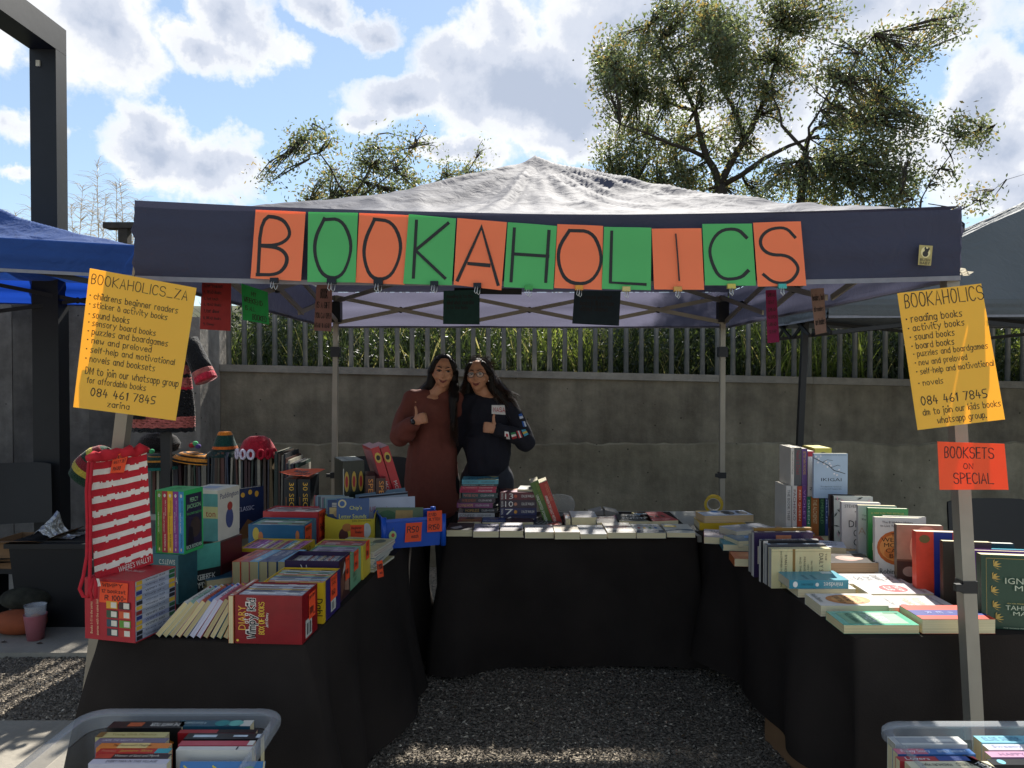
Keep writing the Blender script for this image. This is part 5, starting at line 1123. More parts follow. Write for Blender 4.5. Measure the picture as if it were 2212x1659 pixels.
for j in range(n + 1):
    for i in range(n + 1):
        x = -.13 + .26 * i / n; y = .06 + .2 * j / n; vs.append((x, y, h + .044 + .03 * abs(noise.noise(Vector((x * 22, y * 22, 3)))) + .09 * math.exp(-((x + .08) ** 2) / .0015) * (.5 + j / n)))
b.add([(x + tt.location.x, y + tt.location.y, z + .03) for x, y, z in vs], [(j * (n + 1) + i, j * (n + 1) + i + 1, (j + 1) * (n + 1) + i + 1, (j + 1) * (n + 1) + i) for j in range(n) for i in range(n)], foil); b.build('foil_sheet', label='crumpled silver foil lying on the black tote lid', cat='foil')
cb = mat('#7d5f42', .85, .1, 10, bump=.1)
def carton(M, W, D, Hh, label, flaps=True, tape=None):
    root = empty('cardboard_box', M, label, 'cardboard box'); b = MB(); t = .004
    b.box((-W / 2, 0, 0), (W / 2, t, Hh), cb); b.box((-W / 2, D - t, 0), (W / 2, D, Hh), cb); b.box((-W / 2, t + .0002, 0), (-W / 2 + t, D - t - .0002, Hh), cb); b.box((W / 2 - t, t + .0002, 0), (W / 2, D - t - .0002, Hh), cb); b.box((-W / 2 + t, t, 0), (W / 2 - t, D - t, t), cb); b.build('carton', root)
    if flaps:
        b = MB(); b.add([(-W / 2, 0, Hh), (W / 2, 0, Hh), (W / 2 + .01, -.1, Hh + .03), (-W / 2 + .01, -.1, Hh + .01)], [(0, 1, 2, 3)], cb); b.build('flap', root); b = MB(); b.add([(W / 2, 0, Hh), (W / 2, D, Hh), (W / 2 + .1, D, Hh + .05), (W / 2 + .1, 0, Hh + .05)], [(0, 1, 2, 3)], cb); b.build('flap', root)
    if tape: b = MB(); b.add([(-.035, -.0006, 0), (.035, -.0006, 0), (.035, -.0006, Hh), (-.035, -.0006, Hh)], [(0, 1, 2, 3)], mat('#a9762f', .3)); b.build('tape', root)
    return root
bn = empty('low_bench', (at(20, 0, 4.75).x, 4.72, .031), 'low dark bench under the open cardboard box at the left edge', 'bench'); b = MB(); b.box((-.3, 0, .33), (.17, .35, .36), m); b.build('seat', bn)
for sx in (-.27, .14): b = MB(); b.box((sx, .02, 0), (sx + .03, .33, .329), m); b.build('leg', bn)
carton(Matrix.Translation((at(18, 0, 4.7).x, 4.72, .392)) @ Matrix.Rotation(R(-4), 4, 'Z'), .34, .28, .17, 'open cardboard box at the left edge, beside the black tote')
b = MB(); b.ell((0, 0, 0), (.17, .1, .075), mat('#8f4726', .8, .2, 12, bump=.3, bscale=12), M=Matrix.Translation((at(15, 0, 4.55).x, 4.6, .10))); b.build('orange_bag', label='rusty orange cloth bag lying on the pavement at the left edge', cat='bag', smooth=True)
b = MB(); b.ell((0, 0, 0), (.16, .1, .07), mat('#3c3b30', .9, .6, 14, bump=.3, bscale=12, col2=hx('#17170f')), M=Matrix.Translation((at(20, 0, 4.6).x, 4.7, .215))); b.build('camouflage_cloth', label='crumpled dark camouflage cloth bundle on top of the orange bag', cat='cloth', smooth=True)
cpos = on(77, 1380, .031); cpk = mat('#b06a72', .3, .08, 8, alpha=.85); ccl = mat('#c9ccd0', .12, .02, 8, alpha=.35)
b = MB(); b.lathe([(.0, .0), (.045, .0), (.062, .145), (.064, .15), (.06, .148), (.043, .004)], cpk, cpos, 24); b.build('drinking_cup', label='pink plastic cup standing on the pavement, holding the clear cup', cat='cup', smooth=True)
b = MB(); b.lathe([(.0, .06), (.046, .06), (.058, .2), (.062, .205), (.056, .2), (.044, .064)], ccl, cpos, 24); b.build('drinking_cup', label='clear plastic cup stacked inside the pink cup', cat='cup', smooth=True)
b = MB(); b.ell((cpos.x, cpos.y, .031 + .12), (.035, .035, .03), mat('#d0703a', .6)); b.build('orange_peel', label='piece of orange peel inside the clear cup', cat='peel', smooth=True)
for k, (px, py) in enumerate([(8, 1388), (85, 1391), (198, 1386)]):
    p = on(px, py, .031); b = MB(); b.add([p + Vector((-.02, 0, .002)), p + Vector((0, .008, .01)), p + Vector((.022, 0, .003)), p + Vector((0, -.007, .002))], [(0, 1, 2, 3)], mat('#3b3028', .8)); b.build('fallen_leaf', label=['dry leaf on the pavement at the left edge', 'dry leaf on the pavement in front of the pink cup', 'dry leaf on the pavement beside the left tent leg'][k], cat='leaf', group='dry leaves on the pavement')
carton(Matrix.Translation((1.36, 3.0, 0)) @ Matrix.Rotation(R(8), 4, 'Z'), .4, .35, .26, 'brown cardboard box peeping out under the right black cloth', False, True)
# ================================================================ LEFT TABLE: box sets and games
def FR(px, Y, z=SZ, ang=LA): return frame(px, 0, z, ang, Y=Y)
TAGM = mat('#f2552b', .6, .04, 8, transl=.15)
def tag_on(Fm, dims, face, u0, v0, u1, v1, label, lines, skew=0., name='price_tag', off=.0022):
    O, U, V = [Vector(q) for q in block_faces(*dims)[face]]; n = U.cross(V).normalized()
    def P(u, v): return Fm @ (O + U * u + V * v + n * off)
    c4 = [P(u0 + skew, v1), P(u1 + skew, v1), P(u1, v0), P(u0, v0)]
    return sign(name, c4, TAGM, label, lines, 'price tag', 'orange handwritten price tags', bend=.001, thick=.0004)
def spn(*c): return list(c)
# twelve-book set at the front left corner
F1 = frame(238, 1384, SZ, -14); D1 = (.2, .2, .205)
thumb = []
for r_ in range(4):
    for c_ in range(2):
        thumb += [('F', 'R', .44 + .25 * c_, .08 + .15 * r_, .66 + .25 * c_, .20 + .15 * r_, ['#30333a', '#a8342c', '#2f4a55', '#5c8a34', '#37503c', '#c4512c', '#c9942c', '#3a2a2a'][(r_ * 2 + c_) % 8]), ('F', 'R', .53 + .25 * c_, .095 + .15 * r_, .64 + .25 * c_, .185 + .15 * r_, '#cfc8b8')]
boxset(F1, D1, '#a3222c', 'R', 'C', ['#8d93a4', '#9a9fae', '#b0b2b4', '#8a90a8', '#a5a8b0', '#8f95a0', '#aeb0b8', '#9aa0ae', '#878d9c', '#a0a5b4', '#9196a6', '#a8aab0'], 'red shrink-wrapped twelve-book set standing at the front left corner of the left table',
       thumb + [('F', 'T', 'Books 1-11 in the series', .12, .1, .17, .62, '#d8b48a', -90), ('F', 'T', 'stories with the same kid', .24, .08, .29, .66, '#d8b48a', -90), ('U', 'T', 'Do-It-Yourself', .3, .5, .7, .62, '#d8c8c0')])
tag_on(F1, D1, 'F', .3, .62, .85, .96, 'orange tag reading WIMPY 12 bookset R1000, on the red set at the front left', [('WIMPY', .1, .07, .8, .24, .8), ('12 bookset', .08, .36, .92, .52, .8), ('R 1000-', .2, .64, .95, .86, .9)], .02)
# striped drawstring bag
def bag():
    root = empty('drawstring_bag', at(262, 1240, 2.62), 'red and white striped drawstring bag leaning on the red twelve-book set', 'bag'); O = root.location
    c4 = [at(189, 990, 2.62), at(316, 970, 2.74), at(331, 1216, 2.70), at(206, 1262, 2.52)]
    fn = lambda u, v: -.026 * math.sin(math.pi * u) ** .7 * (math.sin(math.pi * min(1, v * .92 + .08)) ** .5) + .004 * math.sin(u * 22 + v * 5) * (v ** 3) + .004 * noise.noise(Vector((u * 5, v * 6, 0)))
    inv = Matrix.Translation(-O); rdm = mat('#b3202c', .9, .08, 40, bump=.15, bscale=150); whm = mat('#d8d0c4', .9, .06, 40, bump=.15, bscale=150)
    nx, ny = 44, 88; vs, fs, P, nrm = quadsheet(c4, nx, ny, fn); rows = {0: MB(), 1: MB()}; fm = []
    for j in range(ny):
        for i in range(nx):
            u, v = (i + .5) / nx, (j + .5) / ny; t = (v - .085 + .012 * noise.noise(Vector((u * 14, v * 3, 1))) + .035 * (u - .5) * 0) / .0545
            red = v < .085 or (t % 2 > .85); fm.append(red)
    b = MB(); b.add(vs, [f for f, r_ in zip(fs, fm) if not r_], whm, inv); b.add(vs, [f for f, r_ in zip(fs, fm) if r_], rdm, inv)
    back = [v - nrm * .05 * (.2 + (1 - abs(2 * (k % (nx + 1)) / nx - 1)) ** .5) for k, v in enumerate(vs)]; b.add(back, [f[::-1] for f in fs], whm, inv); b.build('bag_cloth', root, smooth=True)
    b = MB(); top = [P(i / 10, 1, .012 * math.sin(i * 2.2)) + Vector((0, 0, .004 * math.sin(i * 3))) for i in range(11)]; b.tube([p - O for p in top], [.012, .02, .017, .022, .018, .021, .017, .02, .018, .021, .012], rdm, 10); b.build('gathered_top', root, smooth=True)
    for s, xo in ((0, -4), (1, 3)):
        b = MB(); pts = [at(196 + xo, 998, 2.6), at(191 + xo, 1060, 2.58), at(193 + xo, 1130, 2.56), at(192 + xo, 1200, 2.5), at(188 + xo * 2, 1245, 2.46), at(184 + xo * 3, 1272, 2.44)] 
        if s == 0: pts += [at(180, 1288, 2.44), at(190, 1290, 2.44), at(196, 1270, 2.44), at(199, 1250, 2.46)]
        else: pts += [at(200, 1296, 2.44), at(207, 1290, 2.44), at(207, 1262, 2.45), at(202, 1246, 2.47)]
        b.tube([p - O for p in pts], .0058, mat('#a81a26', .9, .1, 60), 7); b.build('cord', root, smooth=True)
    b = MB(); tb = quadsheet([at(199, 1249, 2.505), at(214, 1250, 2.505), at(218, 1266, 2.5), at(204, 1268, 2.5)], 2, 2); b.add(tb[0], tb[1], whm, inv); b.build('corner_tab', root)
    d = MB(); v_, f_ = textmesh("WHERE'S WALLY?"); d.add([P(.40 + .56 * a, .022 + .048 * c_, .004) for a, c_ in v_], f_, mat('#d8d0c4', .8), inv); d.build('lettering', root)
    sign('price_tag', [P(.42, .985, .012), P(.68, 1.0, .012), P(.60, .835, .008), P(.36, .85, .008)], TAGM, 'orange tag reading WHERES WALLY SET R600, at the top of the striped bag', [('WHERES', .14, .1, .8, .26, .9), ('WALLY SET', .12, .34, .92, .5, .9), ('R600', .16, .68, .66, .86, .9)], 'price tag', 'orange handwritten price tags', bend=.001)
bag()
boxset(frame(330, 0, SZ, -12, Y=2.93), (.19, .12, .19), '#3f6f76', 'L' if False else 'R', 'B', ['#2f5a60'] * 1, 'teal box set supporting the green-topped set', [('F', 'T', 'C.S.LEWIS', .55, .8, .92, .9, '#d8d8cc'), ('F', 'T', 'NARNIA', .62, .42, .98, .55, '#d8d8cc')], lines=False)
PJ = ['#5f8a34', '#a82c3c', '#dca92a', '#863a88', '#3a8fc4']; PC = ['#2a3c1a', '#f0d8c8', '#20180c', '#d8a8d8', '#123050']
boxset(frame(359, 0, SZ + .191, -12, Y=2.93), (.125, .12, .245), '#2fae5c', 'F', 'A', PJ, 'green-topped box set of five coloured paperbacks beside the striped bag',
       [('R', 'R', .08, .05, .92, .93, '#241f3c'), ('R', 'T', 'PERCY', .3, .80, .72, .87, '#9fd89f'), ('R', 'T', 'JACKSON', .14, .68, .86, .77, '#9fd89f'), ('R', 'T', 'THE ULTIMATE COLLECTION', .12, .60, .9, .635, '#5fbf6f'), ('R', 'E', .3, .22, .85, .55, '#3c2f2a'), ('R', 'P', [(.15, .12), (.5, .14), (.42, .4), (.25, .42)], '#12101c'), ('R', 'T', 'RICK RIORDAN', .1, .06, .9, .12, '#cfe8cf'), ('U', 'T', 'PERCY', .35, .5, .65, .68, '#0f3a1c'), ('U', 'T', 'JACKSON', .3, .28, .7, .42, '#0f3a1c')],
       spine_items=[[('E', .3, .9, .7, .955, '#e8e4d8'), ('T', str(i + 1), .44, .912, .56, .945, '#20202a'), ('T', 'PERCY JACKSON', .5, .6, .75, .85, PC[i], 90), ('T', ['THE LIGHTNING THIEF', 'THE SEA OF MONSTERS', "THE TITAN'S CURSE", 'BATTLE OF THE LABYRINTH', 'THE LAST OLYMPIAN'][i], .28, .33, .45, .66, '#f0ead8' if i != 2 else '#20180c', 90), ('T', 'RICK RIORDAN', .4, .1, .7, .3, PC[i], 90), ('E', .4, .03, .62, .08, '#e8c89a')] for i in range(5)])
boxset(frame(430, 0, SZ, -12, Y=3.15), (.17, .16, .19), '#4f1d1e', 'R', 'B', ['#5a2426'], 'dark red shrink-wrapped box set under the cream box set', [('R', 'R', .05, .1, .95, .5, '#3a1416')], lines=False)
pad = frame(431, 0, SZ + .191, -12, Y=3.15)
solidbox(pad, (.14, .16, .213), '#cfc9ba', 'cream box set with teal side, standing on the dark red set', [('F', 'R', 0, 0, 1, .93, '#5d9894'), ('F', 'R', 0, .45, 1, .68, '#c8c088'), ('F', 'T', 'ton', .6, .48, .92, .58, '#a82c2c'), ('R', 'T', 'Paddington', .1, .78, .95, .92, '#3a3f68'), ('R', 'E', .35, .2, .7, .6, '#46507c'), ('R', 'E', .42, .55, .66, .72, '#a03a30'), ('U', 'R', .2, .3, .7, .7, '#8f9cb4')], name='box_set', cat='box set')
for k in range(2):
    stand(441 - 13 * k, 1279 + 3 * k, SZ, 48, .14, .195, .016, '#232a2a', ['dark green illustrated book leaning against the teal box set', 'thin dark illustrated book just left of its twin, by the teal set'][k], [('front', 'R', .0, .48, 1, 1, '#4a9a88'), ('front', 'P', [(.0, .4), (.35, .5), (.3, 1), (0, 1)], '#b8b8a0'), ('front', 'T', 'GREEK', .3, .26, .85, .38, '#d8d8c8'), ('front', 'T', 'MYTHS', .34, .1, .9, .22, '#d8d8c8'), ('spine', 'T', 'GREEK MYTHS', .2, .25, .7, .75, '#d8d8c8'), ('spine', 'R', 0, 0, .12, 1, '#a8322c')], group='pair of dark illustrated books')
stand(535, 1162, SZ, 52, .2, .27, .03, '#232f52', 'tall navy storybook with gold lamps on its cover, in front of the records', [('front', 'E', .3, .82, .42, .92, '#d8a43a'), ('front', 'E', .52, .86, .64, .96, '#d8a43a'), ('front', 'E', .72, .8, .84, .92, '#d8a43a'), ('front', 'T', 'CLASSIC', .2, .55, .7, .64, '#b8b8c8'), ('front', 'P', [(.1, .0), (.9, 0), (.8, .25), (.5, .38), (.3, .2)], '#7a5c3c'), ('spine', 'T', 'CLASSIC STORIES', .2, .2, .8, .8, '#c8a45a')], hard=True)
# fan of leaning paperbacks
fc = ['#c9c4ba', '#8fae9a', '#c8c8d0', '#b5523a', '#3f68a0', '#d0ccd8', '#c05a6a', '#8a3a30', '#3a4a80', '#5a9a88', '#c86a2c', '#b8b4b0']
flb = ['front left end of the fan, leaning most', 'second from the left in the fan', 'third from the left, cream pages', 'fourth in the fan, greyish pages', 'fifth in the fan with a blue spine', 'first of the two with white pages', 'second of the two with white pages', 'just right of the white-paged pair', 'dark spine near the right of the fan', 'third from the right of the fan', 'second from the right of the fan', 'standing almost upright against the red slipcase']
for i in range(11):
    th = R(42 - i * 1.6); px_ = 338 + i * 14.6 if i < 11 else 0
    g = on(px_ - 2, 1377 + i * .4, SZ); x_ = Vector((-math.sin(th), 0, -math.cos(th))); z_ = Vector((math.cos(th), 0, -math.sin(th))); y_ = Vector((0, 1, 0)); rot = Matrix.Rotation(R(-LA - 12), 3, 'Z').inverted()
    w_ = .150; t_ = .0165; rr = Matrix.Rotation(R(-3), 3, 'Z'); x_, y_, z_ = rr @ x_, rr @ y_, rr @ z_
    o = g - x_ * w_ - z_ * 0; o.z += 0
    low = min((o + x_ * a + z_ * c).z for a in (0, w_) for c in (0, t_)); o.z += SZ + .0005 - low
    M = Matrix((x_, y_, z_)).transposed().to_4x4(); M.translation = o
    book(M, [w_, .2, t_], fc[i], 'paperback ' + flb[i], [('spine', 'R', .05, .1, .12, .9, ['#a83a2c', '#2f5ca8', '#c9a12c', '#2a2a30'][i % 4]), ('spine', 'T', 'Wimpy Kid', .2, .15, .75, .8, '#2a2a34')], pages='#b8b6c4' if i in (5, 6) else rnd.choice(['#c2b184', '#ad9d74', '#b8a87c']), group='paperbacks fanned against the red slipcase', rough=.4)
stand(498, 1389, SZ, -5, .0155, .2, .158, '#a04a2c', 'paperback ' + flb[11], [], o='U', pages='#c8b88c', group='paperbacks fanned against the red slipcase') if False else None
M, sz = axmat(frame(499, 1390, SZ, -5), (.017, .2, .158), '-C B A'); book(M, sz, '#a8502c', 'paperback ' + flb[11], [], pages='#c8b88c', group='paperbacks fanned against the red slipcase')
# two books lying askew
lay(486, 1277, SZ, 38, .15, .2, .026, '#c2a24a', 'gold paperback lying askew under the blue-spined one', [('spine', 'T', 'AUTUMN STORIES', .2, .25, .85, .75, '#3a2c14')], o='S', pages='#c9ba8e')
lay(488, 1262, SZ + .027, 34, .15, .2, .026, '#2f6c86', 'blue-spined paperback lying askew on top of the gold one', [('spine', 'T', 'WINTER STORIES', .35, .25, .92, .75, '#d8e0e0'), ('front', 'R', .1, .1, .9, .9, '#2a5a74')], o='S', pages='#c9ba8e')
# paperbacks with spines up
px_ = 503
for i, (c, tk, tx, lb) in enumerate([('#dd5f38', .034, 'WARRIOR', 'bright orange paperback standing spine up, leftmost of its row'), ('#b8525a', .034, 'STORM', 'rose red paperback standing spine up beside the orange one'), ('#6fb2d2', .038, 'DAVID WALLIAMS', 'light blue paperback standing spine up in the middle of its row'), ('#3f4a78', .036, 'STORM KEEPER', 'navy paperback standing spine up next to the light blue one'), ('#46587f', .036, 'ICE WOLF', 'slate blue paperback standing spine up beside the navy one'), ('#5fa8cc', .03, 'SKY', 'thin sky blue paperback standing spine up beside the purple slipcase')]):
    Y = 3.05; X = frame(px_, 0, SZ, 0, Y=Y).translation.x
    M, sz = axmat(Matrix.Translation((X, Y, SZ)) @ Matrix.Rotation(R(LA - 4), 4, 'Z'), (tk, .21, .13), '-C B A'); book(M, sz, c, lb, [('spine', 'T', tx, .15, .25, .55, .75, '#20242c' if i == 0 else '#e0e0dc'), ('spine', 'R', .7, .3, .9, .7, '#d8d0c4' if i == 2 else c)], pages='#b3a478', group='paperbacks standing spine up'); px_ += (tk / 2 + .018 + .001) * F / Y
# slipcases along the right edge
F2 = frame(580, 1391, SZ, -4); D2 = (.226, .155, .16)
redc = mat('#7f161c', .35, .15, 14, bump=.08, bscale=22)
boxset(F2, D2, redc, 'U', 'B', ['#b8b4b4', '#8a3030', '#b0b0b8', '#9aa0a8', '#c4c0c0', '#6a6a80', '#b8b0a0', '#c9a24a', '#a8a8b0', '#303848', '#b8b4bc', '#c8c4c0'], 'dark red slipcase of slim books at the front of the left table',
       [('F', 'T', 'DIARY', .05, .28, .16, .78, '#d9a53a', -90), ('F', 'H', 'of a', .13, .42, .20, .62, '#d8d0c4', -90), ('F', 'H', 'Wimpy Kid', .19, .12, .34, .92, '#d8d0c4', -90, 1.9), ('F', 'H', 'Wimpy Kid', .19, .12, .34, .92, '#1a1a20', -90, 1.0), ('F', 'H', 'BOX OF BOOKS', .36, .2, .44, .86, '#d9b33a', -90), ('F', 'H', 'Jeff Kinney', .46, .34, .51, .64, '#d8d0c4', -90), ('F', 'E', .02, .04, .06, .09, '#d9b33a'),
        ('R', 'R', .22, .05, .62, .42, '#b8b8b0'), ('R', 'R', .3, .1, .36, .34, '#202024'), ('R', 'R', .4, .1, .44, .34, '#202024'), ('R', 'R', .49, .1, .56, .34, '#202024')])
tag_on(F2, D2, 'R', .4, .38, .82, .92, 'orange price tag on the side of the dark red slipcase', [('DIARY OF WIMPY', .06, .08, .94, .2, .8), ('R100', .12, .55, .7, .8, 1.), ('ea', .7, .8, .9, .9, .8)])
F3 = frame(628, 0, SZ, -4, Y=2.69); D3 = (.218, .2, .147)
boxset(F3, D3, '#cba61f', 'U', 'B', ['#c0b060', '#98a8b8', '#c07850', '#7890a8', '#a8b0b0', '#c09060', '#607898', '#90a870', '#c0a060', '#c86a4a', '#6aa890', '#b8a850', '#88a0b0', '#c8b060', '#b07a50'], 'yellow and purple slipcase of many slim books behind the dark red one',
       [('R', 'R', .12, 0, 1, 1, '#2c1f5c'), ('F', 'R', .08, .93, .2, 1, '#3a1f3c'), ('F', 'R', .42, .94, .62, 1, '#8f2420'), ('R', 'R', .42, .1, .72, .38, '#b8b8b0'), ('R', 'R', .48, .14, .52, .33, '#202024'), ('R', 'R', .56, .14, .6, .33, '#202024'), ('F', 'H', 'Dahl', .88, .2, .98, .6, '#20180c', 90)])
tag_on(F3, D3, 'R', .38, .38, .78, .98, 'orange price tag on the purple side of the yellow slipcase', [('ROALD', .12, .08, .88, .2, .8), ('DAHL', .2, .26, .8, .38, .8), ('R60', .18, .6, .7, .8, 1.)])
F4 = frame(668, 0, SZ, -4, Y=2.92); D4 = (.213, .155, .166)
boxset(F4, D4, '#2d1b3d', 'U', 'A', ['#b8b4ac'] * 3 + ['#c4c0bc', '#a8b0b4', '#8f3a30', '#c8c4bc', '#4a6a8a', '#b8b4b0', '#c0a880', '#3a3a44', '#c4c0bc', '#a8543c', '#b4b8bc', '#c8c4bc', '#607888', '#c0bcb4', '#b0a070'], 'dark purple slipcase with sunken thin white books',
       [('R', 'R', .05, .02, .98, .95, '#3c2420'), ('R', 'P', [(.2, .1), (.5, .3), (.4, .7), (.15, .5)], '#6a4638'), ('R', 'P', [(.5, .2), (.9, .1), (.85, .6), (.6, .8)], '#8a6a58'), ('R', 'P', [(.3, .6), (.6, .7), (.5, .9)], '#a8a098'), ('F', 'L', [(.3, .9), (.36, .75), (.4, .9), (.44, .72)], .003, '#c8c4bc')], drop=.016)
tag_on(F4, D4, 'R', .55, .4, .9, .95, 'orange price tag on the patterned side of the purple slipcase', [('TOM', .12, .1, .8, .2, .8), ('R80', .18, .55, .7, .75, 1.)])
F5 = frame(702, 0, SZ, -4, Y=3.09); D5 = (.19, .165, .148)
boxset(F5, D5, '#6f9f7c', 'U', 'B', ['#8aa848', '#96b050', '#88a040', '#90a848', '#7f9440', '#a890a8', '#9c86a4', '#a898ac', '#8f7c98', '#a49aa8'], 'pale green slipcase of green and mauve books', [('R', 'T', 'BEASTS', .25, .3, .6, .42, '#2f5a44'), ('R', 'T', 'QUEST', .3, .15, .6, .25, '#2f5a44')])
tag_on(F5, D5, 'R', .32, .45, .72, 1.0, 'orange price tag on the side of the pale green slipcase', [('BEAST', .12, .1, .85, .22, .8), ('R90', .18, .6, .7, .8, 1.)])
F6 = frame(728, 0, SZ, -4, Y=3.262); D6 = (.21, .125, .147)
boxset(F6, D6, '#c9b23c', 'U', 'B', ['#a03a3c', '#8a2c34', '#b0484a', '#983038', '#b85a58', '#8c3438'], 'yellow slipcase of thin red books behind the pale green one')
tag_on(F6, D6, 'R', .35, .5, .8, 1.05, 'orange price tag on the slipcase of thin red books', [('SET', .12, .1, .7, .25, .8), ('R60', .18, .55, .7, .8, 1.)])
F7 = frame(576, 0, SZ, LA, Y=3.34); D7 = (.272, .2, .115)
boxset(F7, D7, '#c9a822', 'U', 'A', ['#b04a78', '#a855a0', '#b060a8', '#c8b25a', '#a850a0', '#c8b460', '#b05a68', '#6ab0cc', '#c8b048', '#a860a8', '#c05aa0'], 'yellow-rimmed slipcase of pink, lilac and yellow paperbacks', [('F', 'R', 0, 0, 1, .86, '#7c1d48'), ('R', 'T', 'R60', .3, .6, .7, .9, '#20202a')])
F8 = frame(590, 0, SZ, LA, Y=3.60); D8 = (.27, .18, .168)
boxset(F8, D8, '#2c6488', 'U', 'B', ['#8f9a98', '#5a9a70', '#8aa8a0', '#4a8a60'], 'blue picture-book box with a small yellow figure on its front', [('F', 'E', .08, .55, .2, .92, '#c9b04a'), ('F', 'E', .18, .5, .27, .8, '#c87848'), ('F', 'R', .38, .28, .48, .6, '#a8a8a0'), ('F', 'R', .5, .28, .6, .6, '#5a9a70'), ('F', 'R', .62, .28, .72, .6, '#c8a0a8'), ('F', 'R', .74, .28, .84, .6, '#a0a8b0'), ('F', 'E', .86, .55, .93, .85, '#c87848')])
tag_on(F8, D8, 'R', .1, .3, .6, .95, 'orange price tag on the end of the blue picture-book box', [('MR.BOOKS', .08, .1, .9, .24, .8), ('R60', .18, .55, .7, .8, 1.)])
F9 = frame(622, 0, SZ, LA, Y=3.82); D9 = (.285, .16, .19)
boxset(F9, D9, '#b03236', 'U', 'B', ['#b8b4b0', '#a83038', '#c8c4c0', '#b04048', '#bcb8b4', '#a03038', '#c4c0bc'], 'red box of red and white striped books behind the blue box', [('F', 'R', 0, 0, 1, .5, '#a8282c')])
tag_on(F9, D9, 'R', .1, .3, .7, 1.0, 'orange price tag on the end of the red and white striped box', [('MR.MEN', .1, .1, .9, .24, .8), ('R60', .15, .5, .7, .75, 1.), ('ea', .7, .75, .92, .88, .8)])
# board games
for k, px_ in enumerate((622, 652)):
    solidbox(frame(px_, 0, SZ, 4, Y=4.08), (.067, .26, .318), '#24282c', ['black game box with yellow lettering, left of the pair', 'black game box with yellow lettering, right of the pair'][k], [('F', 'T', '30 SECONDS', .42, .1, .8, .94, '#d9a93a', 90), ('R', 'T', '30 SECONDS', .1, .45, .9, .6, '#8a5a34'), ('F', 'R', .15, .3, .2, .7, '#8a5a34')], group='pair of yellow-lettered game boxes')
sp = [at(602, 1021, 4.02), at(640, 1011, 4.3), at(702, 1013, 4.3), at(672, 1031, 4.02)]
sign('paper_sheet', [at(637, 1012, 4.33), at(703, 1014, 4.3), at(666, 1030, 4.03), at(603, 1020, 4.05)], mat('#ff6a30', .6, transl=.3), 'orange sheet lying on the two yellow-lettered game boxes', [('BOARD', .2, .25, .6, .45, 1.), ('GAMES', .4, .55, .85, .75, 1.)], 'paper sheet', bend=.01)
for k, px_ in enumerate((745, 761, 776)):
    solidbox(frame(px_, 0, SZ, 24, Y=4.16 + .016 * k), (.040, .24, .405), '#15211c', ['dark green word-game box, leftmost of three', 'dark green word-game box, middle of three', 'dark green word-game box, rightmost of three'][k], [('F', 'R', .1, .04, .9, .46, '#a8242c'), ('F', 'T', 'SCRABBLE', .25, .06, .75, .44, '#d8d4c8', 90), ('F', 'E', .2, .58, .85, .86, '#b8963c'), ('F', 'E', .32, .64, .72, .8, '#a82c2c'), ('U', 'R', .05, .05, .95, .95, '#9aa098')] + ([('F', 'R', .02, .45, .14, .9, '#b8b8b0')] if k == 0 else []), group='three dark green word-game boxes')
for k, px_ in enumerate((797, 820)):
    solidbox(frame(px_, 0, SZ, 12, Y=4.12), (.052, .2, .33 - .012 * k), '#3a1418', ['maroon game box with SPEAK lettering, nearer the dark green boxes', 'maroon game box with SPEAK lettering, nearer the leaning red boxes'][k], [('F', 'T', 'SPEAK', .3, .5, .78, .95, '#d98a3a', 90)], group='pair of maroon game boxes')
for k, px_ in enumerate((864, 884)):
    Fm = frame(px_, 0, SZ, 22, Y=4.24 + .03 * k) @ Matrix.Rotation(R(-17), 4, 'Y')
    solidbox(Fm, (.046, .26, .50), '#b51f2c', ['leaning red game box with a round gold badge, left of the pair', 'leaning red game box with a round gold badge, beside the tunic'][k], [('F', 'E', .12, .82, .88, .94, '#c9a94a'), ('F', 'E', .25, .85, .75, .91, '#20201c'), ('F', 'T', 'MONOPOLY', .3, .22, .7, .6, '#c8c4bc', 90), ('L', 'R', .05, .05, .95, .97, '#a8686c'), ('U', 'R', .05, .05, .95, .95, '#c88a90')], group='pair of leaning red game boxes')
# yellow open box of readers
Fy = frame(765, 0, SZ, 6, Y=3.86); Dy = (.19, .2, .165); ry_ = empty('open_box', Fy, 'open yellow box holding the thin early readers', 'box'); ym = mat('#c9b02a', .5, .08, 10)
b = MB(); t = .003; W, D, Hh = Dy; b.box((-W / 2, 0, 0), (W / 2, t, Hh - .02), ym); b.box((-W / 2, D - t, 0), (W / 2, D, Hh), ym); b.box((-W / 2 - .06, t, 0), (-W / 2 - .06 + t, D - t, Hh), ym); b.box((W / 2 - t, t + .0002, 0), (W / 2, D - t - .0002, Hh), ym); b.box((-W / 2, t, 0), (W / 2 - t, D - t, t), ym); b.add([(-W / 2 - .06, t, 0), (-W / 2, 0, 0), (-W / 2, 0, Hh - .02), (-W / 2 - .06, t, Hh)], [(0, 1, 2, 3)], ym); b.build('box', ry_)
block_deco(ry_, Dy, [('F', 'E', .05, .15, .3, .6, '#5a2f28'), ('F', 'E', .14, .5, .4, .75, '#b8743a'), ('F', 'E', .68, .3, .9, .75, '#c8c8c0'), ('F', 'T', 'Julia Donaldson', .4, .78, .9, .86, '#3a3020')])
tag_on(Fy, Dy, 'F', .36, .02, .72, .7, 'orange tag reading Beginner Readers R30 each on the yellow box', [('Beginner', .08, .08, .8, .22, .8), ('Readers', .35, .27, .9, .38, .8), ('R30', .15, .62, .6, .84, 1.), ('ea', .66, .74, .85, .84, .8)])
M, sz = axmat(frame(758, 0, SZ + .12, 4, Y=3.885) @ Matrix.Rotation(R(-8), 4, 'X'), (.165, .004, .125), 'A C -B')
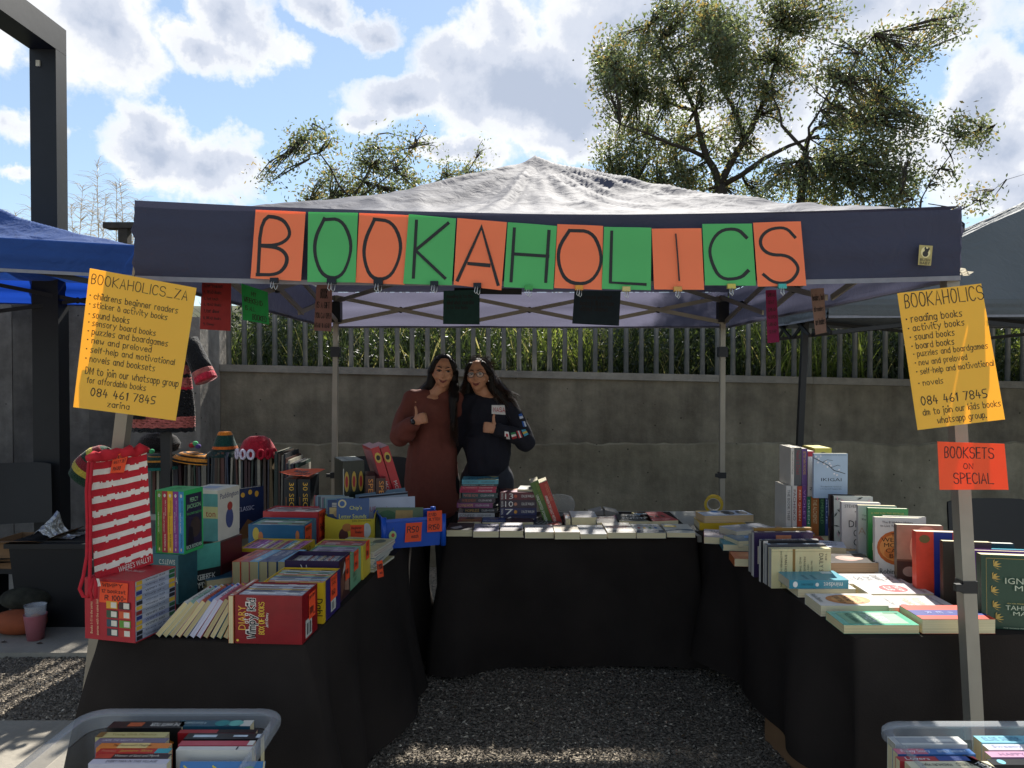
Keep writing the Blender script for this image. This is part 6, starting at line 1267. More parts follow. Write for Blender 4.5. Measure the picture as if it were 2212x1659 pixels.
book(M, sz, '#2c4a7a', 'dark blue early reader showing its cover above the yellow box', [('front', 'E', .04, .62, .3, .96, '#c8b88a'), ('front', 'E', .09, .68, .25, .9, '#3a5a8a'), ('front', 'T', "Chip's", .4, .5, .78, .7, '#d9d05a'), ('front', 'T', 'Letter Sounds', .08, .18, .92, .36, '#d9d05a')], group='thin early readers in the yellow box')
for i in range(11):
    c = ['#3a4a6a', '#6a8a9a', '#8a9a9a', '#4a7a7a', '#7a6a7a', '#9aa0a0', '#4a6a6a', '#5a5a6a', '#8aa0a8', '#6a7a8a', '#a05a5a'][i]
    M, sz = axmat(frame(735 - i * 3.1, 0, SZ + .115, 4, Y=3.90 + i * .012), (.145, .0035, .122 + .004 * (i % 3)), 'A C -B'); book(M, sz, c, 'thin early reader, ' + ordn(i + 1) + ' behind the dark blue one in the yellow box', [], group='thin early readers behind the dark blue one', pages='#c8c8c0')
# pile of picture books
pc = ['#c8b878', '#5f8a78', '#b8c0c0', '#4a8a98', '#a8b0b8', '#3f7a8a', '#b0a8a0', '#a85a5a', '#c8c0a0']
zz_ = SZ
for i, c in enumerate(pc):
    t = .0095; jt = rnd.uniform(-.012, .012); X = at(752, 0, 3.42).x + jt; ang = LA + rnd.uniform(-4, 4) - 3
    Fm = Matrix.Translation((X, 3.40 + rnd.uniform(-.01, .01), zz_)) @ Matrix.Rotation(R(ang), 4, 'Z'); M, sz = axmat(Fm, (.235, .27, t), 'A B C')
    it = [('spine', 'R', .2, .2, .6, .8, '#e0e0d8')]
    if i == len(pc) - 1: it += [('front', 'R', .02, .02, .98, .98, '#c9bd86'), ('front', 'E', .1, .55, .5, .9, '#7f9a6a'), ('front', 'E', .35, .3, .8, .7, '#8fa070'), ('front', 'E', .65, .6, .9, .9, '#5f6a50'), ('front', 'P', [(.1, .2), (.3, .3), (.35, .2), (.45, .3), (.5, .15), (.6, .3), (.7, .2), (.55, .08)], '#d8d8c8'), ('front', 'T', 'MONSTERS', .2, .44, .8, .56, '#e8e4d0'), ('front', 'E', .12, .1, .3, .25, '#4a6a4a')]
    book(M, sz, c, ['lowest cream', 'second lowest green', 'third lowest pale', 'fourth teal', 'middle grey-blue', 'sixth blue-green', 'seventh stone grey', 'second from top dusty red', 'top monster-covered'][i] + ' picture book in the pile beside the blue crate', it, group='pile of picture books', pages='#c0bcae'); zz_ += t + .0006
c4 = [at(813, 1213, 3.37), at(826, 1210, 3.37), at(829, 1245, 3.36), at(816, 1249, 3.36)]; sign('price_tag', c4, TAGM, 'orange tag reading R100 each, hanging below the picture-book pile', [('R100', .12, .2, .9, .5, 1.), ('each', .4, .65, .85, .8, .8)], 'price tag', 'orange handwritten price tags', bend=.001)
# blue crate
Fc = frame(892, 0, SZ, 20, Y=3.86); Dc = (.30, .22, .15); cr = empty('plastic_crate', Fc, 'bright blue open plastic crate of picture books at the end of the left table', 'crate'); cm2 = mat('#1c4fb0', .35, .06, 10); W, D, Hh = Dc
b = MB(); o_ = .012
vs = [(-W / 2 + o_, o_, 0), (W / 2 - o_, o_, 0), (W / 2 - o_, D - o_, 0), (-W / 2 + o_, D - o_, 0), (-W / 2, 0, Hh), (W / 2, 0, Hh), (W / 2, D, Hh), (-W / 2, D, Hh)]
b.add(vs, [(0, 3, 2, 1), (0, 1, 5, 4), (1, 2, 6, 5), (2, 3, 7, 6), (3, 0, 4, 7)], cm2); vi = [(-W / 2 + o_ + .003, o_ + .003, .003), (W / 2 - o_ - .003, o_ + .003, .003), (W / 2 - o_ - .003, D - o_ - .003, .003), (-W / 2 + o_ + .003, D - o_ - .003, .003), (-W / 2 + .003, .003, Hh), (W / 2 - .003, .003, Hh), (W / 2 - .003, D - .003, Hh), (-W / 2 + .003, D - .003, Hh)]
b.add(vi, [(0, 1, 2, 3), (4, 5, 1, 0), (5, 6, 2, 1), (6, 7, 3, 2), (7, 4, 0, 3)], cm2); b.build('tub', cr)
b = MB()
for (a0, a1, b0, b1) in ((-W / 2 - .006, W / 2 + .006, -.008, .0), (-W / 2 - .006, W / 2 + .006, D, D + .008), (-W / 2 - .008, -W / 2 - .0002, 0.0002, D - .0002), (W / 2 + .0002, W / 2 + .008, 0.0002, D - .0002)): b.box((a0, b0, Hh - .012), (a1, b1, Hh + .003), cm2)
b.build('rim', cr)
for sx in (-1, 1):
    for sy in (0, 1): b = MB(); b.tube([(sx * (W / 2 + .004), sy * D, 0), (sx * (W / 2 + .004), sy * D, Hh + .012)], .014, cm2, 12); b.build('corner_post', cr, smooth=True)
block_deco(cr, Dc, [('F', 'E', .07, .3, .2, .62, '#9ab878'), ('F', 'E', .11, .4, .17, .54, '#a83a2c'), ('F', 'L', [(.135, .62), (.15, .72)], .002, '#5a7a3a')], 'apple_sticker')
tag_on(Fc, Dc, 'F', .34, .2, .62, .85, 'orange tag reading R50 each on the front of the blue crate', [('R50', .12, .2, .8, .5, .9), ('each', .4, .62, .8, .8, .9)], .02)
tag_on(Fc, Dc, 'F', .72, .5, .98, 1.22, 'orange tag reading ENID BLYTON R150 on the crate rim', [('ENID', .12, .1, .6, .25, .9), ('BLYTON', .12, .33, .85, .46, .9), ('R150', .12, .65, .8, .88, .9)], .0, off=.012)
for k, (px_, Y, zb, W, Hh, c, ang, lb, it) in enumerate([(825, 4.05, SZ + .12, .27, .15, '#5f7484', 6, 'grey-blue picture book tilted at the back of the blue crate', []), (828, 4.02, SZ + .11, .26, .15, '#8f98a4', 5, 'pale grey picture book in front of the grey-blue one', [('front', 'R', 0, .9, 1, .97, '#2a2a30')]),
        (838, 3.99, SZ + .09, .27, .155, '#b4b8c4', 4, 'white picture book with red and blue title in the blue crate', [('front', 'T', 'UFunani', .12, .5, .45, .68, '#a83a4a'), ('front', 'T', 'nezinkanyezi', .46, .48, .9, .64, '#3a5a9a')]), (858, 3.94, SZ + .035, .25, .165, '#6f7c60', 6, 'brown and green picture book at the front of the blue crate', [('front', 'E', .05, .45, .45, .9, '#4a6a4a'), ('front', 'R', .42, .1, .78, .9, '#b08f5a'), ('front', 'T', 'Metswalle', .46, .5, .74, .6, '#2a2018'), ('front', 'T', 'o monna', .48, .35, .72, .43, '#2a2018'), ('front', 'T', 'le seboko', .48, .2, .72, .28, '#2a2018'), ('front', 'E', .8, .1, .98, .4, '#3a3028')])]):
    Fm = frame(px_, 0, zb, ang, Y=Y) @ Matrix.Rotation(R(-32), 4, 'X') @ Matrix.Rotation(R(-8 + 3 * k), 4, 'Y'); M, sz = axmat(Fm, (W, .006, Hh), 'A C -B'); book(M, sz, c, lb, it, pages='#c8c8c0', group='picture books in the blue crate')

# ================================================================ BACK TABLE
def c2(z): return 943.8 + z / 3.75
def row(x0, x1, yb, D, t, cover, label, items, o='N', ang=0, z=SZ, **k):
    cx_ = c2((x0 + x1) / 2); Y = 1640 * (CAMH - z) / (yb - 804); W = (x1 - x0) / 3.75 * Y / F - .003
    return lay(cx_, yb, z, ang, W, D, t, cover, label, items, o, **k)
row(75, 290, 1159, .2, .036, '#2b2a2c', 'dark paperback lying at the front left corner of the back table', [('front', 'P', [(.1, .3), (.5, .6), (.6, .3), (.3, .1)], '#b8b4b0'), ('front', 'T', 'THE NIGHT', .2, .75, .8, .85, '#6a5a50')])
row(291, 503, 1161, .2, .034, '#9a97a6', 'lilac-grey paperback with black title lines, second in the front row', [('front', 'T', 'ESSAYS', .2, .78, .7, .88, '#202028'), ('front', 'T', 'CHANGE', .25, .6, .85, .72, '#202028'), ('front', 'T', 'THE WAY', .25, .42, .7, .54, '#202028'), ('front', 'T', 'THINK', .3, .24, .8, .36, '#202028')])
row(507, 702, 1161, .22, .036, '#c4bfc4', 'white paperback with a dark lower cover strip in the front row', [('front', 'R', 0, 0, 1, .3, '#3a2f34'), ('front', 'T', 'SILENCE', .2, .5, .8, .65, '#3a3a40')])
row(712, 950, 1163, .2, .034, '#bdb9ba', 'pale paperback with grey title, between two white ones in the front row', [('front', 'T', 'RICH DAD', .2, .55, .8, .7, '#55555a'), ('front', 'T', 'POOR DAD', .2, .3, .8, .45, '#55555a')])
row(953, 1160, 1165, .19, .038, '#b8ad9a', 'beige paperback in the middle of the front row', [('front', 'R', .0, .0, 1, .35, '#8a7f78'), ('front', 'T', 'THE POWER', .2, .55, .8, .7, '#5a4a3a')])
row(1162, 1380, 1164, .24, .026, '#d0d0d2', 'glossy shrink-wrapped white paperback in the front row', [('front', 'T', 'THINK', .3, .62, .7, .74, '#b8b8bc'), ('front', 'T', 'YOUR', .32, .44, .68, .56, '#b8b8bc'), ('front', 'T', 'MIND', .3, .26, .68, .38, '#b8b8bc')], rough=.12)
row(1382, 1615, 1163, .27, .032, '#cfc9c0', 'white paperback with red title and black foot band, right of the glossy one', [('front', 'T', 'THE', .42, .68, .58, .72, '#b5482c'), ('front', 'T', 'COMPOUND', .1, .55, .9, .66, '#b5482c'), ('front', 'T', 'EFFECT', .2, .42, .8, .52, '#b5482c'), ('front', 'R', 0, .06, 1, .2, '#1c1c20'), ('front', 'T', 'DARREN HARDY', .12, .09, .88, .17, '#d8d4cc')])
row(1618, 1858, 1163, .24, .03, '#c4c4c0', 'white paperback with small coloured pictograms, second from the right end', [('front', 'R', 0, 0, 1, .28, '#4a5260'), ('front', 'T', 'SURROUNDED BY', .1, .74, .9, .84, '#33333a'), ('front', 'E', .15, .45, .25, .62, '#b5352c'), ('front', 'E', .35, .45, .45, .62, '#c9a12c'), ('front', 'E', .55, .45, .65, .62, '#3a8a4a'), ('front', 'E', .75, .45, .85, .62, '#2f6aa8')])
row(1862, 2095, 1161, .24, .026, '#bcbcb4', 'paperback with blue waves on its cover, right end of the front row', [('front', 'P', [(0, .1), (.5, .3), (1, .2), (1, .38), (.5, .42), (0, .25)], '#2f4a60'), ('front', 'R', .05, .6, .5, .8, '#c9b05a')], ang=-3)
# second row
row(165, 360, 1138, .15, .03, '#8a2424', 'red thriller lying behind the front row, left end', [('front', 'E', .3, .5, .7, .9, '#3a2020'), ('front', 'T', "HOUSEMAID'S", .05, .3, .95, .5, '#d8b04a'), ('front', 'T', 'SECRET', .2, .1, .8, .26, '#d8b04a')])
row(364, 555, 1139, .15, .03, '#1d3f8a', 'bright blue thriller lying beside the red one', [('front', 'E', .3, .5, .7, .9, '#8a8a94'), ('front', 'T', 'HOUSEMAID', .05, .15, .95, .4, '#c8d0e0')])
row(558, 785, 1139, .17, .03, '#4a2226', 'dark maroon book lying between the blue thriller and the bold black one', [('front', 'T', 'POEM', .38, .7, .62, .8, '#a89a9a')])
row(788, 1015, 1141, .24, .018, '#202124', 'black and white bold-lettered book lying before the leaning pair', [('front', 'T', 'START', .06, .68, .94, .9, '#c4c4c4'), ('front', 'T', 'WITH', .06, .4, .94, .62, '#c4c4c4'), ('front', 'T', 'WHY', .06, .12, .94, .34, '#c4c4c4'), ('front', 'P', [(.35, .0), (.95, .0), (.85, .35)], '#c05a48')])
row(1090, 1290, 1138, .2, .055, '#cfcccc', 'thick white book forming a low pile behind the glossy paperback', [('front', 'T', 'WISDOM', .2, .5, .8, .65, '#a8a8ac')])
row(1040, 1085, 1139, .18, .05, '#b8b4b4', 'narrow strip of a white book squeezed beside the thick white one', [])
row(1100, 1300, 1131, .17, .04, '#c4c8d0', 'white book at the back of the low white pile', [], z=SZ)
row(1295, 1470, 1140, .2, .03, '#a8a29c', 'grey patterned paperback left of the dark blue one', [('front', 'T', 'BECOMING', .1, .6, .9, .8, '#8a3a3a')])
row(1475, 1750, 1137, .22, .03, '#1f2a33', 'dark slate paperback with big white title beside the red one', [('front', 'T', 'EGO', .3, .7, .75, .9, '#d0d0cc'), ('front', 'T', 'IS THE', .42, .56, .62, .63, '#b0b0ac'), ('front', 'T', 'ENEMY', .15, .32, .9, .52, '#d0d0cc'), ('front', 'T', 'RYAN HOLIDAY', .2, .04, .8, .12, '#a0a0a0')], ang=-2)
row(1710, 1965, 1136, .28, .03, '#a8323c', 'crimson paperback lying askew at the right end of the second row', [('front', 'T', 'INDIA', .3, .8, .8, .88, '#d8b0b0'), ('front', 'E', .1, .35, .2, .6, '#3a3a30'), ('front', 'E', .3, .35, .4, .6, '#3a3a30'), ('front', 'E', .5, .35, .6, .6, '#3a3a30'), ('front', 'E', .7, .35, .8, .6, '#3a3a30'), ('front', 'T', 'WHO BUILT', .15, .1, .85, .2, '#d8b0b0')], ang=10, z=SZ + .0)
row(1440, 1700, 1128, .1, .02, '#b06a8a', 'pink-edged book peeping out behind the dark slate paperback', [], z=SZ + .0)
row(1600, 1720, 1125, .12, .03, '#c8b87a', 'small yellowish patterned book behind the dark slate paperback', [])
# spine-out pile of ten novels
zz_ = SZ; names = [('#2f8a86', '#e0e0d8', 'NOVEL', 165, 460, .024, 'teal-green'), ('#b0aeac', '#3a3230', 'CONFESS', 168, 465, .029, 'white'), ('#1d2026', '#b8904a', 'HOPELESS', 215, 490, .029, 'black'), ('#7a3f6a', '#d9b060', 'LOSING HOPE', 158, 450, .029, 'plum purple'), ('#3a2f3c', '#b5653a', 'MAYBE SOMEDAY', 185, 470, .029, 'dark brown with orange lettering'),
        ('#234448', '#c07a6a', 'MAYBE NOW', 200, 490, .030, 'deep teal'), ('#a8244e', '#40101c', 'HEART BONES', 180, 475, .022, 'hot pink'), ('#b02a48', '#d8a8a8', 'ALL YOUR PERFECTS', 190, 480, .014, 'thin raspberry'), ('#2c3a42', '#9ab0b0', 'FINDING PERFECT', 195, 490, .014, 'thin slate'), ('#4f98a6', '#18383c', 'IT STARTS WITH US', 200, 495, .026, 'turquoise top')]
for i, (c, tc_, tx, x0, x1, t, lb) in enumerate(names):
    Y = 4.52; W = (x1 - x0) / 3.75 * Y / F; cx_ = c2((x0 + x1) / 2); Fm = frame(cx_, 0, zz_, rnd.uniform(-2, 2), Y=Y + rnd.uniform(-.006, .006)); M, sz = axmat(Fm, (W, .145, t), 'B -A C')
    it = [('spine', 'T', tx, .05, .22, .45, .78, tc_), ('spine', 'T', 'COLLEEN HOOVER', .52, .3, .9, .7, '#c8c8c4' if i not in (1, 9) else '#3a3a3a')]
    if i == 9: it += [('front', 'P', [(.0, .0), (.4, .2), (.3, .5), (0, .6)], '#c8c080'), ('front', 'P', [(.6, .1), (1, .0), (1, .3)], '#c8c080'), ('front', 'T', 'STARTS', .2, .2, .5, .85, '#1f4a7a', 90), ('front', 'T', 'WITH US', .55, .2, .85, .85, '#1f4a7a', 90)]
    book(M, sz, c, lb + ' novel in the tall spine-out pile on the back table', it, group='tall pile of novels', pages='#b8ae94'); zz_ += t + .0008
zz_ = SZ
for i, (c, num, nm) in enumerate([('#221c40', '6', 'SAVING'), ('#1f2350', '7', 'TAMING'), ('#2c1c30', '10', 'RELEASING'), ('#5a1c2c', '13', 'BINDING')]):
    Y = 4.48; W = 298 / 3.75 * Y / F; Fm = frame(c2(660), 0, zz_, rnd.uniform(-1, 1), Y=Y); M, sz = axmat(Fm, (W, .15, .045), 'B -A C')
    it = [('spine', 'T', nm, .03, .1, .09, .9, '#c8c4bc', -90), ('spine', 'T', num, .14, .12, .36, .85, '#d8d4cc'), ('spine', 'E', .38, .25, .47, .7, ['#b8762c', '#c98a34', '#b87a60', '#b8523a'][i]), ('spine', 'T', 'CHLOE WALSH', .58, .32, .93, .68, '#d8d4cc')]
    if i == 3: it += [('front', 'R', .1, .1, .5, .9, '#8a5068'), ('front', 'R', .55, .2, .9, .8, '#a06038')]
    book(M, sz, c, ['lowest, near black', 'second, navy', 'third, dark violet', 'top, dark red'][i] + ' novel with a big white number, in the shorter spine-out pile', it, group='pile of numbered novels', pages='#a89e88'); zz_ += .0462
lay(c2(735), 1054, 0, 0, .1, .1, .01, '#fff', 'x') if False else None
M, sz = axmat(frame(c2(740), 0, zz_ + .0005, -8, Y=4.50), (.13, .15, .012), 'A B C'); book(M, sz, '#c8c6c0', 'small white booklet on top of the numbered novels', [('front', 'T', 'JOURNAL', .2, .5, .8, .65, '#8a8a84')])
for k, (xt, xb, c, tx, lb) in enumerate([(800, 892, '#4a6a2a', 'UNLIMITED POWER', 'olive green book leaning back beside the numbered novels'), (872, 965, '#a8302a', 'AWAKEN THE GIANT WITHIN', 'red book leaning beside the olive green one')]):
    g = Vector((at(c2(xb) + 6, 0, 4.46 - .02 * k).x, 4.46 - .02 * k, SZ)); roll = -20; Fm = Matrix.Translation(g) @ Matrix.Rotation(R(roll), 4, 'Y'); M, sz = axmat(Fm, (.05, .17, .265 - .0 * k), 'B C A'); M = Matrix.Translation((0, 0, 0)) @ M
    book(M, sz, c, lb, [('spine', 'T', 'ANTHONY ROBBINS', .05, .55, .45, .9, '#c87a5a' if k else '#8a9a3a'), ('spine', 'T', tx, .3, .12, .92, .45, '#e0dcd0')], pages='#cfc8ae')
# odds and ends at the back
b = MB(); g = at(1300, 1104, 4.86); b.box((-.085, 0, 0), (0, .14, .03), mat('#8a8680', .6), Matrix.Translation((g.x, 4.74, SZ + .001)) @ Matrix.Rotation(R(-14), 4, 'Y')); b.box((0, 0, 0), (.085, .14, .03), mat('#8a8680', .6), Matrix.Translation((g.x + .003, 4.74, SZ + .001)) @ Matrix.Rotation(R(12), 4, 'Y')); b.build('open_book', label='grey book lying open face down at the back of the back table', cat='book')
cpx = empty('plastic_tub', frame(1208, 0, SZ, 0, Y=4.72), 'translucent plastic tub lying on its side behind the leaning books', 'tub'); pm = mat('#b8bcc0', .25, .05, alpha=.22); b = MB(); n = 24
for rr, yy in ((.0, 0),):
    vs = []
    for y in (0, .01):
        for i in range(n): a = 2 * math.pi * i / n; ca, sa = math.cos(a), math.sin(a); vs.append((.095 * abs(ca) ** .5 * (1 if ca > 0 else -1), y, .065 + .065 * abs(sa) ** .5 * (1 if sa > 0 else -1)))
    b.add(vs, [tuple(range(n)), tuple(range(2 * n - 1, n - 1, -1))] + [(i, (i + 1) % n, n + (i + 1) % n, n + i) for i in range(n)], pm)
b.build('base', cpx)
b = MB(); pts = [Vector((.1 * math.cos(a) * 1.0, -.002, .067 + .067 * math.sin(a))) for a in [2 * math.pi * i / 20 for i in range(21)]]; b.tube(pts, .004, pm, 6); b.build('rim', cpx, smooth=True)
# tape roll
g = frame(1542, 0, .76 - .034, 0, Y=4.62); tr_ = empty('tape_roll', Matrix.Translation((at(1542, 1089, 4.5).x, 4.5, at(1542, 1089, 4.5).z)) @ Matrix.Rotation(R(-18), 4, 'Z'), 'roll of yellow packing tape standing on edge behind the yellow book', 'tape roll')
def ring(r0, r1, w_, m, nm):
    b = MB(); n = 40; vs = []
    for i in range(n):
        a = 2 * math.pi * i / n
        for r_, y in ((r0, -w_ / 2), (r1, -w_ / 2), (r1, w_ / 2), (r0, w_ / 2)): vs.append((r_ * math.cos(a), y, r_ * math.sin(a)))
    b.add(vs, [(4 * i + q, 4 * i + (q + 1) % 4, 4 * ((i + 1) % n) + (q + 1) % 4, 4 * ((i + 1) % n) + q) for i in range(n) for q in range(4)], m); b.build(nm, tr_, smooth=False)
ring(.0385, .0545, .048, mat('#b79a1e', .2, .1, 10, transl=.2), 'tape'); ring(.036, .0383, .05, mat('#a8a49a', .7), 'core')

# ================================================================ RIGHT TABLE
def LX(px, py, W, D, t, cover, label, items=(), o='E', ang=0, z=SZ, Y=None, **k):
    if Y is None: Y = 1640 * (CAMH - z) / (py - 804)
    ax = {'N': 'A B C', 'S': '-A -B C', 'E': '-B A C', 'W': 'B -A C', 'M': 'B A -C'}[o]
    M, sz = axmat(frame(px, 0, z, ang, Y=Y), (W, D, t), ax); return book(M, sz, cover, label, items, **k)
LX(1915, 1372, .258, .15, .03, '#6fb59a', 'green shrink-wrapped book lying at the near left corner of the right table', [('front', 'R', .1, .1, .9, .9, '#7fae88'), ('front', 'T', 'LET', .25, .56, .75, .68, '#d8e0d8'), ('front', 'T', 'THEM', .2, .40, .8, .52, '#d8e0d8'), ('front', 'R', .12, .75, .18, .95, '#2f5a48'), ('front', 'T', 'MEL ROBBINS', .15, .2, .85, .27, '#2f5a48')], rough=.1, pages='#cdbf92')
PWR = [('front', 'R', 0, 0, 1, 1, '#c9402a'), ('front', 'R', .36, 0, .74, 1, '#22307e')] + [('front', 'T', ch, .48, .80 - .15 * i, .62, .88 - .15 * i, '#8a92c0') for i, ch in enumerate('POWER')] + [('front', 'E', .06, .83, .28, .95, '#6a5a30')]
LX(2084, 1372, .25, .155, .05, '#c9402a', 'thick red and blue book lying flat in front of the pole', PWR, pages='#cdc29c')
LX(1856, 1334, .25, .15, .04, '#cfccc6', 'white book with an orange pancake-like disc, lying near the front left', [('front', 'E', .12, .2, .9, .85, '#c07a3a'), ('front', 'E', .2, .28, .82, .77, '#cf9450'), ('front', 'T', 'THE WEALTH', .2, .62, .82, .70, '#2a2018'), ('front', 'T', 'MONEY', .25, .48, .75, .57, '#2a2018'), ('front', 'T', "CAN'T BUY", .2, .35, .82, .44, '#2a2018'), ('front', 'T', 'Robin Sharma', .08, .06, .7, .14, '#2a2a2a')], pages='#cdc3a2')
LX(2006, 0, .25, .15, .036, '#cbc8c6', 'white book with big beige title lying behind the thick red and blue one', [('front', 'T', 'Atomic', .2, .52, .9, .68, '#c0a888'), ('front', 'T', 'Habits', .25, .36, .85, .5, '#c0a888'), ('front', 'T', 'James Clear', .25, .1, .8, .18, '#2a3038'), ('front', 'E', .75, .22, .95, .34, '#b83a34'), ('front', 'T', 'Tiny Changes, Remarkable Results', .05, .82, .95, .88, '#404048')], Y=2.755)
LX(1958, 0, .25, .14, .04, '#cbc8c8', 'white book with a red round emblem, lying in the middle of the right table', [('front', 'E', .15, .3, .85, .72, '#b0222c'), ('front', 'T', 'THE 5AM', .25, .55, .75, .64, '#e8d8d8'), ('front', 'T', 'CLUB', .3, .38, .7, .5, '#e8d8d8'), ('front', 'T', 'ROBIN SHARMA', .08, .86, .92, .93, '#7a7a80')], Y=2.915)
CEO = [('front', 'T', 'THE', .34, .72, .66, .84, '#1c1c20'), ('front', 'T', 'DIARY', .18, .56, .82, .68, '#1c1c20'), ('front', 'T', 'OF A', .3, .40, .7, .52, '#1c1c20'), ('front', 'T', 'CEO', .3, .24, .7, .36, '#1c1c20'), ('front', 'T', 'STEVEN BARTLETT', .08, .90, .92, .955, '#2a2a30'), ('front', 'T', 'THE 33 LAWS OF', .2, .15, .8, .19, '#5a4040'), ('front', 'T', 'BUSINESS & LIFE', .2, .08, .8, .12, '#5a4040')]
LX(1908, 0, .25, .15, .036, '#c8c6c6', 'white book with bold black stacked title, lying near the brown one', CEO, Y=3.07)
LX(1795, 1288, .23, .14, .034, '#c8c4bc', 'red-edged white book lying under the teal one', [('front', 'R', .0, .0, .15, 1, '#b8302c')], Y=3.0)
LX(1777, 0, .235, .145, .034, '#3f8ea0', 'teal book lying face down on the red-edged one, its white title upside down', [('spine', 'T', 'mindset', .1, .25, .42, .82, '#e8e8e0'), ('spine', 'E', .5, .3, .56, .75, '#e8e8e0'), ('spine', 'T', 'DR CAROL S. DWECK', .6, .38, .8, .62, '#1c4450'), ('spine', 'E', .86, .15, .94, .85, '#e8e8e0'), ('back', 'R', .1, .72, .34, .9, '#c8d8d8'), ('back', 'R', .5, .3, .9, .36, '#2f7484'), ('back', 'R', .5, .45, .9, .5, '#2f7484')], o='M', z=SZ + .035, Y=3.0, pages='#c0b8a0')
LX(1853, 0, .218, .17, .042, '#3c3430', 'thick dark book with a pale face on its cover, behind the teal book', [('front', 'E', .25, .3, .8, .75, '#9a7060'), ('front', 'E', .35, .45, .7, .85, '#a88070')], Y=3.3, z=SZ + .02, pages='#b89a78')
LX(1853, 0, .22, .16, .019, '#a8803c', 'thin yellow-edged book under the thick dark one', [], Y=3.32, pages='#b89a78')
LX(1797, 0, .155, .14, .036, '#b9bccb', 'small white paperback with a lilac script title, beside the cream standing book', [('front', 'T', 'Stebler', .15, .6, .8, .8, '#40404a'), ('front', 'T', 'Mincy', .2, .3, .8, .5, '#40404a'), ('front', 'E', .1, .05, .4, .25, '#5a5a60')], o='N', ang=-18, Y=3.52, z=SZ + .045)
LX(1790, 0, .2, .18, .044, '#8f8f98', 'grey paperback under the small white script-titled one', [], o='N', ang=-8, Y=3.54, pages='#d0ccc0')
for k in range(3): LX(1850 + k * 4, 0, .2, .16, .016, ['#b8b4ac', '#c9a24a', '#c4c0b8'][k], ['lowest thin pale book in the small pile before the standing white book', 'middle yellow-edged thin book in the small pile', 'top thin white book in the small pile before the standing white book'][k], [], o='E', ang=-6 - 4 * k, Y=3.5 + .01 * k, z=SZ + k * .0165, pages='#d4d0c4', group='small pile of thin books')
# books standing on their long edge
def edge(px0, Y, W, Hh, t, cover, label, items=(), ang=2, **k):
    X0 = at(px0, 0, Y).x; Fm = Matrix.Translation((X0 + W / 2, Y, SZ)) @ Matrix.Rotation(R(ang), 4, 'Z'); M, sz = axmat(Fm, (W, t, Hh), '-C A -B'); return book(M, sz, cover, label, items, group='books standing on their long edges', **k)
edge(1672, 3.13, .25, .163, .034, '#cbc193', 'cream book with a brown stripe standing on its long edge, title sideways', [('front', 'R', 0, .355, 1, .40, '#8a6a34'), ('front', 'T', 'THE', .12, .90, .3, .93, '#33302a'), ('front', 'T', 'DAILY STOIC', .12, .80, .9, .87, '#33302a'), ('front', 'T', '366 MEDITATIONS', .3, .66, .9, .69, '#55503f'), ('front', 'T', 'ON WISDOM', .4, .60, .9, .63, '#55503f'), ('front', 'T', 'PERSEVERANCE', .2, .54, .9, .57, '#55503f'), ('front', 'T', 'AND THE ART OF', .2, .47, .9, .50, '#55503f'), ('front', 'T', 'RYAN HOLIDAY', .15, .22, .85, .26, '#33302a'), ('front', 'T', 'and STEPHEN HANSELMAN', .05, .15, .95, .18, '#33302a'), ('front', 'R', .06, .0, .065, 1, '#7a7050')], pages='#a9a69e')
edge(1662, 3.175, .25, .17, .03, '#4a4a50', 'dark grey topped book directly behind the cream one on its long edge', [], pages='#b0aea8')
edge(1649, 3.215, .25, .178, .024, '#1c1d22', 'black and white book third from the front, standing on its long edge', [('front', 'R', 0, .04, 1, .12, '#c8c4bc')], pages='#c0bcb4')
edge(1649, 3.245, .25, .175, .018, '#b9b5ae', 'pale thin book between the black one and the purple one', [], pages='#bcbab4')
edge(1634, 3.30, .26, .195, .034, '#33264a', 'dark purple book standing on its long edge', [], pages='#b4b2ac')
edge(1633, 3.345, .26, .205, .022, '#8f6a2a', 'gold-edged book behind the dark purple one', [], pages='#b4b2ac')
edge(1627, 3.375, .2, .17, .03, '#77746e', 'grey book at the far end of the long-edge row', [], pages='#9f9d98')
# loose lying books at the far end
LX(1566, 0, .26, .17, .04, '#c9a428', 'thick yellow book lying at the far corner, under the one with ovals', [('front', 'T', 'MONEY', .2, .4, .8, .6, '#2a2418')], o='W', Y=4.28, ang=-3, pages='#c9bd9a')
LX(1580, 0, .29, .15, .04, '#b4bccc', 'book with dark ovals on a white cover, lying on the yellow one', [('front', 'E', .1, .45, .85, .7, '#22262c'), ('front', 'E', .15, .75, .85, .96, '#2c3036'), ('front', 'E', .1, .28, .4, .42, '#2f7ac0'), ('front', 'R', .0, .0, .2, .25, '#c9a860')], o='E', Y=4.3, ang=6, z=SZ + .041, pages='#c9ae86')
LX(1640, 0, .25, .15, .042, '#b3b4ba', 'white shrink-wrapped book lying aslant right of the ovals book', [('front', 'T', '12 RULES', .2, .4, .8, .5, '#6a6c74'), ('front', 'T', 'FOR LIFE', .2, .28, .8, .37, '#6a6c74'), ('front', 'R', .1, .6, .9, .9, '#a4a6ae')], o='E', Y=3.95, ang=20, z=SZ + .03, rough=.12, pages='#bdb59e')
LX(1650, 0, .25, .15, .03, '#6f8494', 'glossy blue-grey shrink-wrapped book in front of the white aslant one', [('front', 'E', .3, .3, .75, .7, '#4a7ab0')], o='E', Y=3.80, ang=14, z=SZ + .022, rough=.08)
LX(1660, 0, .24, .14, .021, '#8a8f94', 'dull grey book lying under the glossy blue-grey one', [], o='E', Y=3.82, ang=10)
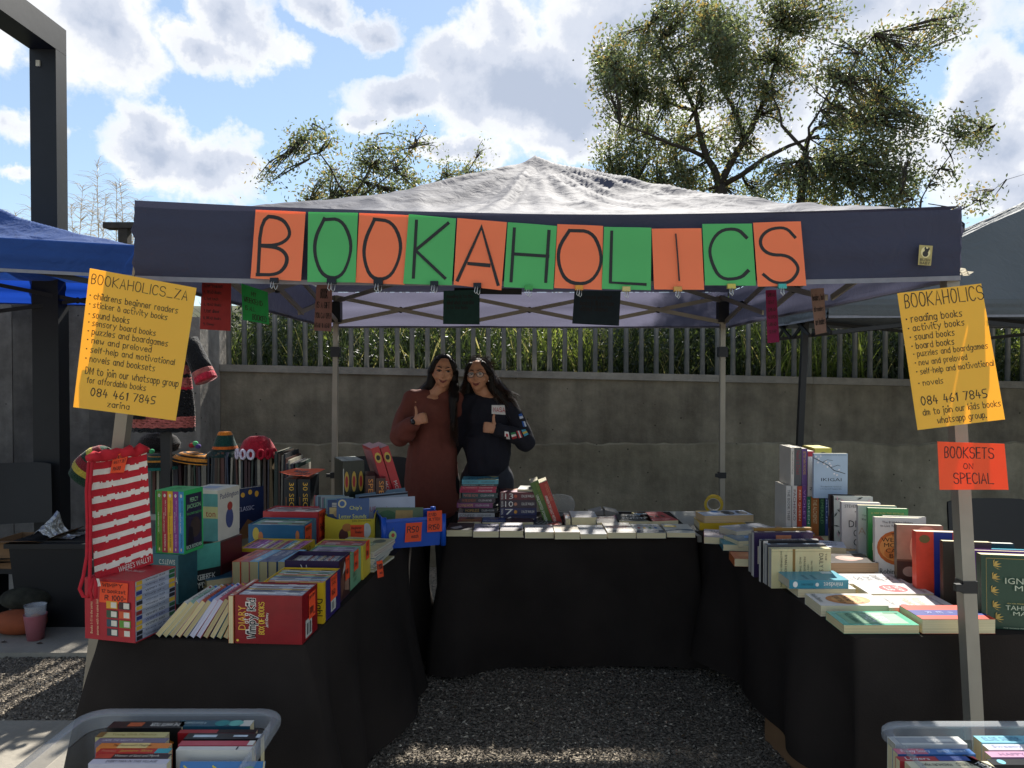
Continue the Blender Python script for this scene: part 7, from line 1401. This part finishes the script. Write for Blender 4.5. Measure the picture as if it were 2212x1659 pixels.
LX(1560, 1177, .16, .2, .036, '#bfb4b8', 'white book with red spine near the inner corner of the right table', [('front', 'T', 'Think', .2, .7, .7, .82, '#3a3034'), ('front', 'T', 'and grow', .2, .52, .8, .64, '#3a3034'), ('front', 'T', 'rich', .3, .34, .7, .46, '#7a2a34')], o='N', ang=-14, spinecol='#a82a34')
LX(1602, 1192, .155, .14, .032, '#2f7f8e', 'small teal paperback by the inner edge, behind the orange one', [('front', 'T', 'SILENT PATIENT', .1, .55, .9, .7, '#b8d8d8')], o='N', ang=-8)
LX(1630, 1226, .155, .14, .036, '#b8663a', 'small orange paperback lying at the inner edge of the right table', [('front', 'R', .2, .3, .8, .7, '#c88a5a')], o='N', ang=-6)
LX(1706, 0, .17, .16, .022, '#6a8fb8', 'sky blue book with a dark blossom branch, lying behind the upright purple one', [('front', 'L', [(.2, .8), (.5, .6), (.8, .3)], .006, '#20242c'), ('front', 'L', [(.5, .6), (.7, .8)], .004, '#20242c')], o='N', Y=3.6, z=SZ + .06)
LX(1706, 0, .19, .17, .058, '#5a5f68', 'grey book under the sky blue one', [], o='N', Y=3.6, pages='#b8b4a8')
LX(1755, 0, .16, .15, .03, '#8a3f3c', 'dark red flowered book lying right of the sky blue one', [('front', 'E', .2, .4, .6, .8, '#c8c0b8')], o='N', Y=3.62, z=SZ + .05, ang=-12)
LX(1752, 0, .2, .17, .048, '#2c3468', 'navy book under the dark red flowered one', [], o='N', Y=3.64, ang=-10)
LX(1722, 0, .2, .15, .04, '#3b4a7a', 'blue and orange patterned book lying before the tall row', [('front', 'P', [(.0, .2), (.9, .4), (.5, .9), (.1, .7)], '#c9803a')], o='E', Y=3.80, z=SZ + .045, ang=-10, pages='#a88a68')
LX(1715, 0, .22, .17, .044, '#7c5c3a', 'brown book under the blue and orange one', [], o='E', Y=3.79, ang=-6, pages='#a88a68')
# tall double row of spines
def spn_(px0, px1, Y, z, Hh, c, tc_, tx, label, D=.17, pages='#d0cabc', items=None, grp='spine-out row on the right table'):
    X0, X1 = at(px0, 0, Y).x, at(px1, 0, Y).x; M, sz = axmat(Matrix.Translation(((X0 + X1) / 2, Y, z)) @ Matrix.Rotation(R(0), 4, 'Z'), (X1 - X0 - .0008, D, Hh), 'B C A')
    return book(M, sz, c, label, items or [('spine', 'T', tx, .08, .25, .7, .75, tc_)], pages=pages, group=grp)
zb = SZ + .0355; YL = 3.98
LX(1750, 0, .28, .19, .035, '#6a6458', 'flat book carrying the tall row of spines', [], o='E', Y=YL - .01)
for i, (a, c_, H_, c, tcx, tx, lb) in enumerate([(1704, 1716, .262, '#bdbab4', '#3a3a3a', 'THE BOOK THIEF', 'white book with a grey drawing on its spine, far left of the lower row'), (1717, 1728, .262, '#c4beb8', '#6a3030', 'PACHINKO', 'second white book of the lower row'), (1728.5, 1739, .26, '#b5482c', '#e0c8b0', 'RED QUEEN', 'orange-red book of the lower row'), (1739.5, 1749, .262, '#6a3a7a', '#b88ac0', 'VIOLET', 'violet book of the lower row'), (1749.5, 1758, .205, '#2f7a5a', '#c8d8c8', 'GREEN', 'green book of the lower row, under the pale blue cover'),
                                               (1758.5, 1776, .205, '#a8683a', '#d8c8a0', 'THE ALCHEMIST', 'thick orange-brown book of the lower row'), (1776.5, 1789, .205, '#284a3c', '#6a9a6a', 'EMERALD', 'dark green book of the lower row'), (1789.5, 1796, .205, '#38487a', '#a8b8d8', 'BLUE', 'blue book of the lower row'), (1796.5, 1803, .205, '#8a3a6a', '#d8a8c8', 'PINK', 'magenta book ending the lower row')]):
    spn_(a, c_, YL, zb, H_, c, tcx, tx, lb)
zt = zb + .2625
for i, (a, c_, H_, c, tcx, tx, lb) in enumerate([(1714, 1721.5, .2, '#c8c2ba', '#30302c', 'THE LOVE HYPOTHESIS', 'narrow white book with black spots, upper row'), (1722, 1737.5, .2, '#4a4d52', '#8a2a3a', 'Need it Dead', 'thick grey book with dark red lettering, upper row'), (1738, 1750, .195, '#5a3a78', '#c8a050', 'BETTER THAN THE MOVIES', 'purple book with gold lettering, upper row')]):
    spn_(a, c_, YL, zt, H_, c, tcx, tx, lb)
spn_(1751, 1765, YL, zb + .206, .238, '#c4bcb8', '#2a2a2a', 'N', 'white and red book directly left of the pale blue cover', items=[('spine', 'R', 0, 0, .12, 1, '#a8202c'), ('spine', 'T', 'N', .8, .3, .86, .8, '#1c1c30')])
spn_(1766, 1803, YL + .04, zb + .206, .25, '#b8a83a', '#2a2a2a', 'GUIDE', 'thick yellow book behind the pale blue cover', pages='#d8cc90')
stand(1801, 0, zb + .2065, -3, .172, .232, .02, '#a3b7cc', 'pale blue book with a dark blossom branch, standing on the lower row', [('front', 'T', 'IKIGAI', .22, .38, .82, .45, '#22262c'), ('front', 'T', 'The Japanese secret to', .2, .24, .82, .27, '#3a4048'), ('front', 'T', 'a long and happy life', .2, .19, .82, .22, '#3a4048'), ('front', 'L', [(.0, .9), (.2, .82), (.42, .74), (.6, .62), (.8, .58), (.92, .55)], .0035, '#1c1c20'), ('front', 'L', [(.25, .8), (.4, .86), (.55, .84)], .002, '#1c1c20'), ('front', 'L', [(.5, .68), (.7, .74), (.78, .72)], .002, '#1c1c20')] +
      [('front', 'E', x - .03, y - .02, x + .03, y + .02, '#dcd8dc') for x, y in [(.06, .93), (.14, .88), (.2, .94), (.3, .76), (.4, .7), (.5, .73), (.46, .78), (.6, .55), (.68, .52), (.74, .64), (.12, .8), (.36, .82)]] + [('front', 'T', 'THE INTERNATIONAL BESTSELLER', .2, .955, .96, .975, '#6a7a8a')], Y=YL - .06)
# books standing face-on along the outer side
def FACE(px0, Y, W, top, t, cover, label, items=(), ang=-9, z=SZ, **k):
    Hh = at(px0, top, Y).z - z; X0 = at(px0, 0, Y).x; c = Vector((math.cos(R(ang)), math.sin(R(ang)), 0)) * W / 2; Fm = Matrix.Translation(Vector((X0, Y, z)) + c) @ Matrix.Rotation(R(ang), 4, 'Z') @ Matrix.Rotation(R(-3), 4, 'X'); M, sz = axmat(Fm, (W, t, Hh), 'A C -B'); return book(M, sz, cover, label, items, group='books standing face-on along the right table', **k)
lfp = []
r5 = random.Random(5)
for i in range(34):
    x, y = r5.uniform(.05, .95), r5.uniform(.03, .97); a = r5.uniform(0, 3.14); l = .09; lfp.append(('front', 'P', [(x - l * math.cos(a), y - l * .6 * math.sin(a)), (x + .02 * math.sin(a), y - .014 * math.cos(a)), (x + l * math.cos(a), y + l * .6 * math.sin(a)), (x - .02 * math.sin(a), y + .014 * math.cos(a))], '#1f2a24' if i % 3 else '#c9a0a8'))
FACE(1809, 3.76, .185, 1072, .03, '#b5b8b2', 'black and white leaf-patterned book standing behind the white one', lfp, spinecol='#17171a', hard=True)
FACE(1800, 3.80, .185, 1069, .026, '#2a1c20', 'dark book directly behind the leaf-patterned one', [], hard=True)
FACE(1827, 3.62, .176, 1085, .034, '#c5c1bf', 'white book with bold black title standing left of the grey one', CEO, pages='#d8d2c0')
FACE(1863, 3.53, .17, 1092, .03, '#b4b2b0', 'grey-white book with a faded title behind the green one', [('front', 'T', 'At', .0, .5, .3, .62, '#a08a7a'), ('front', 'T', 'Tiny Changes', .1, .8, .6, .84, '#3a3a40'), ('front', 'T', 'Remarkable', .1, .74, .6, .78, '#3a3a40')])
FACE(1885, 3.45, .172, 1098, .026, '#2f7a40', 'green book standing between the grey-white one and the disc-covered ones', [('front', 'T', '#1 NEW YORK TIMES BESTSELLER', .08, .9, .9, .93, '#b8b05a'), ('front', 'T', 'LET THEM', .1, .3, .9, .42, '#c8d0a0')], pages='#d8d4c0')
WE = [('front', 'E', .04, .2, 1.0 - .02, .78, '#b8602c'), ('front', 'E', .1, .26, .92, .72, '#cf8a4c'), ('front', 'E', .2, .3, .6, .5, '#c57238'), ('front', 'T', 'THE', .36, .68, .62, .74, '#22180f'), ('front', 'T', 'WEALTH', .14, .59, .86, .66, '#22180f'), ('front', 'T', 'MONEY', .2, .50, .8, .57, '#22180f'), ('front', 'T', "CAN'T", .24, .41, .74, .48, '#22180f'), ('front', 'T', 'BUY', .32, .32, .66, .39, '#22180f'), ('front', 'T', 'Robin Sharma', .1, .05, .9, .14, '#22180f'), ('front', 'T', 'The 8 Hidden Habits', .16, .90, .84, .94, '#3a3030'), ('front', 'T', 'to Live Your Richest Life', .12, .84, .9, .88, '#3a3030')]
FACE(1918, 3.39, .18, 1115, .016, '#c4c0bc', 'white book at the back of the disc-covered trio', WE, pages='#d8d4c0'); FACE(1910, 3.36, .18, 1117, .016, '#c4c0bc', 'white book in the middle of the disc-covered trio', WE, pages='#d8d4c0')
FACE(1900, 3.31, .185, 1118, .03, '#c9c6c2', 'white book with a big orange disc, front of the disc-covered trio', WE, pages='#cfc6ae')
FACE(1948, 3.14, .18, 1134, .032, '#5a4a3c', 'sepia book with the face of a woman in glasses', [('front', 'R', 0, .45, 1, 1, '#8a7a66'), ('front', 'E', .28, .3, 1.0, .98, '#b8a68c'), ('front', 'E', .45, .42, .95, .88, '#a8866c'), ('front', 'L', [(.5, .74), (.72, .76), (.74, .66), (.54, .65), (.5, .74)], .003, '#20180f'), ('front', 'L', [(.78, .76), (.95, .76), (.95, .67), (.8, .66), (.78, .76)], .003, '#20180f'), ('front', 'R', 0, 0, 1, .42, '#3a2c26'), ('front', 'T', '5 SECOND', .5, .27, .98, .35, '#c8c0b8'), ('front', 'E', .12, .18, .42, .34, '#8a7f74'), ('front', 'T', 'MEL ROBBINS', .55, .04, .98, .09, '#8a7f74')], pages='#d4cdbc')
FACE(1991, 2.98, .18, 1149, .045, '#c9402a', 'thick red and blue book standing left of the pole', PWR, pages='#d4ccb4')
FACE(2050, 2.86, .17, 1170, .03, '#3a342c', 'dark brown book with a white-trousered figure, half behind the pole', [('front', 'T', "CAN'T", .25, .72, .98, .82, '#c89a5a'), ('front', 'T', 'HURT ME', .25, .58, .98, .68, '#c89a5a'), ('front', 'P', [(.28, .12), (.75, .12), (.68, .5), (.34, .5)], '#b0b4b8'), ('front', 'R', .34, .42, .4, .56, '#b0603a'), ('front', 'R', .62, .42, .68, .56, '#b0603a'), ('front', 'T', 'DAVID GOGGINS', .3, .04, .98, .09, '#c89a5a')])
FACE(2108, 2.92, .16, 1173, .03, '#1f2c38', 'navy book behind the teal one, right of the pole', [], pages='#c8c8c0'); FACE(2112, 2.86, .21, 1186, .026, '#1f7f90', 'teal book standing right of the pole, behind the purple one', [], pages='#1f7f90')
FACE(2118, 2.77, .22, 1190, .034, '#6a3a8a', 'purple book standing behind the green and gold one', [('front', 'R', .1, .1, .9, .9, '#5a2f78')], hard=True)
gd = '#b89a4c'; orn = []
for (cx_, cy_, s_) in [(.18, .85, 1), (.16, .68, 1), (.14, .5, 1), (.16, .3, 1), (.2, .14, 1), (.85, .85, -1), (.88, .66, -1), (.86, .3, -1), (.8, .13, -1)]:
    for j in range(5): a = j * .5 - .6; orn.append(('front', 'P', [(cx_, cy_), (cx_ + s_ * .06 * math.cos(a) - .01, cy_ + .06 * math.sin(a) + .012), (cx_ + s_ * .13 * math.cos(a), cy_ + .09 * math.sin(a)), (cx_ + s_ * .07 * math.cos(a), cy_ + .05 * math.sin(a) - .01)], gd))
FACE(2134, 2.64, .215, 1199, .04, '#1d3f30', 'dark green book with gold foliage ornament at the right end', orn + [('front', 'R', .06, .05, .064, .96, gd), ('front', 'R', .06, .955, .96, .96, gd), ('front', 'T', 'IGNITE', .34, .62, .84, .7, '#b8c0a8'), ('front', 'T', 'ME', .48, .53, .7, .6, '#b8c0a8'), ('front', 'T', 'TAHEREH', .34, .27, .88, .33, '#b8c0a8'), ('front', 'T', 'MAFI', .45, .2, .75, .25, '#b8c0a8'), ('front', 'T', 'NEW YORK TIMES BESTSELLING AUTHOR', .36, .35, .84, .365, '#b8a860'), ('front', 'T', 'THE WORLD WILL LEARN TO FEAR', .3, .02, .95, .035, '#b8c0a8'), ('spine', 'R', .1, .2, .9, .8, '#2a5240')], ang=-10)

# ================================================================ CLEAR TUBS AT THE FRONT
clear = mat('#c4c8cc', .22, .05, 6, alpha=.16, spec=.5, key='clear'); clear2 = mat('#b4b8bc', .25, .05, 6, alpha=.42, spec=.6, key='clear2')
def tub(x0, x1, y0, y1, z0, z1, label, mark):
    cx_, cy_ = (x0 + x1) / 2, (y0 + y1) / 2; root = empty('clear_tub', (cx_, cy_, z0), label, 'plastic tub', 'clear plastic tubs at the front'); W, D, Hh = (x1 - x0) / 2, (y1 - y0) / 2, z1 - z0
    def loop(w_, d_, z, r=.05, n=6):
        out = []
        for (sx, sy, a0) in ((1, -1, -90), (1, 1, 0), (-1, 1, 90), (-1, -1, 180)):
            for i in range(n + 1): a = R(a0 + 90 * i / n); out.append((sx * (w_ - r) + r * math.cos(a), sy * (d_ - r) + r * math.sin(a), z))
        return out
    def skin(loops, m, nm, cap=False, cl=False):
        b = MB(); k = len(loops[0]); b.add([p for l in loops for p in l], [(i * k + j, i * k + (j + 1) % k, (i + 1) * k + (j + 1) % k, (i + 1) * k + j) for i in range(len(loops) - 1) for j in range(k)] + ([tuple(range(k - 1, -1, -1))] if cap else []), m); return b.build(nm, root, smooth=not cap)
    skin([loop(W * .88, D * .9, 0), loop(W * .9, D * .92, .02), loop(W * .97, D * .975, Hh - .05)], clear, 'wall', True)
    skin([loop(W * .985, D * .985, Hh - .05), loop(W, D, Hh - .028, .055), loop(W * 1.0, D * 1.0, Hh - .012, .055)], clear2, 'shoulder')
    skin([loop(W * 1.0, D * 1.0, Hh - .012, .055), loop(W + .022, D + .022, Hh - .006, .07), loop(W + .026, D + .026, Hh - .012, .07), loop(W + .026, D + .026, Hh - .03, .07)], clear2, 'rim')
    for sx in (-1, 1):
        b = MB(); b.tube([(sx * (W + .004), -.09, Hh - .03), (sx * (W + .035), -.07, Hh - .09), (sx * (W + .035), .07, Hh - .09), (sx * (W + .004), .09, Hh - .03)], .008, clear2, 8); b.build('handle', root, smooth=True)
    d = MB(); deco(d, (.0, D * .95, Hh * .62), (.10, 0, 0), (0, 0, .022), [('T', mark, 0, 0, 1, 1, mat('#b0b4b8', .3, alpha=.4))]); d.build('lettering', root)
    return root
def stool(x0, x1, y0, y1, z, label):
    root = empty('low_table', ((x0 + x1) / 2, (y0 + y1) / 2, 0), label, 'table'); W, D = (x1 - x0) / 2, (y1 - y0) / 2; m = mat('#55565a', .6); b = MB(); b.box((-W, -D, z - .03), (W, D, z - .0005), m); b.build('table_top', root)
    for sx in (-1, 1):
        for sy in (-1, 1): b = MB(); b.tube([(sx * (W - .03), sy * (D - .03), 0), (sx * (W - .03), sy * (D - .03), z - .0305)], .014, m, 8); b.build('leg', root)
def spines(px, Y, z, W, t, Hh, cover, label, items, flip=False, lean=0., ang=0, grp='books in the left clear tub', pages='#c9bd95'):
    Fm = frame(px, 0, z, ang, Y=Y) @ Matrix.Rotation(R(lean), 4, 'X'); M, sz = axmat(Fm, (W, t, Hh), '-C A -B' if flip else '-C -A B'); return book(M, sz, cover, label, items, group=grp, pages=pages)
stool(-1.26, -.66, 1.42, 2.22, .40, 'low grey table under the left clear tub'); tub(-1.225, -.69, 1.46, 2.2, .40, .635, 'clear plastic tub of second-hand books in front of the left table', '42L')
zT = .412; LT = [(299, 2.115, .21, .04, .21, '#1b1a1c', 'black paperback with white tiger artwork, tallest in the left tub', [('spine', 'T', 'THE WHITE TIGER', .05, .25, .45, .75, '#d8d4cc'), ('spine', 'R', .55, .2, .75, .8, '#a8522c'), ('front', 'R', .55, .3, .95, .9, '#9a2c20'), ('front', 'P', [(.2, .2), (.5, .25), (.45, .8), (.25, .6)], '#c8c4bc'), ('front', 'T', 'A', .1, .7, .3, .9, '#c87a2c')], True),
      (268, 2.060, .19, .03, .21, '#b8ac74', 'worn cream and gold paperback in the left tub', [('spine', 'T', 'Young Girls Memory', .2, .25, .85, .75, '#8a7a3a'), ('spine', 'R', 0, 0, .1, 1, '#7a5c2c')], False), (268, 2.030, .19, .026, .21, '#6f6676', 'grey-purple paperback behind the orange one in the left tub', [('spine', 'T', 'UNTIL THE NIGHT CIRCUS', .08, .3, .65, .7, '#c8c0c8')], False),
      (272, 2.000, .19, .028, .21, '#cf7a34', 'orange paperback in the left tub', [('spine', 'R', .28, 0, .7, 1, '#d8bc7a'), ('spine', 'T', "The Housemaid's Daughter", .2, .25, .75, .75, '#3a2418')], False), (272, 1.972, .19, .026, .21, '#b02c24', 'red paperback with a teal end panel in the left tub', [('spine', 'T', 'Jasmine Skies', .3, .2, .75, .8, '#d9b04a'), ('spine', 'R', .8, 0, 1, 1, '#3a98a0'), ('spine', 'T', 'Princess', .05, .3, .25, .7, '#d98a6a')], False),
      (270, 1.946, .19, .024, .21, '#2a1a1c', 'black and red paperback in the left tub', [('spine', 'R', 0, 0, .22, 1, '#b03a24'), ('spine', 'T', 'Women of Sand and Myrrh', .24, .2, .85, .8, '#d8d0c0')], False), (262, 1.920, .2, .024, .21, '#c0bcc4', 'white paperback with black capitals at the front of the left tub', [('spine', 'T', 'EVERY MAN IN THIS VILLAGE', .2, .25, .85, .75, '#2a2a30')], False),
      (450, 2.125, .21, .036, .21, '#1f4a5c', 'teal and cream banded paperback at the back of the left tub', [('spine', 'R', 0, 0, .14, 1, '#c0beb4'), ('spine', 'E', .12, 0, .32, 1, '#5fa49c'), ('spine', 'E', .3, 0, .5, 1, '#2f7f80'), ('spine', 'T', 'A Good Country', .62, .2, .92, .7, '#b8c8c8')], True), (458, 2.085, .215, .02, .21, '#8f1a20', 'dark red hardback with a black end in the left tub', [('spine', 'R', .5, 0, 1, 1, '#1c1214')], False),
      (470, 2.050, .21, .034, .21, '#141518', 'black book leaning in the left tub', [], False), (455, 2.015, .2, .026, .21, '#b04450', 'pinkish red book in the left tub', [('spine', 'R', .92, 0, 1, 1, '#d0ccc4')], False), (452, 1.990, .2, .02, .21, '#c8c4bc', 'white book behind the blue floral one', [('spine', 'R', .78, .1, .8, .9, '#20202a')], False)]
for (px_, Y, W, t, Hh, c, lb, it, fl) in LT: spines(px_, Y, zT, W, t, Hh, c, lb, it, fl)
Fm = frame(445, 0, zT, 0, Y=1.84) @ Matrix.Rotation(R(-30), 4, 'X'); M, sz = axmat(Fm, (.21, .03, .19), '-C -A B'); sw = '#c9b83a'
M, sz = axmat(frame(440, 0, zT, 0, Y=1.87) @ Matrix.Rotation(R(-24), 4, 'X'), (.215, .02, .215), 'A C -B')
book(M, sz, '#3a6fa4', 'blue book with yellow scrolls and flowers at the front of the left tub', [('front', 'L', [(.05, .95), (.2, .85), (.1, .7), (.3, .75), (.35, .9)], .004, sw), ('front', 'L', [(.4, .95), (.55, .85), (.6, .7)], .004, sw), ('front', 'E', .55, .75, .72, .92, '#c86a8a'), ('front', 'E', .7, .6, .98, .95, '#4a9a4a'), ('front', 'L', [(.95, .9), (.8, .7), (.95, .5), (.85, .3)], .005, sw)], group='books in the left clear tub')
stool(1.06, 1.66, 1.42, 2.22, .36, 'low grey table under the right clear tub'); tub(1.09, 1.63, 1.46, 2.2, .36, .598, 'clear plastic tub of second-hand books in front of the right table', '42L')
zR = .378
RT = [(2026, 2.090, .2, .045, .21, '#c4c4c0', 'white thick paperback at the back of the right tub', [('spine', 'R', .08, .15, .9, .85, '#8f9498'), ('spine', 'R', .5, .3, .85, .7, '#c4c4c0')], False), (2038, 2.035, .21, .03, .21, '#3a6aa4', 'blue and pink romance paperback in the right tub', [('spine', 'R', 0, 0, .4, 1, '#b86a7a'), ('spine', 'T', 'Funny Story', .08, .2, .45, .8, '#d8d8e0'), ('spine', 'T', 'EMILY HENRY', .55, .3, .92, .7, '#c8d8e8')], False),
      (2044, 2.000, .21, .024, .21, '#a02c34', 'red and blue paperback behind the cream one in the right tub', [('spine', 'T', 'Lovers', .1, .2, .4, .8, '#d8d8d8'), ('spine', 'R', .5, 0, .9, 1, '#2f4a8a')], False), (2075, 1.965, .22, .034, .21, '#cbc5a8', 'cream paperback with upside-down black capitals in the right tub', [('spine', 'T', 'THE FAR FIELD', .06, .25, .42, .75, '#2a2a2a'), ('spine', 'T', 'MADHURI VIJAY', .48, .25, .85, .75, '#2a2a2a')], True),
      (2070, 1.930, .21, .03, .21, '#b8b4b4', 'pale paperback at the front of the right tub', [('spine', 'T', 'THE PARIS LIBRARY', .1, .3, .8, .7, '#8a8a90')], False), (2215, 2.100, .2, .04, .21, '#7ab4c4', 'light blue paperback at the back right of the right tub', [('spine', 'T', 'ELSIE SILVER', .08, .25, .6, .8, '#2f5c80')], False),
      (2232, 2.060, .2, .03, .21, '#c4c0c4', 'white paperback with blue title, right side of the right tub', [('spine', 'T', 'Sweetly', .1, .2, .5, .8, '#3a5a9a')], False), (2240, 2.020, .2, .03, .21, '#b88aa4', 'lilac paperback, right side of the right tub', [('spine', 'T', 'HAPPY', .15, .25, .5, .75, '#5a3a6a')], False), (2246, 1.980, .2, .03, .21, '#16171a', 'black paperback with a round badge, right side of the right tub', [('spine', 'E', .1, .1, .2, .9, '#5fa4b4')], False)]
for (px_, Y, W, t, Hh, c, lb, it, fl) in RT: spines(px_, Y, zR, W, t, Hh, c, lb, it, fl, grp='books in the right clear tub')
spines(2172, 1.93, zR, .2, .035, .21, '#141417', 'black book leaning across the corner of the right tub', [('spine', 'T', 'MIDNIGHT', .2, .2, .6, .8, '#c8c8c0')], False, 0, -58, 'books in the right clear tub')
